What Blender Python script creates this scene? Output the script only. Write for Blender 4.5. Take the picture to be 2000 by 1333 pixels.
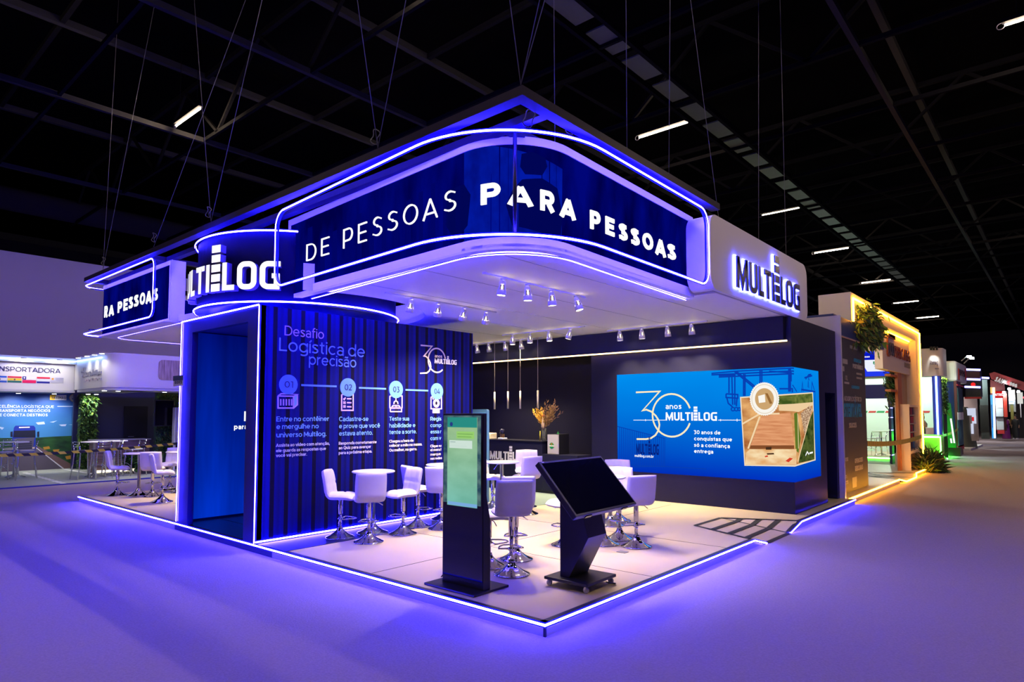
import bpy, bmesh, math, random
from mathutils import Vector, Matrix
random.seed(7)
SC = bpy.context.scene
COL = SC.collection
for o in list(bpy.data.objects):
    bpy.data.objects.remove(o, do_unlink=True)

# ------------------------------------------------------------------ camera
F_PX, CX_PX, PY_PX = 1247.2, 1000.0, 737.7          # focal length and principal point, 2000x1333 frame
HOR_PX, AZ, CAM_H = 808.5, math.radians(41.0), 1.85
PITCH = math.atan((HOR_PX - PY_PX) / F_PX)
CAM = Vector((-4.2516, -3.3338, CAM_H))
FW = Vector((math.cos(AZ), math.sin(AZ), 0)); RT = Vector((math.sin(AZ), -math.cos(AZ), 0)); UP0 = Vector((0, 0, 1))
DIR = FW * math.cos(PITCH) + UP0 * math.sin(PITCH)
UPV = UP0 * math.cos(PITCH) - FW * math.sin(PITCH)
cd = bpy.data.cameras.new('camera'); cam = bpy.data.objects.new('camera', cd); COL.objects.link(cam)
cd.sensor_width = 36.0; cd.lens = 36.0 * F_PX / 2000.0
cd.shift_y = (PY_PX - 666.5) / 2000.0; cd.clip_end = 300
cam.matrix_world = Matrix(((RT.x, UPV.x, -DIR.x, CAM.x), (RT.y, UPV.y, -DIR.y, CAM.y), (RT.z, UPV.z, -DIR.z, CAM.z), (0, 0, 0, 1)))
SC.camera = cam

def hit(px, py, x=None, y=None, z=None):
    """the point of the plane x=, y= or z= seen at a pixel of the photograph"""
    r = RT * ((px - CX_PX) / F_PX) + UPV * ((PY_PX - py) / F_PX) + DIR
    if z is not None: t = (z - CAM.z) / r.z
    elif x is not None: t = (x - CAM.x) / r.x
    else: t = (y - CAM.y) / r.y
    return CAM + r * t

# ------------------------------------------------------------------ world, exposure
W = bpy.data.worlds.new('hall_air'); SC.world = W; W.use_nodes = True
W.node_tree.nodes['Background'].inputs[0].default_value = (0.26, 0.17, 0.70, 1)
W.node_tree.nodes['Background'].inputs[1].default_value = 0.55
vs = SC.view_settings
SC.display_settings.display_device = 'sRGB'
vs.view_transform = 'Standard'; vs.look = 'None'; vs.exposure = 0.0; vs.gamma = 1.0
try: vs.use_curve_mapping = False
except Exception: pass
try:
    SC.cycles.use_denoising = True
    SC.cycles.sample_clamp_indirect = 4.0
    SC.cycles.max_bounces = 6; SC.cycles.diffuse_bounces = 3; SC.cycles.glossy_bounces = 3
    SC.cycles.caustics_reflective = False; SC.cycles.caustics_refractive = False
except Exception: pass

# light levels in one place
NEON_BLUE = ((0.023, 0.015, 1.0), 320.0)
NEON_AMBER = ((1.0, 0.37, 0.015), 60.0)
NEON_GREEN = ((0.05, 1.0, 0.045), 45.0)
TUBE_POWER = 640.0
SPOT_W = 300.0
SPOT_COL = (1.0, 0.80, 0.44)

# ------------------------------------------------------------------ materials
def S(r, g, b):
    f = lambda c: (c / 255) / 12.92 if c / 255 <= 0.04045 else ((c / 255 + 0.055) / 1.055) ** 2.4
    return (f(r), f(g), f(b))
MATS = {}
def mat(name, col, rough=0.5, metal=0.0, spec=0.5, noise=0.0, nscale=20.0, bump=0.0, coat=0.0, alpha=1.0, trans=0.0):
    if name in MATS: return MATS[name]
    m = bpy.data.materials.new(name); m.use_nodes = True
    nt = m.node_tree; b = nt.nodes['Principled BSDF']
    b.inputs['Base Color'].default_value = (*col, 1); b.inputs['Roughness'].default_value = rough
    b.inputs['Metallic'].default_value = metal; b.inputs['Specular IOR Level'].default_value = spec
    b.inputs['Coat Weight'].default_value = coat; b.inputs['Transmission Weight'].default_value = trans
    if noise or bump:
        tc = nt.nodes.new('ShaderNodeTexCoord'); n = nt.nodes.new('ShaderNodeTexNoise')
        n.inputs['Scale'].default_value = nscale; n.inputs['Detail'].default_value = 5
        nt.links.new(tc.outputs['Object'], n.inputs['Vector'])
        if noise:
            mx = nt.nodes.new('ShaderNodeMix'); mx.data_type = 'RGBA'
            mx.inputs[6].default_value = (*[c * (1 - noise) for c in col], 1)
            mx.inputs[7].default_value = (*[min(1, c * (1 + noise)) for c in col], 1)
            nt.links.new(n.outputs['Fac'], mx.inputs[0]); nt.links.new(mx.outputs[2], b.inputs['Base Color'])
        if bump:
            bp = nt.nodes.new('ShaderNodeBump'); bp.inputs['Strength'].default_value = bump; bp.inputs['Distance'].default_value = 0.01
            nt.links.new(n.outputs['Fac'], bp.inputs['Height']); nt.links.new(bp.outputs['Normal'], b.inputs['Normal'])
    MATS[name] = m; return m
def emi(name, col, strength=1.0, grad=None, noise=None):
    """a light-giving surface; grad = (axis, low, high, colour at low, colour at high) for screens"""
    if name in MATS: return MATS[name]
    m = bpy.data.materials.new(name); m.use_nodes = True; nt = m.node_tree
    nt.nodes.remove(nt.nodes['Principled BSDF'])
    e = nt.nodes.new('ShaderNodeEmission'); e.inputs[0].default_value = (*col, 1); e.inputs[1].default_value = strength
    nt.links.new(e.outputs[0], nt.nodes['Material Output'].inputs[0])
    src = None
    if grad:
        ax, lo, hi, c0, c1 = grad
        g = nt.nodes.new('ShaderNodeNewGeometry'); sp = nt.nodes.new('ShaderNodeSeparateXYZ'); mr = nt.nodes.new('ShaderNodeMapRange')
        cr = nt.nodes.new('ShaderNodeValToRGB')
        nt.links.new(g.outputs['Position'], sp.inputs[0]); nt.links.new(sp.outputs['XYZ'.index(ax)], mr.inputs[0])
        mr.inputs[1].default_value = lo; mr.inputs[2].default_value = hi
        nt.links.new(mr.outputs[0], cr.inputs[0])
        cr.color_ramp.elements[0].color = (*c0, 1); cr.color_ramp.elements[1].color = (*c1, 1)
        src = cr.outputs[0]
    if noise:
        sc, c0, c1, vec = noise
        g = nt.nodes.new('ShaderNodeNewGeometry'); mp = nt.nodes.new('ShaderNodeMapping'); n = nt.nodes.new('ShaderNodeTexNoise')
        mp.inputs['Scale'].default_value = vec; n.inputs['Scale'].default_value = sc; n.inputs['Detail'].default_value = 3
        nt.links.new(g.outputs['Position'], mp.inputs[0]); nt.links.new(mp.outputs[0], n.inputs['Vector'])
        cr = nt.nodes.new('ShaderNodeValToRGB'); nt.links.new(n.outputs['Fac'], cr.inputs[0])
        cr.color_ramp.elements[0].position = 0.35; cr.color_ramp.elements[1].position = 0.65
        cr.color_ramp.elements[0].color = (*c0, 1); cr.color_ramp.elements[1].color = (*c1, 1)
        if src is None: src = cr.outputs[0]
        else:
            mx = nt.nodes.new('ShaderNodeMix'); mx.data_type = 'RGBA'; mx.blend_type = 'MULTIPLY'; mx.inputs[0].default_value = 1
            nt.links.new(src, mx.inputs[6]); nt.links.new(cr.outputs[0], mx.inputs[7]); src = mx.outputs[2]
    if src is not None: nt.links.new(src, e.inputs[0])
    MATS[name] = m; return m
def striped(name, dark, light, axis='X', scale=2.0, rough=0.45):
    """print of upright sheet-metal ribs: bands of uneven width"""
    m = bpy.data.materials.new(name); m.use_nodes = True; nt = m.node_tree; b = nt.nodes['Principled BSDF']
    g = nt.nodes.new('ShaderNodeNewGeometry'); sp = nt.nodes.new('ShaderNodeSeparateXYZ'); nt.links.new(g.outputs['Position'], sp.inputs[0])
    v = sp.outputs['XYZ'.index(axis)]
    mul = nt.nodes.new('ShaderNodeMath'); mul.operation = 'MULTIPLY'; mul.inputs[1].default_value = scale; nt.links.new(v, mul.inputs[0])
    fr = nt.nodes.new('ShaderNodeMath'); fr.operation = 'FRACT'; nt.links.new(mul.outputs[0], fr.inputs[0])
    cr = nt.nodes.new('ShaderNodeValToRGB'); cr.color_ramp.interpolation = 'LINEAR'; nt.links.new(fr.outputs[0], cr.inputs[0])
    el = cr.color_ramp.elements
    el[0].position = 0.0; el[0].color = (*dark, 1); el[1].position = 1.0; el[1].color = (*dark, 1)
    for p, c in ((0.20, dark), (0.26, light), (0.55, [a * .4 + b_ * .6 for a, b_ in zip(dark, light)]), (0.70, light), (0.90, light), (0.95, dark)):
        e = el.new(p); e.color = (*c, 1)
    nz = nt.nodes.new('ShaderNodeTexNoise'); nz.noise_dimensions = '1D'; nz.inputs['Scale'].default_value = 9.0
    nt.links.new(v, nz.inputs['W'])
    mx = nt.nodes.new('ShaderNodeMix'); mx.data_type = 'RGBA'; mx.blend_type = 'MULTIPLY'; mx.inputs[0].default_value = 0.7
    nt.links.new(cr.outputs[0], mx.inputs[6]); nt.links.new(nz.outputs['Fac'], mx.inputs[7])
    nt.links.new(mx.outputs[2], b.inputs['Base Color']); b.inputs['Roughness'].default_value = rough; b.inputs['Specular IOR Level'].default_value = 0.12
    MATS[name] = m; return m
def woodgrain(name, c0, c1, vec=(1, 8, 0.6), rough=0.5, scale=3.0):
    m = bpy.data.materials.new(name); m.use_nodes = True; nt = m.node_tree; b = nt.nodes['Principled BSDF']
    g = nt.nodes.new('ShaderNodeNewGeometry'); mp = nt.nodes.new('ShaderNodeMapping'); n = nt.nodes.new('ShaderNodeTexNoise')
    mp.inputs['Scale'].default_value = vec; n.inputs['Scale'].default_value = scale; n.inputs['Detail'].default_value = 6
    nt.links.new(g.outputs['Position'], mp.inputs[0]); nt.links.new(mp.outputs[0], n.inputs['Vector'])
    cr = nt.nodes.new('ShaderNodeValToRGB'); nt.links.new(n.outputs['Fac'], cr.inputs[0])
    cr.color_ramp.elements[0].position = 0.3; cr.color_ramp.elements[1].position = 0.7
    cr.color_ramp.elements[0].color = (*c0, 1); cr.color_ramp.elements[1].color = (*c1, 1)
    nt.links.new(cr.outputs[0], b.inputs['Base Color']); b.inputs['Roughness'].default_value = rough
    MATS[name] = m; return m

M_neon = emi('neon_blue_tube', *NEON_BLUE)
M_amber = emi('neon_amber_tube', *NEON_AMBER)
M_green = emi('neon_green_tube', *NEON_GREEN)
M_ice = emi('neon_ice_tube', (0.25, 0.42, 1.0), 9.0)
M_warm = emi('warm_led_strip', (1.0, 0.62, 0.26), 7.0)
M_white_e = emi('lit_white', (1, 1, 1), 1.15)
M_lamp = emi('lamp_glass', (1.0, 0.84, 0.62), 30.0)
M_cool = emi('cool_lamp_glass', (0.9, 0.95, 1.0), 14.0)
M_tube = emi('hall_tube_glass', (1.0, 0.74, 0.46), TUBE_POWER)
M_carpet = mat('hall_carpet', (0.34, 0.28, 0.31), 0.95, spec=0.1, noise=0.22, nscale=55, bump=0.25)
M_deck = mat('deck_vinyl', (0.60, 0.49, 0.33), 0.42, noise=0.07, nscale=2.2, spec=0.4)
M_band = mat('deck_edge_band', (0.035, 0.035, 0.06), 0.3)
M_skirt = mat('deck_skirt', (0.55, 0.52, 0.56), 0.5)
M_teal = mat('teal_carpet', (0.16, 0.22, 0.22), 0.9, noise=0.15, nscale=40)
M_white = mat('white_paint', (0.78, 0.76, 0.76), 0.55)
M_soffit = mat('soffit_board', (0.88, 0.85, 0.84), 0.6, noise=0.02, nscale=3)
M_navy = mat('navy_laminate', (0.008, 0.008, 0.026), 0.45, spec=0.25, noise=0.1, nscale=6)
M_navy2 = mat('dark_navy_laminate', (0.005, 0.005, 0.015), 0.5, spec=0.25, noise=0.1, nscale=6)
M_blue = mat('blue_paint', (0.012, 0.025, 0.30), 0.4)
M_black = mat('black_powder_coat', (0.008, 0.008, 0.011), 0.38)
M_blackg = mat('black_glass', (0.003, 0.003, 0.006), 0.06, spec=0.6)
M_chrome = mat('chrome', (0.80, 0.80, 0.82), 0.07, metal=1.0)
M_steel = mat('brushed_steel', (0.55, 0.55, 0.58), 0.28, metal=1.0, noise=0.1, nscale=30)
M_leather = mat('white_leatherette', (0.78, 0.74, 0.76), 0.45, noise=0.03, nscale=12, bump=0.05)
M_tabletop = mat('white_laminate', (0.82, 0.79, 0.78), 0.3)
M_channel = mat('neon_channel', (0.02, 0.03, 0.30), 0.35)
M_letter_l = mat('lilac_letters', S(215, 185, 250), 0.6)
M_letter_b = mat('periwinkle_letters', S(120, 165, 250), 0.6)
M_letter_c = mat('sky_letters', S(135, 195, 250), 0.6)
M_letter_w = mat('white_letters', (0.85, 0.82, 0.85), 0.6)
M_dletter = mat('dark_letters', (0.012, 0.014, 0.10), 0.4)
M_rope = mat('steel_cable', (0.10, 0.10, 0.13), 0.6)
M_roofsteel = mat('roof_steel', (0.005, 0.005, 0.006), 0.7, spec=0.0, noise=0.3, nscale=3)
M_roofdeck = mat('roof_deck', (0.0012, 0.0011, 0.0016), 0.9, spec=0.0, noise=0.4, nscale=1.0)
M_container = striped('container_print', S(14, 6, 36), S(10, 17, 128), 'X', 4.7, 0.6)

# ------------------------------------------------------------------ object helpers
def tag(o, label=None, cat=None, group=None, kind=None):
    if label: o['label'] = label
    if cat: o['category'] = cat
    if group: o['group'] = group
    if kind: o['kind'] = kind
    return o
def thing(name, label, cat, loc=(0, 0, 0), rz=0.0, group=None):
    o = bpy.data.objects.new(name, None); o.empty_display_size = 0.1
    COL.objects.link(o); o.location = loc; o.rotation_euler = (0, 0, rz)
    return tag(o, label, cat, group)
class MB:
    def __init__(s): s.v = []; s.f = []; s.sm = []
    def add(s, vs, fs, smooth=False):
        n = len(s.v); s.v += [Vector(p) for p in vs]
        for f in fs: s.f.append([i + n for i in f]); s.sm.append(smooth)
        return s
    def box(s, a, b):
        x0, y0, z0 = [min(p, q) for p, q in zip(a, b)]; x1, y1, z1 = [max(p, q) for p, q in zip(a, b)]
        return s.add([(x0, y0, z0), (x1, y0, z0), (x1, y1, z0), (x0, y1, z0), (x0, y0, z1), (x1, y0, z1), (x1, y1, z1), (x0, y1, z1)],
                     [(0, 3, 2, 1), (4, 5, 6, 7), (0, 1, 5, 4), (1, 2, 6, 5), (2, 3, 7, 6), (3, 0, 4, 7)])
    def obox(s, c, u, v, w):
        """box about c with half-axis vectors"""
        c, u, v, w = map(Vector, (c, u, v, w))
        P = [c + u * i + v * j + w * k for k in (-1, 1) for i, j in ((-1, -1), (1, -1), (1, 1), (-1, 1))]
        return s.add(P, [(0, 3, 2, 1), (4, 5, 6, 7), (0, 1, 5, 4), (1, 2, 6, 5), (2, 3, 7, 6), (3, 0, 4, 7)])
    def bar(s, a, b, w, h, up=(0, 0, 1)):
        a, b = Vector(a), Vector(b); d = (b - a); L = d.length; d.normalize(); up = Vector(up)
        if abs(d.dot(up)) > 0.99: up = Vector((1, 0, 0))
        r = d.cross(up).normalized(); t = r.cross(d)
        return s.obox((a + b) / 2, d * L / 2, r * w / 2, t * h / 2)
    def prism(s, pts, off):
        """polygon (3-D points) extruded by vector off"""
        off = Vector(off); n = len(pts); P = [Vector(p) for p in pts]; P += [p + off for p in P]
        return s.add(P, [list(range(n))[::-1], list(range(n, 2 * n))] + [(i, (i + 1) % n, (i + 1) % n + n, i + n) for i in range(n)])
    def tube(s, path, r, n=8, closed=False, caps=True):
        P = [Vector(p) for p in path]; m = len(P); rings = []
        nrm = None
        for i, p in enumerate(P):
            if closed: t = (P[(i + 1) % m] - P[i - 1])
            else: t = P[min(i + 1, m - 1)] - P[max(i - 1, 0)]
            t.normalize()
            if nrm is None:
                a = Vector((0, 0, 1)) if abs(t.z) < 0.9 else Vector((1, 0, 0)); nrm = (a - t * a.dot(t)).normalized()
            else:
                nrm = nrm - t * nrm.dot(t)
                nrm = nrm.normalized() if nrm.length > 1e-6 else t.orthogonal().normalized()
            b = t.cross(nrm); rr = r[i] if isinstance(r, (list, tuple)) else r
            rings.append([p + (nrm * math.cos(2 * math.pi * k / n) + b * math.sin(2 * math.pi * k / n)) * rr for k in range(n)])
        vs = [q for ring in rings for q in ring]; fs = []
        for i in range(m if closed else m - 1):
            j = (i + 1) % m
            for k in range(n): fs.append((i * n + k, i * n + (k + 1) % n, j * n + (k + 1) % n, j * n + k))
        base = len(s.v); s.add(vs, fs, True)
        if caps and not closed:
            s.f.append([base + k for k in range(n)][::-1]); s.sm.append(False)
            s.f.append([base + (m - 1) * n + k for k in range(n)]); s.sm.append(False)
        return s
    def lathe(s, prof, n=24, c=(0, 0, 0)):
        c = Vector(c); vs = []; fs = []
        for r, z in prof: vs += [c + Vector((r * math.cos(2 * math.pi * k / n), r * math.sin(2 * math.pi * k / n), z)) for k in range(n)]
        for i in range(len(prof) - 1):
            for k in range(n): fs.append((i * n + k, i * n + (k + 1) % n, (i + 1) * n + (k + 1) % n, (i + 1) * n + k))
        base = len(s.v); s.add(vs, fs, True)
        if prof[0][0] > 1e-5: s.f.append([base + k for k in range(n)][::-1]); s.sm.append(False)
        if prof[-1][0] > 1e-5: s.f.append([base + (len(prof) - 1) * n + k for k in range(n)]); s.sm.append(False)
        return s
    def strip(s, rows, smooth=False, close=False):
        """grid surface through rows of points"""
        n = len(rows[0]); vs = [p for r in rows for p in r]; fs = []
        for i in range(len(rows) - 1):
            for k in range(n - 1): fs.append((i * n + k, i * n + k + 1, (i + 1) * n + k + 1, (i + 1) * n + k))
            if close: fs.append((i * n + n - 1, i * n, (i + 1) * n, (i + 1) * n + n - 1))
        return s.add(vs, fs, smooth)
    def build(s, name, m, parent=None, bev=0.0, kind=None, label=None, world=True, seg=2):
        me = bpy.data.meshes.new(name)
        vs = s.v
        if parent is None:
            lo = Vector([min(v[i] for v in vs) for i in range(3)]); hi = Vector([max(v[i] for v in vs) for i in range(3)])
            org = Vector(((lo.x + hi.x) / 2, (lo.y + hi.y) / 2, lo.z))
            vs = [v - org for v in vs]
        elif world:
            org = parent_org(parent); vs = [v - org for v in vs]
        me.from_pydata([tuple(v) for v in vs], [], s.f); me.validate(); me.update()
        if len(me.polygons) == len(s.sm): me.polygons.foreach_set('use_smooth', s.sm)
        me.materials.append(m if not isinstance(m, str) else MATS[m])
        bm = bmesh.new(); bm.from_mesh(me); bmesh.ops.recalc_face_normals(bm, faces=bm.faces); bm.to_mesh(me); bm.free()
        o = bpy.data.objects.new(name, me); COL.objects.link(o)
        if parent is not None: o.parent = parent
        else: o.location = org
        if bev:
            md = o.modifiers.new('bevel', 'BEVEL'); md.width = bev; md.segments = seg; md.limit_method = 'ANGLE'; md.angle_limit = 0.7
        if kind: o['kind'] = kind
        if label: o['label'] = label
        return o
def parent_org(p):
    v = Vector((0, 0, 0))
    while p is not None: v += p.location; p = p.parent
    return v
def struct(name, mb, m, bev=0.0):
    return mb.build(name, m, None, bev, 'structure')
def copy_tree(o, parent=None):
    c = o.copy(); COL.objects.link(c)
    if parent is not None:
        c.parent = parent; c.matrix_parent_inverse = o.matrix_parent_inverse.copy()
    for ch in [k for k in bpy.data.objects if k.parent == o]: copy_tree(ch, c)
    return c
def fillet(p0, pc, p1, r, n=14):
    """plan path from p0 to p1 with corner pc rounded"""
    p0, pc, p1 = [Vector((*p, 0)) for p in (p0, pc, p1)]
    a = (p0 - pc).normalized(); b = (p1 - pc).normalized(); ang = math.acos(a.dot(b)); t = r / math.tan(ang / 2)
    A, B = pc + a * t, pc + b * t; cen = pc + (a + b).normalized() * (r / math.sin(ang / 2))
    va, vb = A - cen, B - cen; tot = va.angle(vb); out = [p0]
    for i in range(n + 1):
        q = math.sin(tot * (1 - i / n)) / math.sin(tot) * va + math.sin(tot * i / n) / math.sin(tot) * vb
        out.append(cen + q)
    out.append(p1); return [Vector((p.x, p.y)) for p in out]
class Path:
    """plan polyline with arc length; outward = right of travel"""
    def __init__(s, pts, flip=1):
        s.p = [Vector(p) for p in pts]; s.l = [0]; s.flip = flip
        for a, b in zip(s.p, s.p[1:]): s.l.append(s.l[-1] + (b - a).length)
    def at(s, t, off=0.0):
        t0 = t; i = 0
        while i < len(s.p) - 2 and t > s.l[i + 1]: i += 1
        d = (s.p[i + 1] - s.p[i]).normalized(); q = s.p[i] + d * (t0 - s.l[i])
        n = Vector((d.y, -d.x)) * s.flip
        # smooth normal across joints
        return q + n * off
    def nearest(s, x, y):
        best = (1e9, 0); q = Vector((x, y))
        for i in range(len(s.p) - 1):
            d = s.p[i + 1] - s.p[i]; L = d.length; u = max(0, min(1, (q - s.p[i]).dot(d) / L / L))
            e = (s.p[i] + d * u - q).length
            if e < best[0]: best = (e, s.l[i] + u * L)
        return best[1]
def rrect(x0, y0, x1, y1, r, n=6, corners=(1, 1, 1, 1)):
    out = []
    for (cx, cy, a0, on) in ((x1 - r, y0 + r, -90, corners[0]), (x1 - r, y1 - r, 0, corners[1]), (x0 + r, y1 - r, 90, corners[2]), (x0 + r, y0 + r, 180, corners[3])):
        if on:
            for i in range(n + 1):
                a = math.radians(a0 + 90 * i / n); out.append((cx + r * math.cos(a), cy + r * math.sin(a)))
        else:
            a = math.radians(a0 + 45); out.append((cx + r * (1 if math.cos(a) > 0 else -1), cy + r * (1 if math.sin(a) > 0 else -1)))
    return out
def slab(mb, pl, a, b, depth, off=0.0):
    """box on plane pl from the pixel of its top-left to the pixel of its bottom-right corner"""
    A, B = hit(*a, **pl), hit(*b, **pl)
    if 'x' in pl: return mb.box((pl['x'] - off, A.y, A.z), (pl['x'] - off + depth, B.y, B.z))
    return mb.box((A.x, pl['y'] - off, A.z), (B.x, pl['y'] - off + depth, B.z))
# ---- stroke lettering of the booth's own logotype: capital height 1
def stroke(pts, w):
    raw = [Vector((*p, 0)) for p in pts]; pts = raw[:1]; L = []; R = []
    for p in raw[1:]:
        if (p - pts[-1]).length > 1e-4: pts.append(p)
    for i, p in enumerate(pts):
        a = (pts[i] - pts[i - 1]).normalized() if i else None; b = (pts[i + 1] - pts[i]).normalized() if i < len(pts) - 1 else None
        d = ((a or b) + (b or a)).normalized(); n = Vector((-d.y, d.x, 0)); k = 1.0
        if a is not None and b is not None: k = 1 / max(0.45, n.dot(Vector((-a.y, a.x, 0))))
        L.append(p + n * w / 2 * k); R.append(p - n * w / 2 * k)
    return [(L[i], L[i + 1], R[i + 1], R[i]) for i in range(len(pts) - 1)]
def arc(cx, cy, rx, ry, a0, a1, n=8):
    return [(cx + rx * math.cos(math.radians(a0 + (a1 - a0) * i / n)), cy + ry * math.sin(math.radians(a0 + (a1 - a0) * i / n))) for i in range(n + 1)]
# ---- geometric sans lettering drawn as strokes: capital height 1, x height 0.74
XH = 0.74
def geo(ch, w):
    """(advance width, list of centre lines) of one character for stroke width w"""
    h = w / 2; X = XH; T = 1 - h; B = h
    cut = {'á': ('a', 'acute'), 'é': ('e', 'acute'), 'í': ('i', 'acute'), 'ó': ('o', 'acute'), 'ã': ('a', 'tilde'), 'ê': ('e', 'circ'), 'ç': ('c', 'ced'), 'Ê': ('E', 'circ'), 'Í': ('I', 'acute'), 'Ó': ('O', 'acute'), 'Á': ('A', 'acute')}
    if ch in cut:
        b, acc = cut[ch]; aw, L = geo(b, w)
        if b == 'i': L = [L[0]]
        c = aw / 2; y = (X if b.islower() else 1.0) + 0.10
        if acc == 'acute': L = L + [[(c - 0.04, y), (c + 0.13, y + 0.17)]]
        elif acc == 'circ': L = L + [[(c - 0.17, y), (c, y + 0.14)], [(c, y + 0.14), (c + 0.17, y)]]
        elif acc == 'tilde': L = L + [[(c - 0.20, y + 0.02), (c - 0.09, y + 0.10), (c + 0.07, y + 0.03), (c + 0.19, y + 0.11)]]
        else: L = L + [[(c, 0), (c + 0.06, -0.12), (c - 0.08, -0.2)]]
        return aw, L
    o = 0.80; rx, ry, cy = o / 2 - h, X / 2 - h, X / 2; cx = o / 2
    E = lambda cx, cy, rx, ry, a0=0, a1=360, n=16: arc(cx, cy, rx, ry, a0, a1, n)
    if ch == 'A': return 0.96, [[(h * .5, 0), (0.48, 1 - h * .3)], [(0.48, 1 - h * .3), (0.96 - h * .5, 0)], [(0.22, 0.28), (0.74, 0.28)]]
    if ch == 'B': return 0.78, [[(h, 0), (h, 1)], [(h, T), (0.46, T)] + E(0.46, 0.765, 0.24 - h * .3, 0.235 - h, 90, -90, 8) + [(h, 0.53)], [(h, 0.53), (0.50, 0.53)] + E(0.50, 0.265, 0.28 - h, 0.265 - h * .5, 90, -90, 8) + [(h, B)]]
    if ch == 'C': return 0.94, [E(0.52, 0.5, 0.52 - h, 0.5 - h, 45, 315)]
    if ch == 'D': return 0.94, [[(h, 0), (h, 1)], [(h, T), (0.42, T)] + E(0.42, 0.5, 0.52 - h, 0.5 - h, 90, -90, 12) + [(h, B)]]
    if ch == 'E': return 0.72, [[(h, 0), (h, 1)], [(h, T), (0.72, T)], [(h, 0.51), (0.66, 0.51)], [(h, B), (0.72, B)]]
    if ch == 'G': return 0.98, [E(0.52, 0.5, 0.52 - h, 0.5 - h, 45, 325), [(0.98 - h, 0.12), (0.98 - h, 0.5)]]
    if ch == 'H': return 0.86, [[(h, 0), (h, 1)], [(0.86 - h, 0), (0.86 - h, 1)], [(h, 0.51), (0.86 - h, 0.51)]]
    if ch == 'I': return w, [[(h, 0), (h, 1)]]
    if ch == 'L': return 0.66, [[(h, 1), (h, 0)], [(h, B), (0.66, B)]]
    if ch == 'M': return 1.02, [[(h, 0), (h, 1)], [(h * 1.2, 0.96), (0.51, 0.24)], [(0.51, 0.24), (1.02 - h * 1.2, 0.96)], [(1.02 - h, 0), (1.02 - h, 1)]]
    if ch == 'N': return 0.86, [[(h, 0), (h, 1)], [(h * 1.2, 0.97), (0.86 - h * 1.2, 0.03)], [(0.86 - h, 0), (0.86 - h, 1)]]
    if ch in 'OQ': return 1.06, [E(0.53, 0.5, 0.53 - h, 0.5 - h, 0, 360, 24)] + ([[(0.55, 0.08), (0.72, -0.10), (0.88, -0.10)]] if ch == 'Q' else [])
    if ch == 'P': return 0.78, [[(h, 0), (h, 1)], [(h, T), (0.46, T)] + E(0.46, 0.665, 0.32 - h, 0.335 - h, 90, -90, 10) + [(h, 0.33 + h)]]
    if ch == 'R': return 0.80, [[(h, 0), (h, 1)], [(h, T), (0.46, T)] + E(0.46, 0.665, 0.32 - h, 0.335 - h, 90, -90, 10) + [(h, 0.33 + h)], [(0.46, 0.36), (0.78 - h * .6, 0)]]
    if ch == 'S':
        return 0.74, [[(0.70 - h * .6, 0.86)] + E(0.37, 0.76, 0.30 - h * .6, 0.24 - h, 50, 270, 10) + E(0.37, 0.25 + h * .4, 0.37 - h, 0.25 - h * .6, 90, -130, 10) + [(0.03 + h * .2, 0.13)]]
    if ch == 'T': return 0.80, [[(0, T), (0.80, T)], [(0.40, T), (0.40, 0)]]
    if ch == 'U': return 0.86, [[(h, 1), (h, 0.40)] + E(0.43, 0.40, 0.43 - h, 0.40 - h, 180, 360, 12) + [(0.86 - h, 1)]]
    if ch == 'V': return 0.94, [[(h * .5, 1), (0.47, 0)], [(0.47, 0), (0.94 - h * .5, 1)]]
    if ch == 'Y': return 0.88, [[(h * .5, 1), (0.44, 0.42)], [(0.88 - h * .5, 1), (0.44, 0.42)], [(0.44, 0.46), (0.44, 0)]]
    if ch == 'a': return 0.66, [[(0.06, X - 0.15)] + E(0.33, X - 0.27, 0.33 - h, 0.27 - h, 120, 0, 8) + [(0.66 - h, 0)], E(0.33, 0.215, 0.33 - h, 0.215 - h * .6)]
    if ch == 'b': return o, [[(h, 0), (h, 1.04)], E(cx, cy, rx, ry)]
    if ch == 'c': return 0.70, [E(0.40, cy, 0.40 - h, ry, 48, 312)]
    if ch == 'd': return o, [[(o - h, 0), (o - h, 1.04)], E(cx, cy, rx, ry)]
    if ch == 'e': return o, [[(h, cy), (o - h, cy)], E(cx, cy, rx, ry, 0, 318)]
    if ch == 'f': return 0.44, [E(0.36, 0.84, 0.22 - h * .5, 0.22 - h, 70, 180, 6) + [(0.14 + h * .5, 0)], [(0, X - h), (0.42, X - h)]]
    if ch == 'g': return o, [E(cx, cy, rx, ry), [(o - h, X), (o - h, -0.06)] + E(cx + .02, -0.06, rx - .02, 0.22 - h, 0, -140, 8)]
    if ch == 'h': return 0.72, [[(h, 0), (h, 1.04)], [(h, 0.40)] + E(0.36, X - 0.36, 0.36 - h, 0.36 - h, 180, 0, 10) + [(0.72 - h, 0)]]
    if ch == 'i': return w, [[(h, 0), (h, X)], [(h, 0.88), (h, 0.88 + w * 1.05)]]
    if ch == 'j': return w, [[(h, X), (h, -0.12), (h - 0.1, -0.24)], [(h, 0.88), (h, 0.88 + w)]]
    if ch == 'k': return 0.66, [[(h, 0), (h, 1.04)], [(h, 0.25), (0.62, X)], [(0.26, 0.40), (0.64, 0)]]
    if ch == 'l': return w, [[(h, 0), (h, 1.04)]]
    if ch == 'm': return 1.18, [[(h, 0), (h, X)], [(h, 0.36)] + E(h + (1.18 - w) / 4, X - 0.32, (1.18 - w) / 4, 0.32 - h, 180, 0, 10) + [(0.59, 0)], [(0.59, 0.36)] + E(0.59 + (1.18 - w) / 4, X - 0.32, (1.18 - w) / 4, 0.32 - h, 180, 0, 10) + [(1.18 - h, 0)]]
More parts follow.
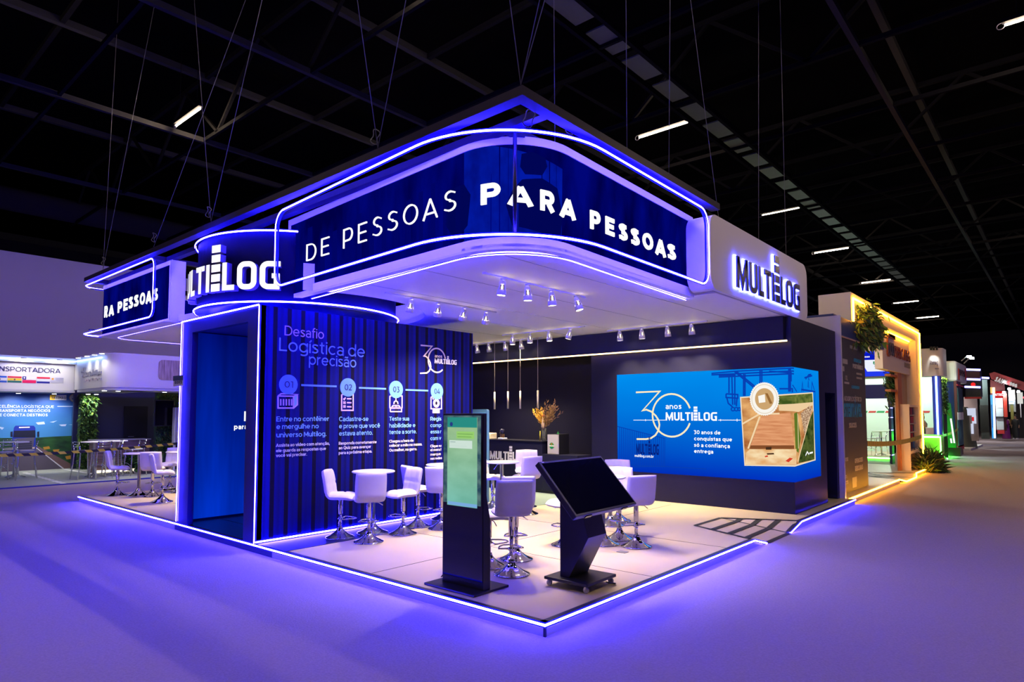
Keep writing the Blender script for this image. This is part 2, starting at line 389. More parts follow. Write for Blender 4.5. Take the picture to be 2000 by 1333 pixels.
    if ch == 'n': return 0.72, [[(h, 0), (h, X)], [(h, 0.36)] + E(0.36, X - 0.36, 0.36 - h, 0.36 - h, 180, 0, 10) + [(0.72 - h, 0)]]
    if ch == 'o': return o, [E(cx, cy, rx, ry, 0, 360, 20)]
    if ch == 'p': return o, [[(h, -0.28), (h, X)], E(cx, cy, rx, ry)]
    if ch == 'q': return o, [[(o - h, -0.28), (o - h, X)], E(cx, cy, rx, ry)]
    if ch == 'r': return 0.42, [[(h, 0), (h, X)], [(h, 0.38)] + E(0.42, 0.38, 0.42 - h, X - 0.38 - h, 180, 95, 6)]
    if ch == 's': return 0.58, [[(0.54, X * .86)] + E(0.29, X * .755, 0.23 - h * .4, X * .245 - h, 50, 270, 8) + E(0.29, X * .25 + h * .4, 0.29 - h, X * .25 - h * .6, 90, -130, 8) + [(0.03, X * .13)]]
    if ch == 't': return 0.46, [[(0.15 + h, 0.92), (0.15 + h, 0.18)] + E(0.34, 0.18, 0.19 - h, 0.18 - h, 180, 290, 5), [(0, X - h), (0.44, X - h)]]
    if ch == 'u': return 0.72, [[(h, X), (h, 0.36)] + E(0.36, 0.36, 0.36 - h, 0.36 - h, 180, 360, 10), [(0.72 - h, X), (0.72 - h, 0)]]
    if ch == 'v': return 0.72, [[(h * .5, X), (0.36, 0)], [(0.36, 0), (0.72 - h * .5, X)]]
    if ch == 'x': return 0.68, [[(h * .6, 0), (0.68 - h * .6, X)], [(h * .6, X), (0.68 - h * .6, 0)]]
    if ch == 'z': return 0.62, [[(0.03, X - h), (0.59 - h, X - h)], [(0.59 - h, X - h), (0.04 + h, B)], [(0.03, B), (0.62, B)]]
    if ch == '0': return 0.82, [E(0.41, 0.5, 0.41 - h, 0.5 - h, 0, 360, 20)]
    if ch == '1': return 0.36, [[(0, T), (0.36 - h, T)], [(0.36 - h, 1), (0.36 - h, 0)]]
    if ch == '2': return 0.72, [[(0.05, 0.84)] + E(0.36, 0.70, 0.32 - h * .5, 0.30 - h, 130, -30, 8) + [(0.08 + h, B)], [(0.04, B), (0.72, B)]]
    if ch == '3': return 0.72, [[(0.04, T), (0.64, T)], [(0.62, T), (0.34, 0.58)], [(0.30, 0.57)] + E(0.34, 0.29, 0.38 - h, 0.29 - h * .5, 85, -130, 10)]
    if ch == '4': return 0.84, [[(0.52, 1), (0.06, 0.25)], [(0.02, 0.25), (0.84, 0.25)], [(0.60, 0.58), (0.60, 0)]]
    if ch == '.': return w * 1.15, [[(h * 1.15, 0), (h * 1.15, w * 1.15)]]
    if ch == ',': return w * 1.15, [[(h * 1.3, w * 1.1), (h * 0.6, -0.16)]]
    if ch == '-': return 0.36, [[(0.0, 0.36), (0.36, 0.36)]]
    if ch == ' ': return 0.18, []
    return 0.6, [[(h, 0), (h, 1)]]
def geo_layout(s, w, gap=0.15):
    x = 0; out = []
    for ch in s:
        aw, L = geo(ch, w); out.append([[(x + px, py) for px, py in l] for l in L]); x += aw + gap
    return x - gap, out
def geo_quads(s, w, width=None, cap=1.0, gap=0.15):
    """quads of a line of lettering in its plane, ink width fitted"""
    tw, letters = geo_layout(s, w, gap); k = (width / tw) if width else cap; Q = []
    for L in letters:
        for l in L: Q += [[(v.x * k, v.y * cap) for v in q] for q in stroke(l, w)]
    return Q
def txt(s, a, b, h, pl, m, parent, name='lettering', depth=0.006, weight=0.12, off=0.001, gap=0.15):
    """a line of lettering; baseline from pixel a to pixel b on plane pl, h = capital height in pixels"""
    A, B = hit(*a, **pl), hit(*b, **pl); H = hit(a[0], a[1] - h, **pl); cap = (H - A).length
    d = B - A; A.z = (A.z + B.z) / 2; u = Vector((d.x, d.y, 0)); wd = u.length; u.normalize(); n = u.cross(Vector((0, 0, 1)))
    mb = MB()
    for q in geo_quads(s, weight, wd, cap, gap): mb.prism([A + u * x + Vector((0, 0, y)) + n * off for x, y in q], n * depth)
    return mb.build(name, m, parent)
def logo_glyphs():
    w = 0.19; h = w / 2; G = []
    G.append((0.92, stroke([(h, 0), (h + 0.03, 1)], w) + stroke([(h + 0.02, 0.93), (0.46, 0.16), (0.90 - h, 0.93)], w) + stroke([(0.89 - h, 1), (0.92 - h, 0)], w)))
    r = 0.19
    U = [(h, 1), (h, r + h)] + arc(h + r, h + r, r, r, 180, 270)[1:] + [(0.66 - h - r, h)] + arc(0.66 - h - r, h + r, r, r, 270, 360)[1:] + [(0.66 - h, 1)]
    G.append((0.66, stroke(U, w)))
    G.append((0.46, stroke([(h, 1), (h, 0)], w) + stroke([(h, h), (0.46, h)], w)))
    G.append((0.60, stroke([(0, 1 - h), (0.60, 1 - h)], w) + stroke([(0.30, 1 - h), (0.30, 0)], w)))
    G.append((0.19, stroke([(h, 1), (h, 0)], w)))
    G.append((0.42, [[Vector((0, k * 0.35, 0)), Vector((0.42, k * 0.35, 0)), Vector((0.42, k * 0.35 + 0.27, 0)), Vector((0, k * 0.35 + 0.27, 0))] for k in range(5)]))
    G.append((0.50, stroke([(h, 1), (h, 0)], w) + stroke([(h, h), (0.50, h)], w)))
    O = arc(0.70 - h - r, 1 - h - r, r, r, 0, 90) + arc(h + r, 1 - h - r, r, r, 90, 180) + arc(h + r, h + r, r, r, 180, 270) + arc(0.70 - h - r, h + r, r, r, 270, 360)
    O.append(O[0]); G.append((0.70, stroke(O, w)))
    Gq = [(0.68, 1 - h)] + arc(h + r, 1 - h - r, r, r, 90, 180) + arc(h + r, h + r, r, r, 180, 270) + [(0.66 - h, h), (0.66 - h, 0.5)]
    G.append((0.68, stroke(Gq, w) + stroke([(0.40, 0.5 - 0.02), (0.66, 0.5 - 0.02)], w * 0.9)))
    return G
def logotype(parent, mapf, width, cap, depth, m, back=0.0, join=False, names=('letter', 'bar_stack'), face=None):
    """builds the word mark; mapf(s, v, d) gives the place of a point, d = distance off the surface"""
    G = logo_glyphs(); gap = 0.10; tot = sum(g[0] for g in G) + gap * (len(G) - 1); k = width / tot; x = 0; out = []; allmb = MB()
    for i, (gw, quads) in enumerate(G):
        mb = allmb if join else MB()
        for q in quads:
            # subdivide along x so that it follows a curved shell
            n = 1
            front = [mapf((x + p.x) * k, p.y * cap, back + depth) for p in q]; rear = [mapf((x + p.x) * k, p.y * cap, back) for p in q]
            mb.add(front + rear, [(0, 1, 2, 3), (7, 6, 5, 4), (0, 4, 5, 1), (1, 5, 6, 2), (2, 6, 7, 3), (3, 7, 4, 0)])
        if not join:
            out.append(mb.build(names[1] if i == 5 else names[0], m, parent))
            if face:
                fm = MB()
                for q in quads: fm.add([mapf((x + p.x) * k, p.y * cap, back + depth + 0.002) for p in q], [(0, 1, 2, 3)])
                fm.build('lit_face', face, out[-1])
        x += gw + gap
    if join: out.append(allmb.build('logo_lettering', m, parent))
    return out
def flat_map(A, u, n):
    A, u, n = Vector(A), Vector(u), Vector(n)
    return lambda s, v, d: A + u * s + Vector((0, 0, v)) + n * d
def logo_px(parent, a, b, h, pl, m, depth=0.01, off=0.002, join=True):
    A, B = hit(*a, **pl), hit(*b, **pl); H = hit(a[0], a[1] - h, **pl); d = B - A; u = Vector((d.x, d.y, 0)); wd = u.length; u.normalize()
    n = u.cross(Vector((0, 0, 1))); A.z = (A.z + B.z) / 2
    return logotype(parent, flat_map(A, u, n), wd, (H - A).length if H.z > A.z else 0.1, depth, m, off, join)
M_fringe = emi('neon_fringe', (0.003, 0.004, 1.0), 4.0)  # halo around the neon, imitated by added glowing tubes
def neon(name, P, parent, n=None, closed=False, m=None, r=0.0115, sl=0.0062):
    """neon flex: bright core with added blue glowing tubes along both sides that imitate its halo; n = direction it faces (None: upright plane of the path)"""
    P = [Vector(p) for p in P]; N = len(P); ws = []; h = Vector((1, 0, 0))
    for i in range(N):
        t = (P[(i + 1) % N] - P[i - 1]) if closed else (P[min(i + 1, N - 1)] - P[max(i - 1, 0)]); t.normalize()
        if n is not None: w = t.cross(Vector(n)).normalized()
        else:
            q = Vector((t.x, t.y, 0))
            if q.length > 0.2: h = q.normalized() if q.dot(h) >= 0 or abs(t.z) < 0.7 else -q.normalized()
            a = t.dot(h); w = (h * -t.z + Vector((0, 0, a))).normalized()
        if ws and w.dot(ws[-1]) < 0: w = -w
        ws.append(w)
    o = MB().tube(P, r, 8, closed).build(name, m or M_neon, parent)
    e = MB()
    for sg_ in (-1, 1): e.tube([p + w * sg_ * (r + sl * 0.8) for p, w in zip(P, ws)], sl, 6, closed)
    e.build('glow_fringe', M_fringe, o); return o
ZD = 0.115                                                     # deck height

# ================================================================== THE HALL
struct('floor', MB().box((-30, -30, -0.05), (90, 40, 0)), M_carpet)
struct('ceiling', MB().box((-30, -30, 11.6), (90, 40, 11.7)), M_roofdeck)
M_hallwall = mat('hall_wall_tint', (0.55, 0.48, 0.70), 0.8, noise=0.03, nscale=1)  # white wall; the purple light on it is put into the base colour
struct('wall_left', MB().box((-12, 26, 0), (22, 26.3, 7.85)), M_hallwall)
struct('wall_back', MB().box((-30, 39.5, 0), (90, 39.8, 11.6)), mat('hall_far_wall', (0.02, 0.02, 0.024), 0.9))
# bulkhead pipe and girder line over the left wall
t_i = [0]
def trim(mb, m): t_i[0] += 1; return struct('trim_%d' % t_i[0], mb, m)
trim(MB().box((-12, 25.9, 7.86), (22, 26.4, 8.25)), M_roofsteel)
pipe = MB().tube([(-14, 24.5, 9.4), (30, 24.5, 9.4)], 0.42, 14); trim(pipe, mat('duct_wrap', (0.02, 0.018, 0.024), 0.8, spec=0.0))
for k in range(17):                                            # roof trusses across the hall
    x = -3.6 + 3.2 * k
    if k > 13: x = 41.2 + (k - 13) * 6
    mb = MB().bar((x, -16, 9.0), (x, 25, 9.0), 0.07, 0.09).bar((x, -16, 10.7), (x, 25, 10.7), 0.10, 0.12)
    n = 10
    if k % 2 == 0:
        for i in range(n):
            y0 = -16 + 4.1 * i
            mb.bar((x, y0, 9.0), (x, y0 + 2.05, 10.7), 0.07, 0.07); mb.bar((x, y0 + 2.05, 10.7), (x, y0 + 4.1, 9.0), 0.07, 0.07)
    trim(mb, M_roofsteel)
for y in (-8.5, -0.5, 8.4, 13.5, 19.5):                        # long purlins
    trim(MB().bar((-10, y, 9.0), (75, y, 9.0), 0.10, 0.12).bar((-10, y, 10.7), (75, y, 10.7), 0.14, 0.16), mat('purlin_steel', (0.018, 0.018, 0.02), 0.6, spec=0.0))
cw = MB()
for dy in (2.75, 3.35): cw.bar((-6, dy, 9.0), (60, dy, 9.0), 0.08, 0.14)
trim(cw, M_roofsteel)
# catwalk floor grates, seen from below
M_grate = mat('catwalk_panel', (0.035, 0.040, 0.037), 0.7, noise=0.2, nscale=4)
for k in range(26):
    x = 4.2 + k * 1.28
    o = MB().box((x, 2.84, 9.02), (x + 0.95, 3.28, 9.05)).build('catwalk_panel', M_grate)
    tag(o, 'pale panel of the overhead catwalk, one of a long row under the dark roof', 'roof panel', 'catwalk panels under the roof')
# hall tube lamps
TUBES = [(1.96, 12.43, 0), (10.11, 4.1, 1), (18.78, 4.04, 2), (25.8, 4.24, 3), (34.47, 4.25, 4), (10.29, -3.4, 5), (43.0, 4.25, 6), (51.5, 4.25, 7), (18.78, 12.4, -1), (26, 12.4, -1), (10.1, 12.4, -1), (18.8, -3.4, -1), (26, -3.4, -1), (1.96, 4.2, -1), (1.96, -4.0, -1), (-6, 4, -1), (-6, -4, -1), (-6, 12.4, -1)]
TL = {0: 'lit tube lamp under the roof at upper left, yellowest of all', 1: 'lit tube lamp over the right half of the sign, longest in the photo',
      2: 'lit tube lamp above the white fascia logo', 3: 'lit tube lamp right of the white fascia end', 4: 'lit tube lamp just above the amber portal',
      5: 'lit tube lamp cut by the right edge of the photo', 6: 'small far lit tube lamp right of the amber portal top', 7: 'smallest lit tube lamp over the far stands'}
for i, (x, y, k) in enumerate(TUBES):
    t = thing('tube_lamp', TL.get(k, 'lit tube lamp hanging under the hall roof'), 'lamp', (x, y, 9.0), group='tube lamps under the hall roof')
    MB().tube([(x, y - 0.68, 9.0), (x, y + 0.68, 9.0)], 0.020, 8).build('glass_tube', M_tube, t)
    MB().box((x - 0.05, y - 0.72, 9.045), (x + 0.05, y + 0.72, 9.11)).build('housing', M_roofsteel, t)
    MB().tube([(x, y - 0.5, 9.1), (x, y - 0.5, 11.6)], 0.006, 5).tube([(x, y + 0.5, 9.1), (x, y + 0.5, 11.6)], 0.006, 5).build('hanger', M_roofsteel, t)
    MB().tube([(x, y + 0.74 + 0.06 * math.cos(a), 9.0 + 0.06 * math.sin(a)) for a in [j * math.pi / 6 for j in range(12)]], 0.008, 5, True).build('cable_loop', M_rope, t)

# ================================================================== BOOTH PLATFORM
XE, YE = 10.22, 12.45                                          # far ends of the deck
pf = thing('booth_platform', 'low beige deck of the blue neon booth, edged with a blue neon strip', 'platform', (5, 6, 0))
deck = MB()
R0, R1, RI0, RI1, RD = 5.09, 6.12, 4.72, 6.74, 1.10            # access ramp cut in the right edge
outline = [(0.07, 0.07), (R0 - 0.42, 0.07), (5.18, RD), (6.16, RD), (RI1 - 0.03, 0.07), (XE, 0.07), (XE, YE), (0.07, YE)]
deck.prism([(x, y, 0.02) for x, y in outline], (0, 0, ZD - 0.022))
deck.build('deck_floor', M_deck, pf)
ramp = MB().add([(R0, 0.0, 0.004), (R1, 0.0, 0.004), (6.16, RD, ZD), (5.18, RD, ZD), (R0 - 0.42, 0.05, ZD), (RI1 - 0.03, 0.05, ZD)],
                [(0, 1, 2, 3), (0, 3, 4), (1, 5, 2)])
ramp.build('ramp', M_deck, pf)
tape = MB()                                                    # black tape lines of the ramp
def tp(a, b, w=0.05):
    w *= 1.35
    a, b = Vector(a), Vector(b); d = (b - a).normalized(); n = d.cross(Vector((0, 0, 1))).normalized() * w / 2; u = Vector((0, 0, 0.003))
    tape.add([a + n + u, b + n + u, b - n + u, a - n + u], [(0, 1, 2, 3)])
rl = lambda t: Vector((R0, 0, 0.004)).lerp(Vector((5.18, RD, ZD)), t); rr = lambda t: Vector((R1, 0, 0.004)).lerp(Vector((6.16, RD, ZD)), t)
tp((R0 - 0.42, 0.05, ZD), (5.18, RD, ZD)); tp((5.18, RD, ZD), (6.16, RD, ZD)); tp((6.16, RD, ZD), (RI1 - 0.03, 0.05, ZD)); tp(rr(1), rr(0)); tp(rl(0), rr(0), 0.07); tp(rl(1), rl(0), 0.045)
for k in (1, 2, 3):
    a = Vector((5.18, RD, ZD)).lerp(Vector((R0 - 0.42, 0.05, ZD)), k / 4); b = rr(1 - k / 4 * 0.94); m_ = rl(1 - k / 4 * 0.97)
    tp(a, m_, 0.06); tp(m_, b, 0.09); tp(b, Vector((6.16, RD, ZD)).lerp(Vector((RI1 - 0.03, 0.05, ZD)), k / 4), 0.09)
tape.build('ramp_tape', mat('black_tape', (0.01, 0.01, 0.014), 0.6), pf)
seam = MB()                                                    # joints of the deck boards
for y in (2.45, 4.9, 7.35, 9.8): seam.box((0.08, y - 0.004, ZD - 0.001), (XE - 3.2, y + 0.004, ZD + 0.0008))
for x in (1.95, 3.9): seam.box((x - 0.003, 0.08, ZD - 0.001), (x + 0.003, 4.8, ZD + 0.0008))
seam.build('deck_joint', mat('joint_gap', (0.12, 0.10, 0.10), 0.9), pf)
band = MB()
edge = [[(0, YE, 0), (0, 0, 0), (R0 - 0.40, 0, 0), (R0, -0.02, -0.095)], [(R1, -0.02, -0.095), (RI1, 0, 0), (XE, 0, 0)]]
for L in edge:
    for a, b in zip(L, L[1:]):
        a, b = Vector(a) + Vector((0, 0, ZD)), Vector(b) + Vector((0, 0, ZD)); d = (b - a).normalized(); n = Vector((-d.y, d.x, 0)).normalized() if False else Vector((0, 0, 1)).cross(d).normalized()
        if n.x + n.y < 0: n = -n
        e0 = 0.07
        band.add([a, b, b + n * e0, a + n * e0, a - Vector((0, 0, .02)), b - Vector((0, 0, .02))], [(0, 1, 2, 3), (0, 4, 5, 1)])
band.build('edge_band', M_band, pf)
sk = MB()
sk.box((0.005, 0.005, 0), (0.03, YE, ZD - 0.02)).box((0.03, 0.005, 0), (R0 - 0.40, 0.03, ZD - 0.02)).box((RI1, 0.005, 0), (XE, 0.03, ZD - 0.02)).box((0.03, YE - 0.02, 0), (XE, YE, ZD - 0.02))
sk.prism([(R0 - 0.40, 0.005, 0), (R0, 0.005, 0), (R0 - 0.40, 0.005, ZD - 0.02)], (0, 0.02, 0)).prism([(RI1, 0.005, 0), (RI1, 0.005, ZD - 0.02), (R1, 0.005, 0)], (0, 0.02, 0))
sk.build('skirting', M_skirt, pf)
MB().box((0.001, -0.001, 0), (0.02, 0.02, ZD - 0.02)).build('corner_trim', M_black, pf)
MB().box((0.0, 4.45, 0.004), (0.006, 7.5, ZD - 0.025)).build('blue_skirt_panel', mat('blue_skirt', (0.03, 0.03, 0.16), 0.5), pf, label='dark blue skirting under the container')
for L in edge:
    P = [Vector(p) + Vector((0, 0, ZD - 0.014)) for p in L]
    P = [p + Vector((-0.008, -0.008, 0)) for p in P]
    neon('neon_strip', P, pf)
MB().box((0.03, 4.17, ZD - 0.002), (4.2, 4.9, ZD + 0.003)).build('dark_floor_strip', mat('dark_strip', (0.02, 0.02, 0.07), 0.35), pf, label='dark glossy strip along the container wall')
tc = MB(); A = hit(1075, 985, z=ZD)
tc.prism([(3.3, 4.92, ZD), (4.4, 4.50, ZD), (6.25, 4.05, ZD), (7.3, 4.05, ZD), (7.3, 9, ZD), (3.3, 9, ZD)], (0, 0, 0.004)); tc.build('teal_carpet', M_teal, pf, label='grey green carpet in front of the bar counter')
p = hit(1216, 1079, z=ZD)
tag(MB().box((p.x - 0.05, p.y - 0.06, ZD), (p.x + 0.05, p.y + 0.06, ZD + 0.006)).build('floor_socket', mat('socket_grey', (0.25, 0.24, 0.25), 0.5)), 'small grey floor socket plate on the deck near the right bar stool', 'socket')

# ================================================================== CONTAINER ROOM
CY0, CY1, CX1, CZ = 4.90, 7.42, 4.12, 3.33
ct = thing('container_room', 'blue container style room with printed ribbed wall and neon outlined doorway', 'room', (2, 6, ZD))
PY = dict(y=CY0)
MB().box((0.02, CY0, ZD), (CX1, CY0 + 0.08, CZ)).build('ribbed_wall', M_container, ct)
fr = MB()
oy0, oy1, oz = 5.23, 7.04, 3.13
fr.box((0.0, CY0, ZD), (0.09, oy0, CZ)).box((0.0, oy1, ZD), (0.09, CY1, CZ)).box((0.0, oy0, oz), (0.09, oy1, CZ))
fr.build('door_frame', mat('container_frame', (0.012, 0.014, 0.14), 0.4), ct)
MB().box((0.02, CY1 - 0.03, ZD), (CX1, CY1, CZ)).box((CX1 - 0.06, CY0 + 0.08, ZD), (CX1, CY1 - 0.03, CZ)).box((0.09, CY0 + 0.08, CZ - 0.05), (CX1 - 0.06, CY1 - 0.03, CZ)).build('shell', mat('container_shell', (0.02, 0.03, 0.16), 0.5), ct)
MB().box((0.10, CY1 - 0.10, 0.16), (3.6, CY1 - 0.04, 3.17)).build('inner_screen', emi('container_screen', (1, 1, 1), 1.0, ('Z', 0.2, 3.2, S(0, 52, 205), S(0, 14, 120)), (1.2, (0.55, 0.55, 0.6), (1, 1, 1), (3, 1, 0.3))), ct)
MB().box((0.12, CY0 + 0.10, 3.19), (CX1 - 0.08, CY1 - 0.05, 3.22)).build('inner_ceiling', mat('container_ceiling', (0.10, 0.14, 0.5), 0.5), ct)
MB().box((0.05, CY0 + 0.09, ZD), (CX1 - 0.07, CY1 - 0.11, ZD + 0.01)).build('inner_floor', mat('container_floor', (0.015, 0.02, 0.07), 0.25), ct)
MB().box((0.6, CY0 + 0.09, ZD + 0.010), (0.62, CY1 - 0.11, ZD + 0.012)).build('floor_joint', M_black, ct)
YI = dict(y=CY1 - 0.105)
txt('para', (457, 838), (483, 839.5), 9.5, YI, M_white_e, ct, 'screen_text', 0.002, 0.21)
slab(MB(), YI, (477, 804), (483, 823), 0.004, 0.004).build('screen_text', M_white_e, ct)
nt_ = [(-0.012, CY1 - 0.01, ZD + 0.03), (-0.012, CY1 - 0.01, CZ + 0.0), (-0.012, CY0 - 0.012, CZ + 0.0), (-0.012, CY0 - 0.012, ZD + 0.012)]
def rounded(P, r=0.03, n=4):
    P = [Vector(p) for p in P]; out = [P[0]]
    for a, b, c in zip(P, P[1:], P[2:]):
        d0 = (a - b).normalized(); d1 = (c - b).normalized()
        for i in range(n + 1):
            t = i / n; out.append((b + d0 * r).lerp(b, t).lerp(b.lerp(b + d1 * r, t), t))
    out.append(P[-1]); return out
neon('neon_outline', rounded(nt_), ct, (-1, 0, 0))
neon('neon_foot_strip', [(-0.005, CY0 - 0.016, ZD + 0.024), (CX1, CY0 - 0.016, ZD + 0.024)], ct)
# wall print
tx = lambda s, a, b, h, m, w=0.10, nm='lettering': txt(s, a, b, h, PY, m, ct, nm, 0.008, w, 0.001)
tx('Desafio', (555.7, 655.9), (632, 662), 19, M_letter_l)
tx('Logística de', (545, 684.5), (711.7, 699.4), 25.5, M_letter_b)
tx('precisão', (603.2, 711), (695, 720), 21.5, M_letter_b)
WT = [('Entre no contêiner', (539.8, 823.7), (642, 822.7), 9.6, 0), ('e mergulhe no', (539.8, 838.1), (621.7, 837.6), 9.6, 0), ('universo Multilog.', (539.6, 854.4), (636.8, 852.6), 9.6, 0),
      ('Cadastre-se', (662, 823.2), (718.9, 822.8), 8.9, 0), ('e prove que você', (662, 836.6), (741.5, 836.2), 8.9, 0), ('estava atento.', (662, 851.1), (727.3, 850.1), 8.9, 0),
      ('Teste sua', (760, 822.3), (798.4, 822), 8, 0), ('habilidade e', (760, 835.4), (810.6, 835), 8, 0), ('tente a sorte.', (760, 848.2), (813, 847.4), 8, 0),
      ('Regis', (840.4, 822), (861.3, 822), 7.4, 0), ('comp', (840.4, 834.8), (861.3, 834.6), 7.4, 0), ('essa r', (840.4, 847.4), (861.5, 847), 7.4, 0), ('com v', (840.4, 860.4), (860.8, 859.8), 7.4, 0)]
for s, a, b, h, w in WT: tx(s, a, b, h, M_letter_c, 0.13)
WS = [('Assista ao vídeo com atenção,', (538.9, 872.8), (643.3, 870), 6.3), ('ele guarda as respostas que', (538.9, 883), (636, 880.2), 6.3), ('você vai precisar.', (538.9, 893), (598.9, 890.8), 6.3),
      ('Responda corretamente', (661.3, 869), (734.8, 866.8), 5.8), ('ao Quiz para avançar', (661.3, 877.8), (724, 875.8), 5.8), ('para a próxima etapa.', (661.3, 887.4), (725.9, 885), 5.8),
      ('Chegou a hora de', (760, 864.8), (807.3, 863.7), 5.4), ('colocar a mão na massa.', (760, 872.6), (823.8, 871.5), 5.4), ('Ou melhor, na garra.', (760, 882), (813.7, 880.5), 5.4),
      ('Clique su', (840.4, 874.2), (861.5, 873.6), 5.0), ('câmera l', (840.4, 881.6), (861, 881), 5.0), ('marque', (840.4, 890.4), (860.5, 889.8), 5.0), ('nas redes', (840.4, 898.4), (862.5, 897.8), 5.0)]
for s, a, b, h in WS: tx(s, a, b, h, M_letter_w, 0.15)
def wp(px, py): return hit(px, py, **PY)
def w_lines(polys, w, m, nm='icon_outline', off=0.006):
    """line drawing on the wall: polylines in pixels, line width in metres"""
    mb = MB()
    for pl in polys:
        P = [wp(*q) for q in pl]
        for q in stroke([(p.x, p.z) for p in P], w):
            mb.prism([(v.x, CY0 - off, v.y) for v in q], (0, off - 0.0005, 0))
    return mb.build(nm, m, ct)
steps = [('01', 563.1, 751.7, 18.7, 19.3), ('02', 679.3, 757.2, 15.8, 18), ('03', 773.0, 761.3, 13.7, 17), ('04', 852.9, 764.9, 12.2, 16)]
for s, cx, cy, rx, ry in steps:
    c = wp(cx, cy); r = (wp(cx, cy - ry).z - c.z)
    MB().prism([(c.x + r * math.cos(a), CY0 - 0.010, c.z + r * math.sin(a)) for a in [k * math.pi / 18 for k in range(36)]], (0, 0.0095, 0)).build('step_disc', mat('step_disc_blue', S(92, 145, 238), 0.6), ct)
    hw = rx * 0.44; dy = hw * -0.148
    txt(s, (cx - hw, cy + ry * 0.31 + dy * -0.2), (cx + hw, cy + ry * 0.31), ry * 0.66, PY, M_dletter, ct, 'step_number', 0.004, 0.13, 0.011)
for a, b in ((0, 1), (1, 2), (2, 3)):
    c0, c1 = wp(steps[a][1], steps[a][2]), wp(steps[b][1], steps[b][2]); z = c0.z
    MB().box((c0.x + 0.2, CY0 - 0.006, z - 0.013), (c1.x - 0.2, CY0 - 0.0005, z + 0.013)).build('step_line', MATS['step_disc_blue'], ct)
IW = 0.019
w_lines([[(543, 774), (543, 797.5), (573, 797.5), (573, 774.5), (543, 774)], [(543, 774), (549, 769.5), (580.5, 771), (573, 774.5)], [(580.5, 771), (580.5, 791), (573, 797.5)]] +
        [[(x, 780), (x, 792.5)] for x in (548, 553.5, 559, 564.5, 569.5)], IW, M_letter_l)
w_lines([[(667, 771), (667, 802), (689.5, 802), (689.5, 771), (667, 771)], [(670.5, 779), (672, 781), (674.5, 777)], [(670.5, 785), (674.5, 789)], [(674.5, 785), (670.5, 789)], [(670.5, 792.5), (674.5, 796.5)], [(674.5, 792.5), (670.5, 796.5)],
         [(677.5, 779.3), (686, 779.5)], [(677.5, 787), (686, 787.2)], [(677.5, 795), (686, 795.2)]], IW, M_letter_l)
w_lines([[(761, 774), (761, 797), (785, 797), (785, 774), (761, 774)], [(773, 774), (773, 783)], [(769, 790), (769.5, 786), (773, 783), (776.5, 786), (777, 790)], [(764.5, 797), (767, 793), (779, 793), (781.5, 797)], [(762, 804.5), (784, 804.5), (784, 798), (762, 798), (762, 804.5)], [(773, 791), (773, 797)]], IW, M_letter_l)
w_lines([[(841.5, 776), (841.5, 799), (862, 799), (862, 776), (841.5, 776)], [(852 + 5.5 * math.cos(a), 788 + 7.5 * math.sin(a)) for a in [k * math.pi / 8 for k in range(17)]], [(852 + 3.2 * math.cos(a), 788 + 4.6 * math.sin(a)) for a in [k * math.pi / 8 for k in range(17)]],
         [(844.5, 778.5), (846.5, 780.5)], [(857.5, 779), (859.5, 779)], [(845.5, 799), (845.5, 806.5), (857.5, 806.5), (857.5, 799)]], IW, M_letter_l)
a_, b_ = wp(847, 800), wp(856, 805.5); MB().box((a_.x, CY0 - .005, a_.z), (b_.x, CY0 - .001, b_.z)).build('icon_fill', M_letter_c, ct)
a_ = [wp(*q) for q in ((573.5, 775), (580, 771.8), (580, 790.5), (573.5, 796.5))]; MB().prism([(p.x, CY0 - .005, p.z) for p in a_], (0, .004, 0)).build('icon_fill', M_letter_c, ct)
def thirty(polys, w, m, plane_map, parent, off):
    mb = MB()
    for pl in polys:
        for q in stroke(pl, w):
            F = [plane_map(v.x, v.y, off) for v in q]; B_ = [plane_map(v.x, v.y, off - 0.004) for v in q]
            mb.add(F + B_, [(0, 1, 2, 3), (7, 6, 5, 4), (0, 4, 5, 1), (1, 5, 6, 2), (2, 6, 7, 3), (3, 7, 4, 0)])
    return mb.build('anniversary_numeral', m, parent)
M_gold = mat('pale_gold_letters', (0.85, 0.72, 0.62), 0.5)
p3 = [(821.2, 674.9), (843.3, 676.8), (827.7, 695.8), (831.5, 696.5), (836, 701), (840, 709), (841, 717), (838, 725), (833, 729), (820.4, 729.6)]
P = [wp(*q) for q in p3]; c = wp(852.9, 704.4); rz_ = wp(852.9, 681).z - c.z; rx_ = (wp(869.7, 704.4).x - wp(836.1, 704.4).x) / 2
thirty([[(p.x, p.z) for p in P], [(c.x + rx_ * math.cos(a), c.z + rz_ * math.sin(a)) for a in [math.radians(12 + k * 10) for k in range(0, 31)]]], 0.024, M_gold, lambda x, z, d: Vector((x, CY0 - d, z)), ct, 0.008)
tx('anos', (848.8, 698.6), (863, 699.6), 6.4, M_gold, 0.15)
logo_px(ct, (848.5, 710), (891.3, 713.3), 9.8, PY, M_letter_w, 0.006)

# number plate of the stand on the left jamb
pt = thing('stand_number_plate', 'small dark blue and grey stand number plate fixed on the container jamb', 'sign', (-0.05, 7.45, 2.4))
a_, b_ = hit(339, 735, x=-0.05), hit(357, 754, x=-0.05)
MB().box((-0.05, a_.y, a_.z), (-0.03, b_.y, b_.z)).build('plate', mat('plate_grey', (0.62, 0.60, 0.70), 0.4), pt)
MB().box((-0.055, a_.y, a_.z), (-0.05, b_.y, a_.z - (a_.z - b_.z) * 0.47)).build('header_band', mat('plate_navy', (0.01, 0.012, 0.08), 0.4), pt)
txt('E013', (341.8, 750.3), (355.5, 749.6), 5.2, dict(x=-0.051), M_black, pt, 'plate_number', 0.003, 0.2)

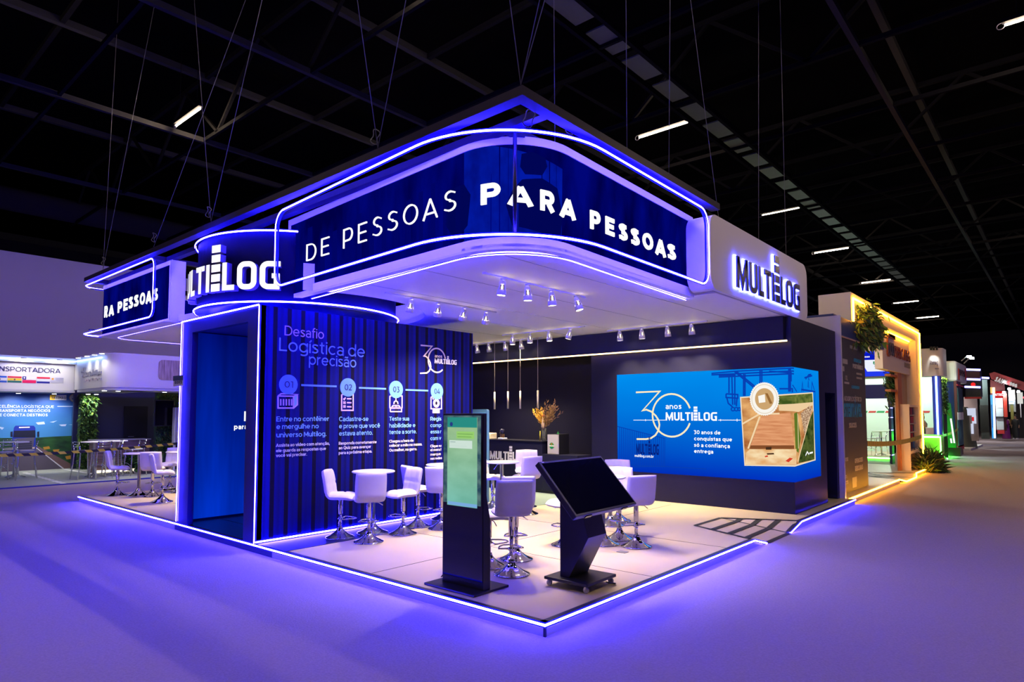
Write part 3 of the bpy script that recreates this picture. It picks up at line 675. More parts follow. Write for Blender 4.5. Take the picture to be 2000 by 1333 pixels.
# ================================================================== DRUM SIGN ON THE CONTAINER
DC, DR, DZ0, DZ1 = Vector((1.5, 6.4, 0)), 1.58, 3.45, 4.50
dr = thing('drum_sign', 'round dark blue drum with white raised logo letters standing over the container', 'sign', (1.5, 6.4, 3.33))
MB().lathe([(DR, DZ0), (DR, DZ1), (DR - 0.05, DZ1), (DR - 0.05, DZ0), (DR, DZ0)], 72, DC).build('shell', mat('drum_blue', (0.002, 0.0015, 0.014), 0.6, spec=0.05), dr)
MB().lathe([(DR - 0.12, 3.33), (DR - 0.12, DZ0 - 0.005), (DR + 0.03, DZ0 - 0.005), (DR + 0.03, DZ0 + 0.02), (DR, DZ0 + 0.02)], 72, DC).build('drum_foot', M_channel, dr)
for z in (DZ0 + 0.012, DZ1):
    neon('neon_ring', [(DC.x + (DR + 0.045) * math.cos(a), DC.y + (DR + 0.045) * math.sin(a), z) for a in [k * math.pi / 36 for k in range(72)]], dr, None, True)
def drum_map(s, v, d):
    a = DA + s / DR; return Vector((DC.x + (DR + d) * math.cos(a), DC.y + (DR + d) * math.sin(a), DZL + v))
# the L and O of the word face the viewer; place by the bar stack edge seen at pixel 410..432
def drum_angle(px, py):
    r = RT * ((px - CX_PX) / F_PX) + UPV * ((PY_PX - py) / F_PX) + DIR; o = CAM - DC; rad = DR + 0.1
    A_ = r.x ** 2 + r.y ** 2; B_ = 2 * (o.x * r.x + o.y * r.y); C_ = o.x ** 2 + o.y ** 2 - rad ** 2
    t = (-B_ - math.sqrt(max(0, B_ * B_ - 4 * A_ * C_))) / (2 * A_); p = CAM + r * t; return math.atan2(p.y - DC.y, p.x - DC.x) % (2 * math.pi), p.z
aL, zL = drum_angle(436.5, 569); aG, zG = drum_angle(548, 562); at_, zt = drum_angle(462, 513)
G_ = logo_glyphs(); tot_ = sum(g[0] for g in G_) + 0.8; xL = sum(g[0] + 0.1 for g in G_[:6]); xG = tot_ - 0.0
kk = (aG - aL) * DR / (xG - xL); DA = aL - xL * kk / DR; DZL = zL + 0.0; capd = 0.408
logotype(dr, drum_map, tot_ * kk, capd, 0.10, mat('letter_side', (0.22, 0.18, 0.32), 0.5), 0.03, face=emi('drum_letter_face', (1, 0.97, 1.0), 1.25))

# ================================================================== BOOTH CEILING SLAB
SZ = 3.56
bc = thing('booth_ceiling', 'white panelled canopy ceiling over the neon booth with a round hole for the drum', 'ceiling canopy', (5, 5, SZ))
sign_plan = fillet((0.62, 5.3), (0.385, 0.60), (4.42, 0.70), 0.78)
HC, HR = Vector((1.5, 6.4)), 2.08
cl = MB()
ST = 0.10
circ = lambda a: (HC.x + HR * math.cos(math.radians(a)), HC.y + HR * math.sin(math.radians(a)))
def add_poly_slab(mb, poly):
    b = bmesh.new(); vs = [b.verts.new((x, y, SZ)) for x, y in poly]; b.faces.new(vs); bmesh.ops.triangulate(b, faces=b.faces)
    r = bmesh.ops.extrude_face_region(b, geom=list(b.faces)); bmesh.ops.translate(b, vec=(0, 0, ST), verts=[v for v in r['geom'] if isinstance(v, bmesh.types.BMVert)])
    b.verts.index_update(); mb.add([v.co.copy() for v in b.verts], [[v.index for v in f.verts] for f in b.faces]); b.free()
add_poly_slab(cl, [(0.58, 4.60)] + [(p.x, p.y) for p in sign_plan[1:]] + [(4.42, 4.32)] + [circ(a) for a in range(-90, -115, -4)])
add_poly_slab(cl, [(8.3, 4.32), (8.3, 8.48), (1.5, 8.48)] + [circ(a) for a in range(90, -91, -5)])
add_poly_slab(cl, [(8.3, 8.48), (8.3, 13.0), (0.95, 13.0), (0.55, 12.6), (0.55, 9.0)] + [circ(a) for a in range(116, 89, -4)])
cl.box((4.42, 0.37, SZ), (8.3, 4.32, SZ + ST)); cl.build('panel', M_soffit, bc)
MB().strip([[(HC.x + HR * math.cos(a), HC.y + HR * math.sin(a), z) for a in [math.radians(-120 + k * 5) for k in range(48)]] for z in (SZ, SZ + 0.38)], True).build('hole_rim', M_white, bc)
sm = MB()
for y in (1.2, 2.4, 3.6): sm.box((0.62, y - 0.004, SZ - 0.002), (7.18, y + 0.004, SZ + 0.001))
for y in (4.8, 6.0, 7.2): sm.box((4.3, y - 0.004, SZ - 0.002), (7.18, y + 0.004, SZ + 0.001))
sm.build('panel_joint', mat('soffit_joint', (0.22, 0.20, 0.22), 0.9), bc)
# neon under the soffit follows the sign
sp_ = Path(fillet((0.86, 5.35), (0.50, 0.70), (4.53, 0.885), 0.85))
neon('neon_soffit_strip', [(q.x, q.y, SZ - 0.02) for q in sp_.p], bc, (0, 0, -1))
rp = fillet((0.60, 9.02), (0.62, 12.78), (10.0, 12.78), 0.45)
neon('neon_soffit_strip', [(q.x, q.y, SZ - 0.02) for q in rp], bc, (0, 0, -1))
MB().prism([(0.30, 12.6, SZ - 0.03), (0.9, 13.05, SZ - 0.03), (8.3, 13.05, SZ - 0.03), (8.3, 12.4, SZ - 0.03), (0.4, 9.0, SZ - 0.03), (0.30, 9.0, SZ - 0.03)], (0, 0, 0.03)).build('rear_edge_panel', M_soffit, bc)

# ================================================================== CORNER SCREEN SIGN
def path_panel(mb, P, z0, z1, o0, o1, s0=0.0, s1=None):
    s1 = P.l[-1] if s1 is None else s1
    ts = [s0] + [l for l in P.l if s0 < l < s1] + [s1]
    rows = []
    for t in ts:
        a, b = P.at(t, o1), P.at(t, o0)
        rows.append([(a.x, a.y, z0), (a.x, a.y, z1), (b.x, b.y, z1), (b.x, b.y, z0)])
    n = len(rows); mb.strip(rows, False, True)
    mb.add(rows[0] + rows[-1], [(0, 1, 2, 3), (7, 6, 5, 4)]); return mb
class Smooth(Path):
    """path whose offsets use averaged normals so that offset bands stay closed"""
    def __init__(s, pts, flip=1):
        super().__init__(pts, flip); s.n = []
        for i in range(len(s.p)):
            a = (s.p[i] - s.p[i - 1]).normalized() if i else None; b = (s.p[i + 1] - s.p[i]).normalized() if i < len(s.p) - 1 else None
            d = ((a or b) + (b or a)).normalized(); s.n.append(Vector((d.y, -d.x)) * flip)
    def at(s, t, off=0.0):
        i = 0
        while i < len(s.p) - 2 and t > s.l[i + 1]: i += 1
        u = (t - s.l[i]) / (s.l[i + 1] - s.l[i]); u2 = max(0, min(1, u))
        return s.p[i] + (s.p[i + 1] - s.p[i]) * u + s.n[i].lerp(s.n[i + 1], u2).normalized() * off
SG = Smooth(sign_plan, 1)
# outward check
if (SG.at(1.0, 1.0) - Vector((CAM.x, CAM.y))).length > (SG.at(1.0, -1.0) - Vector((CAM.x, CAM.y))).length: SG = Smooth(sign_plan, -1)
SZ0, SZ1 = 3.535, 4.715
sg = thing('corner_screen_sign', 'large curved dark blue screen wrapping the booth corner with white slogan', 'sign', (0.5, 1.0, SZ0))
f_ = MB(); path_panel(f_, SG, SZ1 - 0.085, SZ1, -0.10, 0.0); path_panel(f_, SG, SZ0, SZ0 + 0.055, -0.10, 0.0)
L_ = SG.l[-1]
path_panel(f_, SG, SZ0 + 0.055, SZ1 - 0.085, -0.10, 0.0, 0, 0.06); path_panel(f_, SG, SZ0 + 0.055, SZ1 - 0.085, -0.10, 0.0, L_ - 0.035, L_)
f_.build('sign_frame', M_white, sg)
scr = MB(); path_panel(scr, SG, SZ0 + 0.055, SZ1 - 0.085, -0.08, -0.012, 0.06, L_ - 0.035)
scr.build('screen', emi('sign_screen', (1, 1, 1), 1.0, None, (1.5, S(0, 0, 70), S(1, 6, 120), (1.6, 1.6, 0.55))), sg)
MB().box((0.9, 0.9, SZ0 + 0.06), (0.94, 5.2, SZ1 - 0.1)).build('rear_brace', M_black, sg)
def sg_s(px, py, off=0.0):
    """arc length and height on the sign face under a pixel"""
    r = RT * ((px - CX_PX) / F_PX) + UPV * ((PY_PX - py) / F_PX) + DIR; best = None
    for i in range(len(SG.p) - 1):
        a, b = SG.p[i], SG.p[i + 1]; d = b - a; den = r.x * d.y - r.y * d.x
        if abs(den) < 1e-9: continue
        w = a - Vector((CAM.x, CAM.y)); t = (w.x * d.y - w.y * d.x) / den; u = (w.x * r.y - w.y * r.x) / den
        if t > 0 and -0.001 <= u <= 1.001 and (best is None or t < best[0]): best = (t, SG.l[i] + u * d.length, CAM.z + r.z * t)
    return best[1], best[2]
def sg_text(s, a, b, h, m, weight, name='slogan_letter'):
    s0, z0 = sg_s(*a); s1, z1 = sg_s(*b); sh, zh = sg_s(a[0], a[1] - h); cap = zh - z0; mb = MB()
    for q in geo_quads(s, weight, s1 - s0, cap):
        # cut long strokes so that they follow the curve
        n = max(1, int(math.ceil((max(x for x, y in q) - min(x for x, y in q)) / 0.08)))
        for i in range(n):
            f0, f1 = i / n, (i + 1) / n; lp = lambda p, r, f: (p[0] + (r[0] - p[0]) * f, p[1] + (r[1] - p[1]) * f)
            qq = [lp(q[0], q[1], f0), lp(q[0], q[1], f1), lp(q[3], q[2], f1), lp(q[3], q[2], f0)]
            P = []
            for d in (0.006, -0.010):
                for x, y in qq:
                    c = SG.at(s0 + x, d); P.append(Vector((c.x, c.y, z0 + (z1 - z0) * x / (s1 - s0) + y)))
            mb.add(P, [(0, 1, 2, 3), (7, 6, 5, 4), (0, 4, 5, 1), (1, 5, 6, 2), (2, 6, 7, 3), (3, 7, 4, 0)])
    mb.build(name, m, sg)
thin = 0.075
for ch, a, b, h in (('D', (598.2, 510.5), (616.7, 506), 32), ('E', (627.2, 501), (642.2, 496.6), 34), ('P', (670.2, 486), (688, 480), 37), ('E', (699.3, 475.8), (715.7, 470.5), 37), ('S', (727.5, 463.5), (745.5, 458.5), 37),
                    ('S', (756.8, 453.5), (776, 447.5), 37.5), ('O', (787.5, 442.5), (815.5, 434.5), 38.5), ('A', (826, 432.5), (854, 424), 39.5), ('S', (867, 416), (890, 409.5), 39.5)):
    sg_text(ch, a, b, h, M_white_e, thin)
for ch, a, b, h in (('P', (939, 401), (977.5, 396), 40), ('A', (993, 400), (1040, 404), 37.5), ('R', (1055.5, 410), (1083, 416.5), 40), ('A', (1095, 422), (1123.5, 431.5), 37.5),
                    ('P', (1153.5, 446.5), (1172.5, 452), 36.5), ('E', (1183.5, 456.5), (1200, 463), 34.5), ('S', (1209.5, 466), (1225.5, 473), 32), ('S', (1233, 475.5), (1249, 482.5), 32), ('O', (1256, 483.5), (1275.5, 492), 32),
                    ('A', (1281.5, 495.5), (1300, 504), 31.5), ('S', (1304.5, 503.5), (1320, 510.5), 29.5)):
    sg_text(ch, a, b, h, M_white_e, 0.235)
# faint picture on the screen: stacked goods and a worker seen from behind
def sg_shape(pxs, m, d=0.001):
    mb = MB(); sz = [sg_s(*q) for q in pxs]
    n = len(sz); F = []; 
    bm = bmesh.new(); bm.faces.new([bm.verts.new((s, z, 0)) for s, z in sz])
    x = math.floor(min(s for s, z in sz) / 0.05) * 0.05
    while x < max(s for s, z in sz):
        bmesh.ops.bisect_plane(bm, geom=list(bm.verts) + list(bm.edges) + list(bm.faces), plane_co=(x, 0, 0), plane_no=(1, 0, 0)); x += 0.05
    bm.verts.index_update(); P = []
    for v in bm.verts:
        q = SG.at(v.co.x, -0.0115 + d); P.append(Vector((q.x, q.y, v.co.y)))
    mb.add(P, [[v.index for v in f.verts] for f in bm.faces]); bm.free(); return mb
M_sb = emi('sign_picture_bright', (1, 1, 1), 1.0, None, (2.2, S(2, 14, 125), S(2, 26, 165), (2, 2, 1.2))); M_sd = emi('sign_picture_dark', S(1, 5, 84), 1.0)
sg_shape([(905, 290), (960, 284), (1100, 330), (1098, 488), (1010, 468), (905, 478)], M_sb, 0.0006).build('picture_room', M_sb, sg)
sg_shape([(1019, 300), (1040, 296), (1066, 308), (1070, 325), (1060, 342), (1026, 340), (1016, 325)], M_sd).build('picture_head', M_sd, sg)
sg_shape([(1000, 372), (1020, 350), (1060, 348), (1090, 368), (1100, 420), (1096, 470), (1000, 440), (988, 400)], M_sd).build('picture_torso', M_sd, sg)
sg_shape([(870, 372), (905, 360), (918, 380), (912, 440), (890, 470), (868, 440)], M_sd).build('picture_torso', M_sd, sg)
for x0 in range(600, 890, 24):
    w_ = 9 + (x0 * 7) % 8
    yt = 455 - (x0 - 575) * 0.36; yb = 562 - (x0 - 575) * 0.262
    sg_shape([(x0, yt + (x0 * 3) % 40), (x0 + w_, yt - 4 + (x0 * 3) % 40), (x0 + w_, yb - 4), (x0, yb - 1)], M_sd).build('picture_shelf', emi('sign_picture_mid', S(1, 4, 100), 1.0), sg)

# ================================================================== NEON FRAME AND BEAMS ABOVE THE CORNER
NZ0, NZ1 = 3.60, 4.645
nplan = fillet((0.205, 4.90), (-0.07, 0.27), (4.06, 0.315), 1.35, 18)
NP = Smooth(nplan, SG.flip)
nf = thing('neon_frame', 'blue neon outline frame standing off the corner screen, hung from black beams', 'neon frame', (0, 0.3, NZ0))
def loop_pts(P, s0, s1, z0, z1, r, off=0.0, n=6):
    out = []
    def pt(s, z): q = P.at(s, off); out.append(Vector((q.x, q.y, z)))
    ss = [s0 + r] + [l for l in P.l if s0 + r < l < s1 - r] + [s1 - r]
    for s in ss: pt(s, z1)
    for i in range(1, n + 1): a = math.pi / 2 * i / n; pt(s1 - r + r * math.sin(a), z1 - r + r * math.cos(a))
    for i in range(0, n + 1): a = math.pi / 2 * i / n; pt(s1 - r + r * math.cos(a), z0 + r - r * math.sin(a))
    for s in ss[::-1]: pt(s, z0)
    for i in range(1, n + 1): a = math.pi / 2 * i / n; pt(s0 + r - r * math.sin(a), z0 + r - r * math.cos(a))
    for i in range(0, n + 1): a = math.pi / 2 * i / n; pt(s0 + r - r * math.cos(a), z1 - r + r * math.sin(a))
    o2 = [out[0]]
    for p in out[1:]:
        if (p - o2[-1]).length > 1e-4: o2.append(p)
    return o2
LN = NP.l[-1]
lp = loop_pts(NP, 0.0, LN, NZ0, NZ1, 0.22)
neon('neon_tube', lp, nf, None, True)
lo_, li_ = loop_pts(NP, 0.0, LN, NZ0, NZ1, 0.22, -0.02), loop_pts(NP, 0.0, LN, NZ0, NZ1, 0.22, -0.05)
ch = MB(); m_ = min(len(lo_), len(li_)); ch.strip([[lo_[i], li_[i]] for i in range(m_)] + [[lo_[0], li_[0]]], False); ch.build('neon_channel', M_channel, nf)
q = NP.nearest(*hit(1008, 249, z=4.64).xy); qa = NP.at(q, -0.06)
MB().tube([(qa.x, qa.y, NZ0 + 0.02), (qa.x, qa.y, NZ1 + 0.03)], 0.021, 10).build('corner_rod', M_black, nf)
BZ = 4.70
bmx = MB().box((0.0, 0.24, BZ), (0.13, 12.65, BZ + 0.09)).box((0.13, 0.24, BZ), (4.3, 0.37, BZ + 0.09)).box((0.42, 0.37, BZ + 0.001), (0.53, 12.5, BZ + 0.08)).box((0.53, 0.80, BZ + 0.002), (4.3, 0.91, BZ + 0.08))
bmx.box((0.13, 12.52, BZ), (3.5, 12.65, BZ + 0.09)).box((0.13, 9.3, BZ + 0.003), (4.5, 9.42, BZ + 0.08))
bmx.build('beam', mat('beam_paint', (0.014, 0.009, 0.04), 0.5, spec=0.1), nf)
# coils of spare cable tied to the beams
for x, y, z in ((0.35, 0.45, BZ - 0.03), (1.25, 0.6, BZ + 0.25), (0.05, 2.45, BZ + 0.27), (0.05, 6.7, BZ + 0.3), (0.05, 8.9, BZ + 0.3), (0.05, 11.6, BZ + 0.3)):
    MB().tube([(x + 0.02 * math.sin(a * 3), y + 0.07 * math.cos(a), z + 0.08 * math.sin(a)) for a in [k * math.pi / 8 for k in range(33)]], 0.006, 5).build('cable_coil', M_rope, nf)
CB = [((0.05, 0.30, BZ + 0.13), (0.9, -0.9, 11.5)), ((0.05, 0.30, BZ + 0.13), (2.4, 0.2, 11.5)), ((0.05, 0.30, BZ + 0.13), (0.4, 1.6, 11.5)), ((0.05, 2.4, BZ + 0.13), (0.6, 1.2, 11.5)), ((0.05, 2.4, BZ + 0.13), (-0.8, 2.9, 11.5)),
      ((0.05, 6.6, BZ + 0.13), (0.4, 4.2, 11.5)), ((0.05, 6.6, BZ + 0.13), (0.3, 8.6, 11.5)), ((0.05, 8.9, BZ + 0.13), (1.4, 6.8, 11.5)), ((0.05, 11.6, BZ + 0.13), (0.6, 10.3, 11.5)), ((0.05, 11.6, BZ + 0.13), (0.4, 12.4, 11.5)),
      ((1.9, 0.30, BZ + 0.13), (1.95, 0.3, 11.5)), ((2.9, 0.30, BZ + 0.13), (3.1, 0.25, 11.5)), ((4.9, 0.5, 4.66), (4.0, 0.9, 11.5)), ((6.5, 0.5, 4.66), (6.9, 0.5, 11.5)), ((1.3, 0.86, BZ + .1), (1.32, 0.9, 11.5)), ((7.9, 0.5, 4.66), (7.6, 0.4, 11.5))]
for i, (a, b) in enumerate(CB):
    a, b = Vector(a), Vector(b)
    o = MB().tube([a, b], 0.0045, 5).build('suspension_cable', M_rope)
    tag(o, 'thin steel cable the booth canopy hangs from, running up into the dark roof', 'cable', 'suspension cables of the canopy')

# ================================================================== WHITE FASCIA WITH BACKLIT LOGO
fa = thing('fascia_box', 'white fascia box with rounded end and blue backlit logo, right of the corner screen', 'fascia', (6, 0.5, 3.58))
fx0, fx1, fz0, fz1, fy = 4.075, 8.42, 3.575, 4.64, 0.30
pts = rrect(fx0, fz0, fx1, fz1, 0.22, 8)
MB().prism([(x, fy, z) for x, z in pts], (0, 0.06, 0)).build('front_panel', M_white, fa)
ret = [(fx0 + 0.0, z) for z in (0,)]
cp = [p for p in rrect(fx0, fz0, fx1, fz1, 0.22, 8)]
lft = [p for p in cp if p[0] < fx0 + 0.2201]
MB().strip([[(x, fy + 0.06, z), (x, fy + 0.345, z)] for x, z in sorted(lft, key=lambda p: p[1])], True).build('return_panel', M_white, fa)
MB().box((fx0 + 0.2, fy + 0.06, fz1 - 0.02), (fx1 - 0.2, fy + 0.6, fz1)).box((fx1 - 0.05, fy + 0.06, fz0 + 0.2), (fx1, fy + 0.6, fz1 - 0.2)).box((fx0 + 0.2, fy + 0.06, fz0 - 0.012), (fx1 - 0.1, fy + 0.068, fz0)).build('box_side', M_white, fa)
A_, B_ = hit(1433, 561, y=fy), hit(1557, 607, y=fy); T_ = hit(1434, 502, y=fy)
capw = T_.z - A_.z; 
mp_ = flat_map(Vector((A_.x, fy, 3.70)), (1, 0, 0), (0, -1, 0))
logotype(fa, mp_, B_.x - A_.x, 0.47, 0.02, mat('fascia_letter_face', (0.006, 0.006, 0.06), 0.35), 0.035)
for g in [o for o in bpy.data.objects if o.parent == fa and o.name.startswith(('letter', 'bar_stack'))]: g['label'] = 'dark blue raised letter lit from behind'
# glowing edge strip behind each letter
Gl = logo_glyphs(); tot_ = sum(g[0] for g in Gl) + 0.8; kx = (B_.x - A_.x) / tot_; x_ = 0
M_halo = emi('letter_back_light', (0.05, 0.06, 1.0), 45.0)
hb = MB()
for gw, quads in Gl:
    for qd in quads:
        c_ = sum(qd, Vector((0, 0, 0))) / 4
        hb.prism([mp_((x_ + c_.x + (p.x - c_.x) * 1.0) * kx + (0.032 if p.x > c_.x else -0.032), p.y * 0.47 + (0.014 if p.y > c_.y else -0.014), 0.012) for p in qd], (0, -0.018, 0))
    x_ += gw + 0.10
hb.build('letter_glow_strip', M_halo, fa)

# ================================================================== REAR SIGN AND NEON FRAME
rs_plan = fillet((0.40, 9.05), (0.40, 12.85), (10.0, 12.85), 0.12)
RS = Smooth(rs_plan, 1)
if (RS.at(1.0, 1.0) - Vector((CAM.x, CAM.y))).length > (RS.at(1.0, -1.0) - Vector((CAM.x, CAM.y))).length: RS = Smooth(rs_plan, -1)
rs = thing('rear_screen_sign', 'smaller dark blue screen with white slogan end at the far left booth corner', 'sign', (0.4, 11, 3.54))
f_ = MB(); path_panel(f_, RS, 4.60, 4.68, -0.12, 0); path_panel(f_, RS, 3.54, 3.60, -0.12, 0); path_panel(f_, RS, 3.60, 4.60, -0.12, 0, 0, 0.04); f_.build('sign_frame', M_white, rs)
s_ = MB(); path_panel(s_, RS, 3.60, 4.60, -0.10, -0.01, 0.04, RS.l[-1]); s_.build('screen', MATS['sign_screen'], rs)
MB().box((0.415, 9.02, 3.53), (0.66, 9.05, 4.685)).build('end_panel', M_white, rs)
XR = dict(x=0.395)
for ch, a, b, h in (('R', (204.5, 621), (210.5, 619), 21.5), ('A', (213.5, 618.5), (222.5, 615.5), 20), ('P', (230.8, 612), (238.5, 609.5), 21), ('E', (242, 608), (249.5, 605.5), 22), ('S', (252, 604), (260, 601.5), 22), ('S', (262.5, 600.5), (271, 597.5), 22), ('O', (274, 597), (283.5, 594), 23), ('A', (286, 594), (296, 591), 23), ('S', (300, 588.8), (308.5, 586), 23)):
    txt(ch, a, b, h, XR, M_white_e, rs, 'slogan_letter', 0.012, 0.235, 0.002)
rn_plan = fillet((0.06, 8.88), (0.06, 12.98), (10.0, 12.98), 0.3)
RN = Smooth(rn_plan, RS.flip)
rf = thing('neon_frame', 'smaller blue neon outline frame in front of the far left slogan screen', 'neon frame', (0.06, 10, 3.6))
lr = [p for p in loop_pts(RN, 0.0, RN.l[-1], 3.58, 4.64, 0.16)]
neon('neon_tube', lr, rf, None, True)
lo2, li2 = loop_pts(RN, 0.0, RN.l[-1], 3.58, 4.64, 0.16, -0.02), loop_pts(RN, 0.0, RN.l[-1], 3.58, 4.64, 0.16, -0.035)
m_ = min(len(lo2), len(li2)); MB().strip([[lo2[i], li2[i]] for i in range(m_)] + [[lo2[0], li2[0]]]).build('neon_channel', M_channel, rf)
MB().bar((0.08, 12.5, 4.55), (0.40, 12.5, 4.55), 0.02, 0.02).bar((0.08, 12.5, 3.66), (0.40, 12.5, 3.66), 0.02, 0.02).build('stand_off', M_black, rf)

# ================================================================== BOOTH BACK WALLS
WX, WY = 7.33, 0.27
sw = MB().box((WX, WY, ZD), (9.30, 4.45, 3.56)).box((9.30, 0.62, ZD), (10.2, 4.45, 3.56)).box((9.30, WY, 2.27), (10.16, 0.62, 3.56)).box((10.02, WY, ZD), (10.16, 0.62, 2.27))
struct('wall_right', sw, M_navy)
struct('wall_alcove', MB().box((8.3, 4.45, ZD), (8.4, 10.2, 3.56)).box((WX, 10.2, ZD), (8.4, 10.3, 3.56)), M_navy2)
d_ = MB().box((9.32, 0.52, ZD), (10.0, 0.57, 2.25)); struct('door_1', d_, M_navy2)
MB().tube([(9.40, 0.49, 1.05), (9.40, 0.515, 1.05)], 0.02, 10).build('door_knob', M_steel, bpy.data.objects['door_1'])
struct('trim_bulkhead', MB().box((7.20, 0.36, 3.13), (7.33, 10.2, 3.555)), M_navy)
struct('trim_edge_post', MB().box((10.17, 0.17, 0.1), (10.25, 0.27, 3.9)).box((10.2, 0.27, 0.0), (10.25, 6.0, 3.9)), mat('partition_white', (0.62, 0.60, 0.66), 0.6))
ls = thing('light_strip', 'long warm white light strip along the bulkhead above the bar and video wall', 'light strip', (7.17, 5, 3.1))
MB().box((7.175, 0.30, 3.105), (7.215, 9.8, 3.128)).build('diffuser', M_warm, ls)
MB().box((7.17, 0.30, 3.128), (7.22, 9.8, 3.14)).build('profile', M_navy2, ls)

# ================================================================== VIDEO WALL (wraps the wall corner)
vw = thing('video_wall', 'bright blue video wall wrapping the dark wall corner, showing anniversary artwork', 'screen', (WX, 2, 0.67))
YS = hit(1600, 800, y=WY - 0.01).x - WX                         # width of the return part
V0, V1, VL = 0.665, 2.665, 3.80                                # bottom, top, left end
def v_map(s, z, d=0.0):
    """s<0 on the long face, s>0 on the return"""
    if s <= 0: return Vector((WX - 0.012 - d, WY - 0.012 - d - s if s < 0 else WY - 0.012 - d, z))
    return Vector((WX - 0.012 - d + s, WY - 0.012 - d, z))
def v_px(px, py):
    p = hit(px, py, x=WX - 0.012)
    if p.y >= WY - 0.012: return (-(p.y - WY + 0.012), p.z)
    p = hit(px, py, y=WY - 0.012); return (p.x - WX + 0.012, p.z)
def v_poly(polys, d):
    """flat shapes on the wrapped screen, cut at the corner"""
    mb = MB()
    for poly in polys:
        b = bmesh.new()
        try: b.faces.new([b.verts.new((s, z, 0)) for s, z in poly])
        except ValueError: continue
        bmesh.ops.bisect_plane(b, geom=list(b.verts) + list(b.edges) + list(b.faces), plane_co=(0, 0, 0), plane_no=(1, 0, 0))
        b.verts.index_update(); mb.add([v_map(v.co.x, v.co.y, d) for v in b.verts], [[v.index for v in f.verts] for f in b.faces]); b.free()
    return mb
M_v = emi('video_sky', (1, 1, 1), 1.0, ('Z', V0, V1, S(0, 48, 190), S(0, 150, 246)), (0.5, (0.78, 0.82, 0.9), (1, 1, 1), (0.5, 0.5, 1.2)))
MB().box((WX - 0.012, WY - 0.012, V0), (WX - 0.002, VL, V1)).box((WX - 0.012, WY - 0.012, V0), (WX + YS, WY - 0.002, V1)).build('screen', M_v, vw)
def vl(polys, w, m, nm, d=0.003):
    q = []
    for pl in polys:
        P = [v_px(*p) for p in pl]; q += [[(v.x, v.y) for v in f] for f in stroke(P, w)]
    return v_poly(q, d).build(nm, m, vw)
M_vline = emi('video_line_blue', S(8, 62, 176), 1.0); M_vdark = emi('video_dark_blue', S(6, 30, 120), 1.0); M_vgold = emi('video_gold', S(246, 232, 190), 1.05); M_vw = emi('video_white', (0.95, 0.97, 1.0), 1.05)
cxs = lambda X, Y: (1180 + X / 3.508, 680 + Y / 3.508)
# container drawing
vl([[cxs(90, 538), cxs(415, 620), cxs(415, 815), cxs(92, 800)]] + [[cxs(x, 540 + (x - 90) * 0.25), cxs(x, 806 + (x - 90) * 0.03)] for x in range(105, 415, 13)], 0.014, M_vline, 'artwork_container', 0.001)
vl([[cxs(92, 818), cxs(400, 812), cxs(700, 830)]], 0.016, M_vline, 'artwork_ground', 0.001)
# gantry crane drawing
vl([[cxs(735, 175), cxs(900, 160), cxs(1300, 140)], [cxs(735, 185), cxs(1300, 160)], [cxs(785, 200), cxs(1300, 178)], [cxs(785, 190), cxs(900, 185)], [cxs(890, 160), cxs(1060, 300)], [cxs(905, 160), cxs(1075, 298)], [cxs(1068, 150), cxs(1068, 300)], [cxs(1080, 150), cxs(1080, 300)],
    [cxs(955, 180), cxs(955, 330)], [cxs(965, 180), cxs(965, 330)], [cxs(1130, 160), cxs(1280, 170), cxs(1280, 230)], [cxs(1265, 140), cxs(1265, 300)], [cxs(1275, 140), cxs(1275, 300)],
    [cxs(855, 200), cxs(855, 310)], [cxs(875, 200), cxs(880, 390)], [cxs(895, 200), cxs(895, 390)], [cxs(835, 315), cxs(915, 320), cxs(915, 345), cxs(835, 340), cxs(835, 315)], [cxs(840, 340), cxs(850, 380), cxs(880, 405)], [cxs(910, 345), cxs(905, 400)],
    [cxs(1200, 280), cxs(1290, 280), cxs(1290, 305)], [cxs(1290, 255), cxs(1320, 300)]], 0.026, M_vline, 'artwork_crane', 0.001)
def ring(X, Y, r): return [cxs(X + r * math.cos(a), Y + r * math.sin(a)) for a in [k * math.pi / 7 for k in range(15)]]
vl([ring(882, 420, 12), ring(905, 420, 12), ring(925, 420, 10)], 0.02, M_vline, 'artwork_crane_wheel', 0.001)
vl([[cxs(1352, 300), cxs(1358, 235), cxs(1364, 300)], [cxs(1395, 270), cxs(1398, 225), cxs(1402, 275)], [cxs(1420, 300), cxs(1424, 235), cxs(1440, 290)], [cxs(1350, 285), cxs(1445, 300), cxs(1440, 440)], [cxs(1372, 205), cxs(1425, 190)], [cxs(1380, 215), cxs(1400, 185), cxs(1418, 182)], [cxs(1398, 205), cxs(1405, 222)]], 0.03, M_vline, 'artwork_ship', 0.001)
P3 = [(1241.9, 766.9), (1288.3, 765), (1254.7, 802.6), (1262, 800.6), (1272, 804.5), (1280.5, 812.5), (1286, 821), (1287.8, 830), (1286, 841), (1280, 850.5), (1271.2, 856.4), (1262, 858.2), (1243.3, 858.2)]
c_ = v_px(1311.1, 811.7); zr = v_px(1311.1, 770)[1] - c_[1]; xr = (v_px(1348.7, 811.7)[0] - v_px(1273.5, 811.7)[0]) / 2
q_ = stroke([v_px(*p) for p in P3], 0.035) + stroke([(c_[0] + xr * math.cos(a), c_[1] + zr * math.sin(a)) for a in [math.radians(19 + k * 10) for k in range(0, 33)]], 0.035)
v_poly([[(v.x, v.y) for v in f] for f in q_], 0.004).build('anniversary_numeral', M_vgold, vw)
vl([[cxs(200, 495), cxs(420, 495)], [cxs(780, 495), cxs(935, 495)], [cxs(283, 488), cxs(283, 502)], [cxs(797, 488), cxs(797, 502)], [cxs(910, 486), cxs(910, 504)]], 0.012, M_vw, 'timeline', 0.003)
XV = dict(x=WX - 0.012)
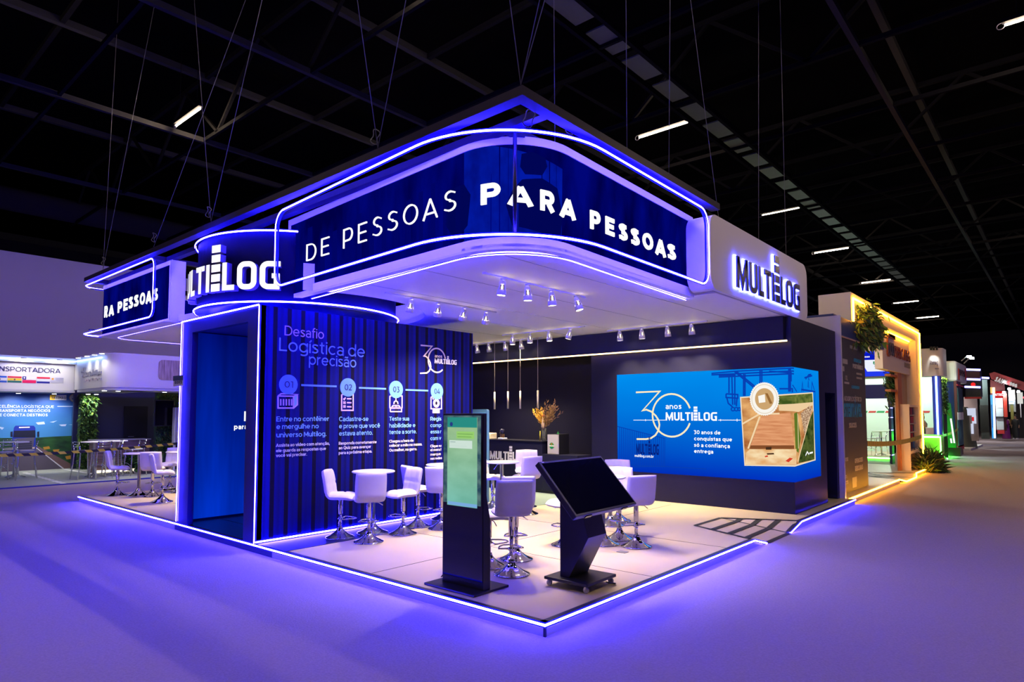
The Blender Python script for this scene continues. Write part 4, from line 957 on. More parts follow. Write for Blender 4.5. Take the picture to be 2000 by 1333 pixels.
tv = lambda s, a, b, h, w, m=M_vw, nm='screen_text': txt(s, a, b, h, XV, m, vw, nm, 0.002, w, 0.003)
tv('anos', (1300.3, 799.4), (1331.2, 799.4), 10.5, 0.17)
logo_px(vw, (1300.3, 822), (1400.9, 822.4), 16.2, XV, M_vw, 0.002, 0.004)
logo_px(vw, (1242.9, 886.9), (1286.9, 889.7), 20, XV, M_vdark, 0.002, 0.002)
tv('multilog.com.br', (1239.9, 893.6), (1276.9, 894.2), 5.2, 0.19)
for s, a, b in (('30 anos de', (1355.3, 849), (1407.5, 848.6)), ('conquistas que', (1355.9, 861.6), (1430, 861.8)), ('só a confiança', (1355.9, 874.2), (1425.7, 874.7)), ('entrega', (1355.9, 885.6), (1393.2, 886.1))): tv(s, a, b, 7.4, 0.20)
# aerial picture
pic = [cxs(930, 338), cxs(1430, 305), cxs(1445, 765), cxs(1318, 806), cxs(962, 806)]
def vp(X): return v_px(*cxs(*X))
def vpoly(pts, m, nm, d): return v_poly([[vp(p) for p in pts]], d).build(nm, m, vw)
E_ = lambda n, r, g, b: emi('pic_' + n, S(r, g, b), 1.0)
vpoly([(930, 336), (1430, 304), (1448, 770), (1318, 810), (960, 808)], E_('border', 240, 222, 190), 'picture_border', 0.0035)
vpoly([(938, 344), (1424, 312), (1440, 764), (1316, 800), (966, 800)], emi('pic_land', (1, 1, 1), 1.0, None, (2.6, S(166, 92, 44), S(232, 176, 112), (1, 1, 1.6))), 'picture_land', 0.004)
vpoly([(1190, 330), (1424, 312), (1428, 372), (1300, 384), (1190, 388)], emi('pic_trees', (1, 1, 1), 1.0, None, (5, S(60, 84, 30), S(120, 128, 60), (1, 1, 2))), 'picture_trees', 0.0045)
vpoly([(1194, 388), (1428, 372), (1430, 392), (1330, 440), (1196, 430)], E_('yard', 238, 206, 160), 'picture_yard', 0.0047)
vpoly([(1300, 450), (1320, 440), (1345, 620), (1330, 720), (1310, 700)], E_('verge', 96, 118, 40), 'picture_verge', 0.0048)
vpoly([(1414, 470), (1432, 430), (1440, 764), (1330, 790), (1360, 640)], emi('pic_scrub', (1, 1, 1), 1.0, None, (6, S(36, 56, 22), S(84, 98, 44), (1, 1, 2))), 'picture_trees', 0.0048)
vpoly([(1345, 450), (1405, 395), (1425, 420), (1372, 600)], emi('pic_trucks', (1, 1, 1), 1.0, None, (16, S(120, 70, 40), S(236, 206, 170), (1, 1, 2))), 'picture_truck_park', 0.005)
vpoly([(1075, 470), (1275, 440), (1300, 668), (1003, 668)], emi('pic_roof', (1, 1, 1), 1.0, None, (9, S(206, 132, 88), S(232, 164, 116), (0.3, 0.3, 3))), 'picture_warehouse_roof', 0.0052)
vpoly([(1003, 668), (1300, 668), (1300, 692), (996, 692)], E_('roof_edge', 132, 78, 44), 'picture_warehouse_front', 0.0053)
vpoly([(996, 694), (1316, 692), (1316, 798), (966, 798), (970, 720)], emi('pic_apron', (1, 1, 1), 1.0, None, (3, S(226, 170, 110), S(250, 226, 180), (1, 1, 2))), 'picture_apron', 0.0053)
for q_ in ([(1240, 775), (1270, 752), (1292, 758), (1262, 784)], [(1098, 742), (1118, 736), (1122, 746), (1102, 750)]): vpoly(q_, E_('red', 212, 60, 40), 'picture_truck', 0.0056)
for q_ in ([(1106, 680), (1145, 678), (1145, 698), (1106, 698)], [(1112, 722), (1160, 720), (1164, 730), (1116, 732)]): vpoly(q_, E_('truck', 70, 46, 30), 'picture_truck', 0.0056)
vl([[cxs(948, 520), cxs(1060, 455), cxs(1200, 450)], [cxs(985, 690), cxs(1065, 470)], [cxs(1325, 450), cxs(1330, 690)], [cxs(1325, 780), cxs(1410, 470)]], 0.03, E_('road', 244, 214, 170), 'picture_road', 0.0055)
txt_pts = vl([[cxs(1378, 738), cxs(1390, 712), cxs(1402, 730)], [cxs(1405, 722), cxs(1428, 716)]], 0.03, M_vw, 'picture_mark', 0.006)
cb = vp((1095, 350)); rb = abs(v_px(*cxs(1095, 235))[1] - cb[1]); kxb = (vp((1196, 350))[0] - vp((994, 350))[0]) / 2 / rb
def disc(r, n, scal=0.0): return [(cb[0] + r * kxb * (1 + scal * (k % 2)) * math.cos(2 * math.pi * k / n), cb[1] + r * (1 + scal * (k % 2)) * math.sin(2 * math.pi * k / n)) for k in range(n)]
v_poly([disc(rb * 0.96, 88, 0.05)], 0.008).build('badge', E_('badge', 250, 246, 238), vw)
v_poly([disc(rb * 0.88, 48)], 0.009).build('badge_ring', E_('badge_ring', 222, 206, 180), vw)
v_poly([disc(rb * 0.84, 48)], 0.010).build('badge_field', E_('badge', 250, 246, 238), vw)
v_poly([disc(rb * 0.64, 40)], 0.0105).build('badge_field', E_('badge_photo', 204, 164, 112), vw)
v_poly([[vp(p) for p in ((1052, 330), (1098, 318), (1102, 372), (1058, 378))]], 0.011).build('badge_building', E_('badge', 250, 246, 238), vw)
v_poly([[vp(p) for p in ((1100, 310), (1118, 312), (1150, 380), (1132, 384))]], 0.011).build('badge_building', E_('badge_tan', 150, 104, 54), vw)
for k, s in enumerate('ANOS'): pass

# ================================================================== BAR COUNTER
bcx = 6.80
bcn = thing('bar_counter', 'dark navy bar counter with white logo on its front, behind the tables', 'counter', (7.0, 6, ZD))
MB().box((bcx, 5.40, ZD + 0.06), (7.32, 9.6, 1.225)).build('counter_body', M_navy, bcn, 0.004)
MB().box((bcx + 0.04, 4.2, ZD), (7.32, 9.6, ZD + 0.06)).build('toe_kick', M_black, bcn)
MB().box((bcx - 0.02, 5.38, 1.225), (7.34, 9.6, 1.245)).build('worktop', M_navy2, bcn)
MB().box((bcx, 4.46, ZD + 0.06), (7.32, 5.40, 0.965)).build('low_wing', M_navy, bcn, 0.004)
logo_px(bcn, (957, 896.5), (1027, 902), 15.5, dict(x=bcx), M_letter_w, 0.012, 0.001, False)
# beer cooler on the low wing
a_, b_ = hit(1069, 848, x=6.86), hit(1091, 887, x=6.86)
bk = thing('drink_cooler', 'steel fronted black drink cooler with round green badge on the bar wing', 'cooler', (7.0, 5.05, 0.965))
kz = 0.965; ky0, ky1 = b_.y, a_.y
MB().box((6.88, ky0, kz), (7.25, ky1, kz + 0.44)).build('body', M_black, bk, 0.006)
MB().box((6.86, ky0 + 0.005, kz + 0.01), (6.88, ky1 - 0.005, kz + 0.43)).build('front_panel', mat('cooler_front', (0.52, 0.50, 0.54), 0.3, metal=0.4), bk)
g_ = hit(1077.5, 871, x=6.858)
MB().prism([(6.858, g_.y + 0.058 * math.cos(a), g_.z + 0.066 * math.sin(a)) for a in [k * math.pi / 12 for k in range(24)]], (-0.004, 0, 0)).build('round_badge', mat('badge_green', (0.0, 0.18, 0.03), 0.4), bk)
star = [(6.853, g_.y + (0.02 if k % 2 == 0 else 0.009) * math.cos(math.pi / 2 + k * math.pi / 5), g_.z + 0.036 + (0.02 if k % 2 == 0 else 0.009) * math.sin(math.pi / 2 + k * math.pi / 5)) for k in range(10)]
MB().prism(star, (-0.002, 0, 0)).build('badge_star', mat('badge_red', (0.6, 0.02, 0.02), 0.4), bk)
txt('Heineken', (1072.6, 872.6), (1082.6, 873), 3.2, dict(x=6.854), M_letter_w, bk, 'badge_text', 0.002, 0.2)
MB().lathe([(0.03, 0), (0.03, 0.015), (0.012, 0.02), (0.012, 0.05), (0.02, 0.055), (0.0, 0.06)], 12, (7.05, (ky0 + ky1) / 2, kz + 0.44)).build('tap', mat('tap_green', (0.02, 0.22, 0.06), 0.3), bk)
# vase with dried flowers
vx, vy, vz = 6.98, hit(1063, 862, x=6.98).y, 1.245
vs_ = thing('flower_vase', 'clear glass vase with dried yellow and brown flowers on the bar counter', 'vase', (vx, vy, vz))
MB().lathe([(0.05, 0.0), (0.055, 0.01), (0.058, 0.20), (0.062, 0.28), (0.058, 0.28), (0.054, 0.02), (0.0, 0.015)], 20, (vx, vy, vz)).build('glass', mat('vase_glass', (0.85, 0.87, 0.9), 0.05, trans=0.9), vs_)
M_y1 = mat('dried_yellow', (0.75, 0.42, 0.04), 0.8); M_y2 = mat('dried_brown', (0.30, 0.17, 0.06), 0.8); M_y3 = mat('dried_orange', (0.75, 0.16, 0.02), 0.8); M_y4 = mat('dried_mauve', (0.32, 0.22, 0.18), 0.8)
rnd = random.Random(3)
st = MB()
def leaf(mb, p, d, L, w, up=None):
    d = d.normalized(); s = d.orthogonal().normalized(); s.rotate(Matrix.Rotation(rnd.uniform(0, 6.28), 3, d)); t = d.cross(s)
    mb.add([p, p + d * L * 0.45 + s * w, p + d * L + t * w * 0.4, p + d * L * 0.45 - s * w, p + d * L * 0.45 + t * w * 0.5], [(0, 1, 4), (1, 2, 4), (2, 3, 4), (3, 0, 4)])
top = Vector((vx, vy, vz + 0.26)); yl, br, mv = MB(), MB(), MB()
for k in range(46):
    left = k < 20; a = rnd.uniform(-1, 1)
    d = Vector((rnd.uniform(-0.35, 0.35), (0.15 + 0.42 * abs(a)) if left else -(0.1 + 0.75 * abs(a)), 0.55 + rnd.uniform(0, 0.5)))
    L = rnd.uniform(0.16, 0.30) if left else rnd.uniform(0.18, 0.40)
    e = top + d.normalized() * L * 1.25; st.tube([Vector((vx + d.x * .05, vy + d.y * .05, vz + 0.04)), top + d * 0.02, e], 0.0025, 4)
    for j in range(16):
        p = top.lerp(e, 0.45 + 0.55 * j / 8) + Vector((rnd.gauss(0, .008), rnd.gauss(0, .008), rnd.gauss(0, .008)))
        leaf(yl if left else br, p, d.normalized() + Vector((rnd.gauss(0, .5), rnd.gauss(0, .5), rnd.gauss(0.2, .4))), rnd.uniform(0.045, 0.085), rnd.uniform(0.010, 0.018))
st.build('stem', M_y2, vs_); yl.build('yellow_flower', M_y1, vs_); br.build('brown_flower', M_y2, vs_)
for dy, hz in ((0.005, 0.30), (-0.02, 0.22)):
    mv.tube([(vx - 0.05, vy + dy, vz + 0.24), (vx - 0.07, vy + dy - 0.01, vz + 0.32), (vx - 0.06, vy + dy - 0.02, vz + 0.26 + hz * 0.9)], [0.012, 0.03, 0.012], 8)
mv.build('grass_plume', M_y4, vs_)
MB().lathe([(0.0, -0.03), (0.025, -0.02), (0.034, 0.0), (0.025, 0.02), (0.0, 0.03)], 10, (vx - 0.05, vy - 0.01, vz + 0.56)).build('orange_bloom', M_y3, vs_)
MB().tube([(vx - 0.06, vy + 0.075, vz + 0.003), (vx - 0.06, vy + 0.068, vz + 0.22)], 0.009, 8).build('yellow_stem', mat('bright_yellow', (0.65, 0.5, 0.02), 0.5), vs_)
# coffee grinder and card terminal on the counter
gy = hit(981, 858, x=7.0).y
cg = thing('coffee_grinder', 'small coffee grinder with dark bean dome on the bar counter', 'grinder', (7.0, gy, 1.245))
MB().box((6.92, gy - 0.075, 1.245), (7.1, gy + 0.075, 1.285)).build('base', M_white, cg, 0.01)
MB().lathe([(0.045, 1.285), (0.055, 1.30), (0.055, 1.36), (0.05, 1.37)], 16, (7.0, gy, 0)).build('bean_ring', mat('bean_brown', (0.12, 0.06, 0.03), 0.4), cg)
MB().lathe([(0.05, 1.37), (0.062, 1.40), (0.060, 1.46), (0.04, 1.49), (0.0, 1.495)], 16, (7.0, gy, 0)).build('dome', mat('smoke_dome', (0.02, 0.02, 0.05), 0.08, coat=1.0), cg)
gy = hit(958, 852, x=7.0).y
pc = thing('coffee_machine', 'low cream coloured machine on the bar counter beside the totem', 'machine', (7.0, gy, 1.245))
MB().prism([(6.9, gy - 0.07, 1.245), (7.15, gy - 0.07, 1.245), (7.15, gy - 0.07, 1.39), (6.93, gy - 0.055, 1.37)], (0, 0.26, 0)).build('body', mat('cream_plastic', (0.62, 0.55, 0.45), 0.4), pc, 0.012)
MB().box((6.895, gy - 0.03, 1.30), (6.915, gy + 0.15, 1.31)).build('slot', M_black, pc)
# pendant lamps over the bar
for i, (px, y0, y1) in enumerate(((966, 766, 800), (992, 765, 799), (1016, 764, 799), (1050.5, 763, 798))):
    X = 6.9; a, b = hit(px, y0, x=X), hit(px, y1, x=X); yy = (a.y + b.y) / 2
    lab = ('leftmost slim cream pendant lamp over the bar, nearest the container wall', 'second slim cream pendant lamp from the container wall', 'third slim cream pendant lamp from the container wall', 'rightmost slim cream pendant lamp, above the dried flowers')[i]
    t = thing('pendant_lamp', lab, 'pendant lamp', (X, yy, b.z), 0, 'slim pendants over the bar')
    MB().tube([(X, yy, b.z), (X, yy, a.z)], 0.021, 14).build('lamp_tube', mat('pendant_cream', (0.75, 0.66, 0.52), 0.4), t)
    MB().tube([(X, yy, a.z), (X, yy, SZ)], 0.006, 6).build('cord', mat('pendant_cord', (0.6, 0.54, 0.45), 0.6), t)
    MB().lathe([(0.05, SZ - 0.02), (0.05, SZ - 0.001)], 16, (X, yy, 0)).build('ceiling_rose', MATS['pendant_cream'], t)

# ================================================================== TRACK LIGHTS
M_track = mat('track_white', (0.72, 0.70, 0.74), 0.4)
def spot_head(parent, x, y, tilt=(0, 0), power=SPOT_W, lit=True):
    h = SZ - 0.045; ax = Vector((tilt[0], tilt[1], -1)).normalized(); u = ax.orthogonal().normalized(); v = ax.cross(u)
    def ringp(r, d, n=16): return [Vector((x, y, h)) + ax * d + (u * math.cos(2 * math.pi * k / n) + v * math.sin(2 * math.pi * k / n)) * r for k in range(n)]
    mb = MB(); prof = [(0.022, 0.0), (0.036, 0.012), (0.042, 0.05)]
    mb.strip([ringp(r, d) + [ringp(r, d)[0]] for r, d in prof], True)
    lowp = [(0.056, 0.125), (0.060, 0.16), (0.060, 0.19), (0.054, 0.19)]
    mb.strip([ringp(r, d) + [ringp(r, d)[0]] for r, d in lowp], True)
    for k in range(8):                                          # cage ribs between the two cups
        a = 2 * math.pi * k / 8; w = 0.24
        q = lambda ang, r, d: Vector((x, y, h)) + ax * d + (u * math.cos(ang) + v * math.sin(ang)) * r
        mb.add([q(a - w, 0.042, 0.05), q(a + w, 0.042, 0.05), q(a + w, 0.056, 0.126), q(a - w, 0.056, 0.126)], [(0, 1, 2, 3)])
    head = mb.build('spot_head', M_track, parent)
    MB().lathe([(0.016, SZ - 0.05), (0.03, SZ - 0.035), (0.034, SZ - 0.018)], 12, (x, y, 0)).build('swivel', M_track, head)
    lm = MB(); rp_ = ringp(0.053, 0.183); lm.add(rp_, [list(range(16))]); lm.build('lamp_face', M_lamp, head)
    ib = MB(); r0, r1 = ringp(0.036, 0.06), ringp(0.040, 0.12); ib.strip([r0 + [r0[0]], r1 + [r1[0]]], True); ib.build('lamp_body', M_black, head)
    l = bpy.data.lights.new('spot_light', 'SPOT'); l.energy = power; l.color = SPOT_COL; l.spot_size = math.radians(96); l.spot_blend = 0.9; l.shadow_soft_size = 0.05
    lo = bpy.data.objects.new('spot_light', l); COL.objects.link(lo); lo.parent = head
    lk = bpy.data.lights.new('cage_glow', 'POINT'); lk.energy = 0.7; lk.color = SPOT_COL; lk.shadow_soft_size = 0.02   # light that leaks out of the lamp cage
    lko = bpy.data.objects.new('cage_glow', lk); COL.objects.link(lko); lko.parent = head; lko.location = Vector((x, y, h)) + ax * 0.09 + u * 0.047 - parent_org(head)
    lo.location = Vector((x, y, h)) + ax * 0.20 - parent_org(head); lo.rotation_euler = ax.to_track_quat('-Z', 'Y').to_euler()
def track(lab, a, b, heads, tilts):
    mid = (Vector(a) + Vector(b)) / 2
    t = thing('light_track', lab, 'track light', (mid.x, mid.y, SZ), 0, 'track lights under the canopy')
    MB().bar((a[0], a[1], SZ - 0.01), (b[0], b[1], SZ - 0.01), 0.036, 0.02).build('rail', M_track, t)
    for (x, y), ti in zip(heads, tilts): spot_head(t, x, y, ti)
hx = lambda pxs, y: [(hit(px, py, y=y).x, y) for px, py in pxs]
hy = lambda pxs, x: [(x, hit(px, py, x=x).y) for px, py in pxs]
track('nearest light track with four white spots, just under the screen sign corner', (1.29, 1.94), (3.44, 1.94), hx(((982, 545), (1030, 555), (1077, 566), (1125, 578)), 1.94), ((-0.05, 0.1), (0.05, 0), (0.1, 0), (0.12, -0.25)))
track('light track with four white spots in front of the container wall top', (1.30, 3.85), (3.60, 3.85), hx(((804, 585), (856, 594), (907, 602), (950, 608)), 3.85), ((0, 0.30), (0.2, 0.35), (0.1, 0.4), (0.2, 0.35)))
track('light track with four white spots hung across the middle of the canopy', (6.02, 5.86), (6.02, 3.72), hy(((1001, 653), (1035, 648), (1072, 644), (1114, 640)), 6.02), ((0, 0), (0, 0), (0, -0.1), (-0.1, 0.25)))
track('far light track with white spots above the bar counter', (6.90, 8.0), (6.90, 5.45), hy(((931, 672), (954, 668), (986, 663), (1017, 659)), 6.90), ((0.2, 0), (0.2, 0), (0.2, 0), (0.2, 0)))
track('light track with four white spots along the top of the video wall', (6.90, 3.75), (6.90, 1.60), hy(((1210, 643), (1253, 638), (1303, 633), (1350, 628)), 6.90), ((0.1, 0), (0.1, 0), (0.15, 0), (0.15, 0)))
track('light track hidden over the rear seating at the left end', (1.2, 10.4), (3.2, 10.4), [(1.4, 10.4), (2.2, 10.4), (3.0, 10.4)], ((0, 0), (0, 0), (0, 0)))

# ================================================================== BAR STOOLS AND TABLES
def cushion(w, h, t, nx=22, ny=20, bend=None, grooves=True, k=0.35):
    """closed quilted pad: w by h, thickness t; front face = +z"""
    def P(u, v, side):
        x = w / 2 * u * math.sqrt(1 - k * v * v / 2); y = h / 2 * v * math.sqrt(1 - k * u * u / 2)
        e = ((1 - abs(u) ** 7) * (1 - abs(v) ** 7)) ** 0.45 if abs(u) < 1 and abs(v) < 1 else 0.0
        z = t / 2 * e * side
        if side > 0 and grooves:
            g = max(math.exp(-((abs(u) - 0.34) / 0.035) ** 2), math.exp(-(v / 0.035) ** 2)); z -= 0.012 * g * e
        return bend(x, y, z) if bend else Vector((x, y, z))
    us = [-1 + 2 * i / nx for i in range(nx + 1)]; vv = [-1 + 2 * j / ny for j in range(ny + 1)]
    us = [math.copysign(abs(q) ** 0.8, q) for q in us]; vv = [math.copysign(abs(q) ** 0.8, q) for q in vv]
    mb = MB(); mb.strip([[P(u, v, 1) for u in us] for v in vv], True); mb.strip([[P(u, v, -1) for u in us][::-1] for v in vv], True)
    return mb
def make_stool(seat_h=0.58):
    t = thing('bar_stool', 'x', 'bar stool')
    MB().lathe([(0.20, 0.0), (0.203, 0.006), (0.195, 0.012), (0.16, 0.026), (0.115, 0.05), (0.07, 0.085), (0.045, 0.115), (0.036, 0.14), (0.036, 0.15)], 40).build('base', M_chrome, t)
    MB().lathe([(0.022, 0.14), (0.022, 0.34)], 18).build('column', M_chrome, t)
    MB().lathe([(0.031, 0.325), (0.032, 0.33), (0.032, seat_h - 0.05), (0.06, seat_h - 0.045), (0.06, seat_h - 0.035)], 20).build('sleeve', M_chrome, t)
    R = [(0.03, -0.05)] + [(0.03 + 0.20 * (1 - abs(a) ** 2.2), 0.135 * a) for a in [-1 + i / 8 for i in range(17)]] + [(0.03, 0.05)]
    pth = [(0.026, -0.012)] + [(0.03 + 0.19 * (1 - abs(a) ** 3), 0.14 * a) for a in [-1 + i / 9 for i in range(19)]] + [(0.026, 0.012)]
    fr = MB().tube([(x, y, 0.27) for x, y in pth], 0.009, 8); fr.lathe([(0.034, 0.255), (0.034, 0.285), (0.023, 0.285), (0.023, 0.255), (0.034, 0.255)], 16); fr.build('footrest', M_chrome, t)
    MB().tube([(0.0, -0.05, seat_h - 0.05), (0.02, -0.13, seat_h - 0.06), (0.03, -0.19, seat_h - 0.10)], 0.006, 6).build('lever', M_chrome, t)
    cushion(0.42, 0.40, 0.085, bend=lambda x, y, z: Vector((y + 0.02, -x, seat_h + z - 0.03 * max(0, (y - 0.05) / 0.15) ** 2 + 0.05 * max(0, (-y - 0.10) / 0.10) ** 2))).build('seat', M_leather, t)
    def bb(x, y, z):
        hgt = seat_h + 0.175 + y; lean = -0.165 - 0.06 * ((y + 0.19) / 0.38) ** 1.5 if y > -0.19 else -0.165
        return Vector((lean + z + 0.9 * x * x + 0.05 * max(0, (-y - 0.10) / 0.09) ** 2, -x, hgt))
    cushion(0.42, 0.385, 0.075, bend=bb, k=0.14).build('backrest', M_leather, t)
    return t
def make_table(top_h=0.90, r=0.31, lever=False):
    t = thing('bar_table', 'x', 'table')
    MB().lathe([(0.225, 0.0), (0.228, 0.006), (0.22, 0.012), (0.18, 0.025), (0.13, 0.048), (0.08, 0.085), (0.05, 0.12), (0.04, 0.15)], 40).build('base', M_chrome, t)
    MB().lathe([(0.032, 0.14), (0.032, top_h - 0.04), (0.09, top_h - 0.035), (0.09, top_h - 0.028)], 20).build('column', M_chrome, t)
    MB().lathe([(0.0, top_h - 0.028), (r - 0.015, top_h - 0.028), (r, top_h - 0.02), (r, top_h - 0.008), (r - 0.012, top_h), (0.0, top_h)], 56).build('tabletop', M_tabletop, t)
    if lever: MB().tube([(0, 0.04, top_h - 0.05), (0.0, 0.10, top_h - 0.06), (-0.02, 0.17, top_h - 0.15)], 0.007, 6).build('lever', M_chrome, t)
    return t
st0 = make_stool(); st0_used = [False]
G1 = 'white quilted bar stools on the booth deck'
def stool(px, py, face, lab, dz=0.0, xy=None):
    p = hit(px, py, z=ZD) if xy is None else Vector((*xy, ZD))
    if st0_used[0]: o = copy_tree(st0)
    else: o = st0; st0_used[0] = True
    o.location = (p.x, p.y, ZD); o.rotation_euler = (0, 0, math.radians(face)); o['label'] = lab; o['group'] = G1
    if dz:
        for c in [k for k in bpy.data.objects if k.parent == o and k.name.split('.')[0] in ('seat', 'backrest', 'lever')]: c.location.z += dz
        for c in [k for k in bpy.data.objects if k.parent == o and k.name.split('.')[0] == 'sleeve']: c.location.z += dz
        for c in [k for k in bpy.data.objects if k.parent == o and k.name.split('.')[0] == 'column']: c.scale.z = 1 + dz / 0.25
    return o
tb0 = make_table(); tb1 = [False]; tb_l = make_table(0.905, lever=True); tb_l_used = [False]
def table(px, py, lab, lever=False, xy=None):
    p = hit(px, py, z=ZD) if xy is None else Vector((*xy, ZD))
    if lever: o = tb_l
    elif tb1[0]: o = copy_tree(tb0)
    else: o = tb0; tb1[0] = True
    o.location = (p.x, p.y, ZD); o['label'] = lab; o['group'] = 'round white bar tables on the booth deck'
    return o
# facing angle: direction the sitter looks, 0 = +X (away to the right), 90 = +Y (away to the left)
stool(664, 1050, -50, 'white bar stool in profile at the left of the table by the container wall')
stool(720, 1059, 62, 'white bar stool with plain back to the viewer before the table by the container wall')
stool(787, 1043, 172, 'white bar stool showing quilted back, right of the table by the container wall')
stool(816, 1029, -15, 'white bar stool turned away, behind another at the right of the container wall table')
stool(862, 1033, 30, 'white bar stool half hidden by the left edge of the totem', xy=None)
table(728, 1041, 'round white bar table at the left, close to the container wall')
table(868, 1014, 'round white bar table whose rim shows left of the totem')
table(980, 1004, 'round white bar table with lever under its top, in front of the logo counter', True)
stool(999, 1122, 53, 'white bar stool with blue lit plain back, foremost beside the totem', 0.09)
stool(962, 1101, -30, 'white bar stool mostly hidden behind the foremost stool beside the totem', 0.0, (1.15, 1.71))
stool(1008, 1093, 50, 'bright white bar stool directly behind the foremost stool by the totem', 0.06)
stool(1029, 1004, 72, 'white bar stool with plain back right of the lever table', 0.06)
stool(1028, 990, 218, 'white bar stool with quilted back behind the lever table, near the counter', 0.10)
stool(944, 1003, -60, 'white bar stool whose seat peeks out right of the totem edge', 0.0, (4.36, 4.62))
stool(1106, 1065, 170, 'white bar stool half hidden behind the left edge of the tilted touch screen', -0.02)
stool(1243, 1068, 58, 'white bar stool with plain back, rightmost, beside the tilted touch screen')
stool(1210, 1053, 215, 'white bar stool with quilted back just left of the rightmost stool', 0.03)
stool(1208, 1018, 215, 'farthest white bar stool with quilted back, before the video wall', 0.03)
table(1192, 1026, 'round white bar table farthest right, before the video wall')
table(1184, 1057, 'round white bar table right behind the tilted touch screen', False, (3.07, 1.42))
# rear seating at the left end of the deck
stool(231, 968, -25, 'white bar stool in profile, leftmost on the rear end of the deck', 0.0, (0.58, 12.0))
stool(316, 981, -20, 'white bar stool in profile next to the container neon on the rear deck')
stool(297, 970, 55, 'white bar stool with its plain back turned, middle of the rear deck group')
stool(331, 957, 215, 'white bar stool with quilted back at the back of the rear deck group')
table(269, 966, 'round white bar table on the rear end of the deck', False, (0.89, 11.69))
table(352, 962, 'round white bar table cut off by the container neon, rear deck')

# ================================================================== TOTEM
tt = thing('totem_display', 'tall black standing totem with a lit chat page, front of the deck', 'totem', (0.35, 1.3, ZD))
TX = 0.30; ty0, ty1 = hit(944, 1130, x=TX).y, hit(864, 1130, x=TX).y; tz1 = hit(862, 808, x=TX).z
a_, b_, c_ = hit(842, 1139, z=ZD + .02), hit(975, 1143, z=ZD + .02), hit(915, 1161, z=ZD + .02)
MB().box((0.14, ty0 - 0.03, ZD), (0.64, ty1 + 0.10, ZD + 0.022)).build('base_plate', M_black, tt, 0.004)
prof = [(TX, ZD + 0.022), (TX, tz1), (TX + 0.045, tz1), (TX + 0.045, 1.05), (TX + 0.10, 0.80), (TX + 0.10, ZD + 0.022)]
MB().prism([(x, ty0, z) for x, z in prof], (0, ty1 - ty0, 0)).build('cabinet', M_black, tt, 0.004)
gz0 = ZD + 0.1
MB().box((TX - 0.006, ty0 + 0.008, gz0), (TX, ty1 - 0.008, tz1 - 0.012)).build('front_glass', M_blackg, tt)
XT = dict(x=TX - 0.007)
def tq(nm, p0, p1, m, d=0.001): slab(MB(), XT, p0, p1, 0.001, d).build(nm, m, tt)
tq('screen', (867, 812), (939, 990), emi('totem_margin', (1, 1, 1), 1.0, None, (7, S(40, 70, 90), S(90, 120, 120), (1, 1, 1.5))))
tq('chat_page', (874.5, 815.5), (932, 994), emi('totem_page', (1, 1, 1), 1.0, ('Z', 0.95, 1.85, S(120, 190, 175), S(165, 196, 140)), (3.0, (0.8, 0.86, 0.82), (1, 1, 1), (1, 1, 2))), 0.002)
tq('chat_header', (874.5, 815.5), (932, 836), emi('totem_header', S(40, 140, 130), 1.0), 0.003)
tq('chat_bubble', (892, 843), (926.5, 858), emi('totem_bubble', S(150, 205, 110), 1.0), 0.003)
tq('chat_bubble', (878, 860), (922.5, 877.5), emi('totem_bubble2', S(205, 225, 215), 1.0), 0.003)
tq('key_bar', (875, 979), (932, 993), emi('totem_keys', S(120, 170, 220), 1.0), 0.003)
a_ = hit(882, 829, **XT); MB().prism([(TX - 0.011, a_.y + 0.022 * math.cos(k * math.pi / 8), a_.z + 0.022 * math.sin(k * math.pi / 8)) for k in range(16)], (0.001, 0, 0)).build('chat_avatar', emi('totem_avatar', S(40, 60, 130), 1.0), tt)
for y_ in (847.5, 853): tq('chat_line', (894, y_), (924 if y_ < 850 else 921, y_ + 1.6), emi('totem_ink', S(70, 120, 60), 1.0), 0.004)
for y_ in (863, 867, 871): tq('chat_line', (880, y_), (912 if y_ > 865 else 890, y_ + 1.4), emi('totem_ink2', S(120, 150, 150), 1.0), 0.004)
MB().tube([(0.42, ty1 + 0.10, ZD + 0.012), (0.47, ty1 + 0.14, ZD + 0.03), (0.44, ty1 + 0.17, ZD + 0.01), (0.40, ty1 + 0.10, ZD + 0.05)], 0.006, 6).build('power_cable', M_black, tt)

# tall pale blue roll-up panel behind the totem
px_ = 4.60
a_, b_ = hit(930, 800, x=px_), hit(951, 990, x=px_)
bp = thing('info_panel', 'tall slim pale blue panel standing behind the totem, beside the container wall', 'panel', (px_, (a_.y + b_.y) / 2, ZD))
MB().prism([(px_, y, z) for y, z in rrect(b_.y, ZD + 0.05, b_.y + 0.5, a_.z, 0.04)], (0.06, 0, 0)).build('board', mat('panel_blue', (0.10, 0.26, 0.42), 0.35), bp)
MB().box((px_ - 0.12, b_.y + 0.03, ZD), (px_ + 0.16, b_.y + 0.47, ZD + 0.05)).build('foot', M_white, bp, 0.004)
MB().box((px_ - 0.004, b_.y + 0.04, 0.55), (px_, b_.y + 0.46, a_.z - 0.05)).build('panel_face', mat('panel_face', (0.12, 0.34, 0.55), 0.3), bp)

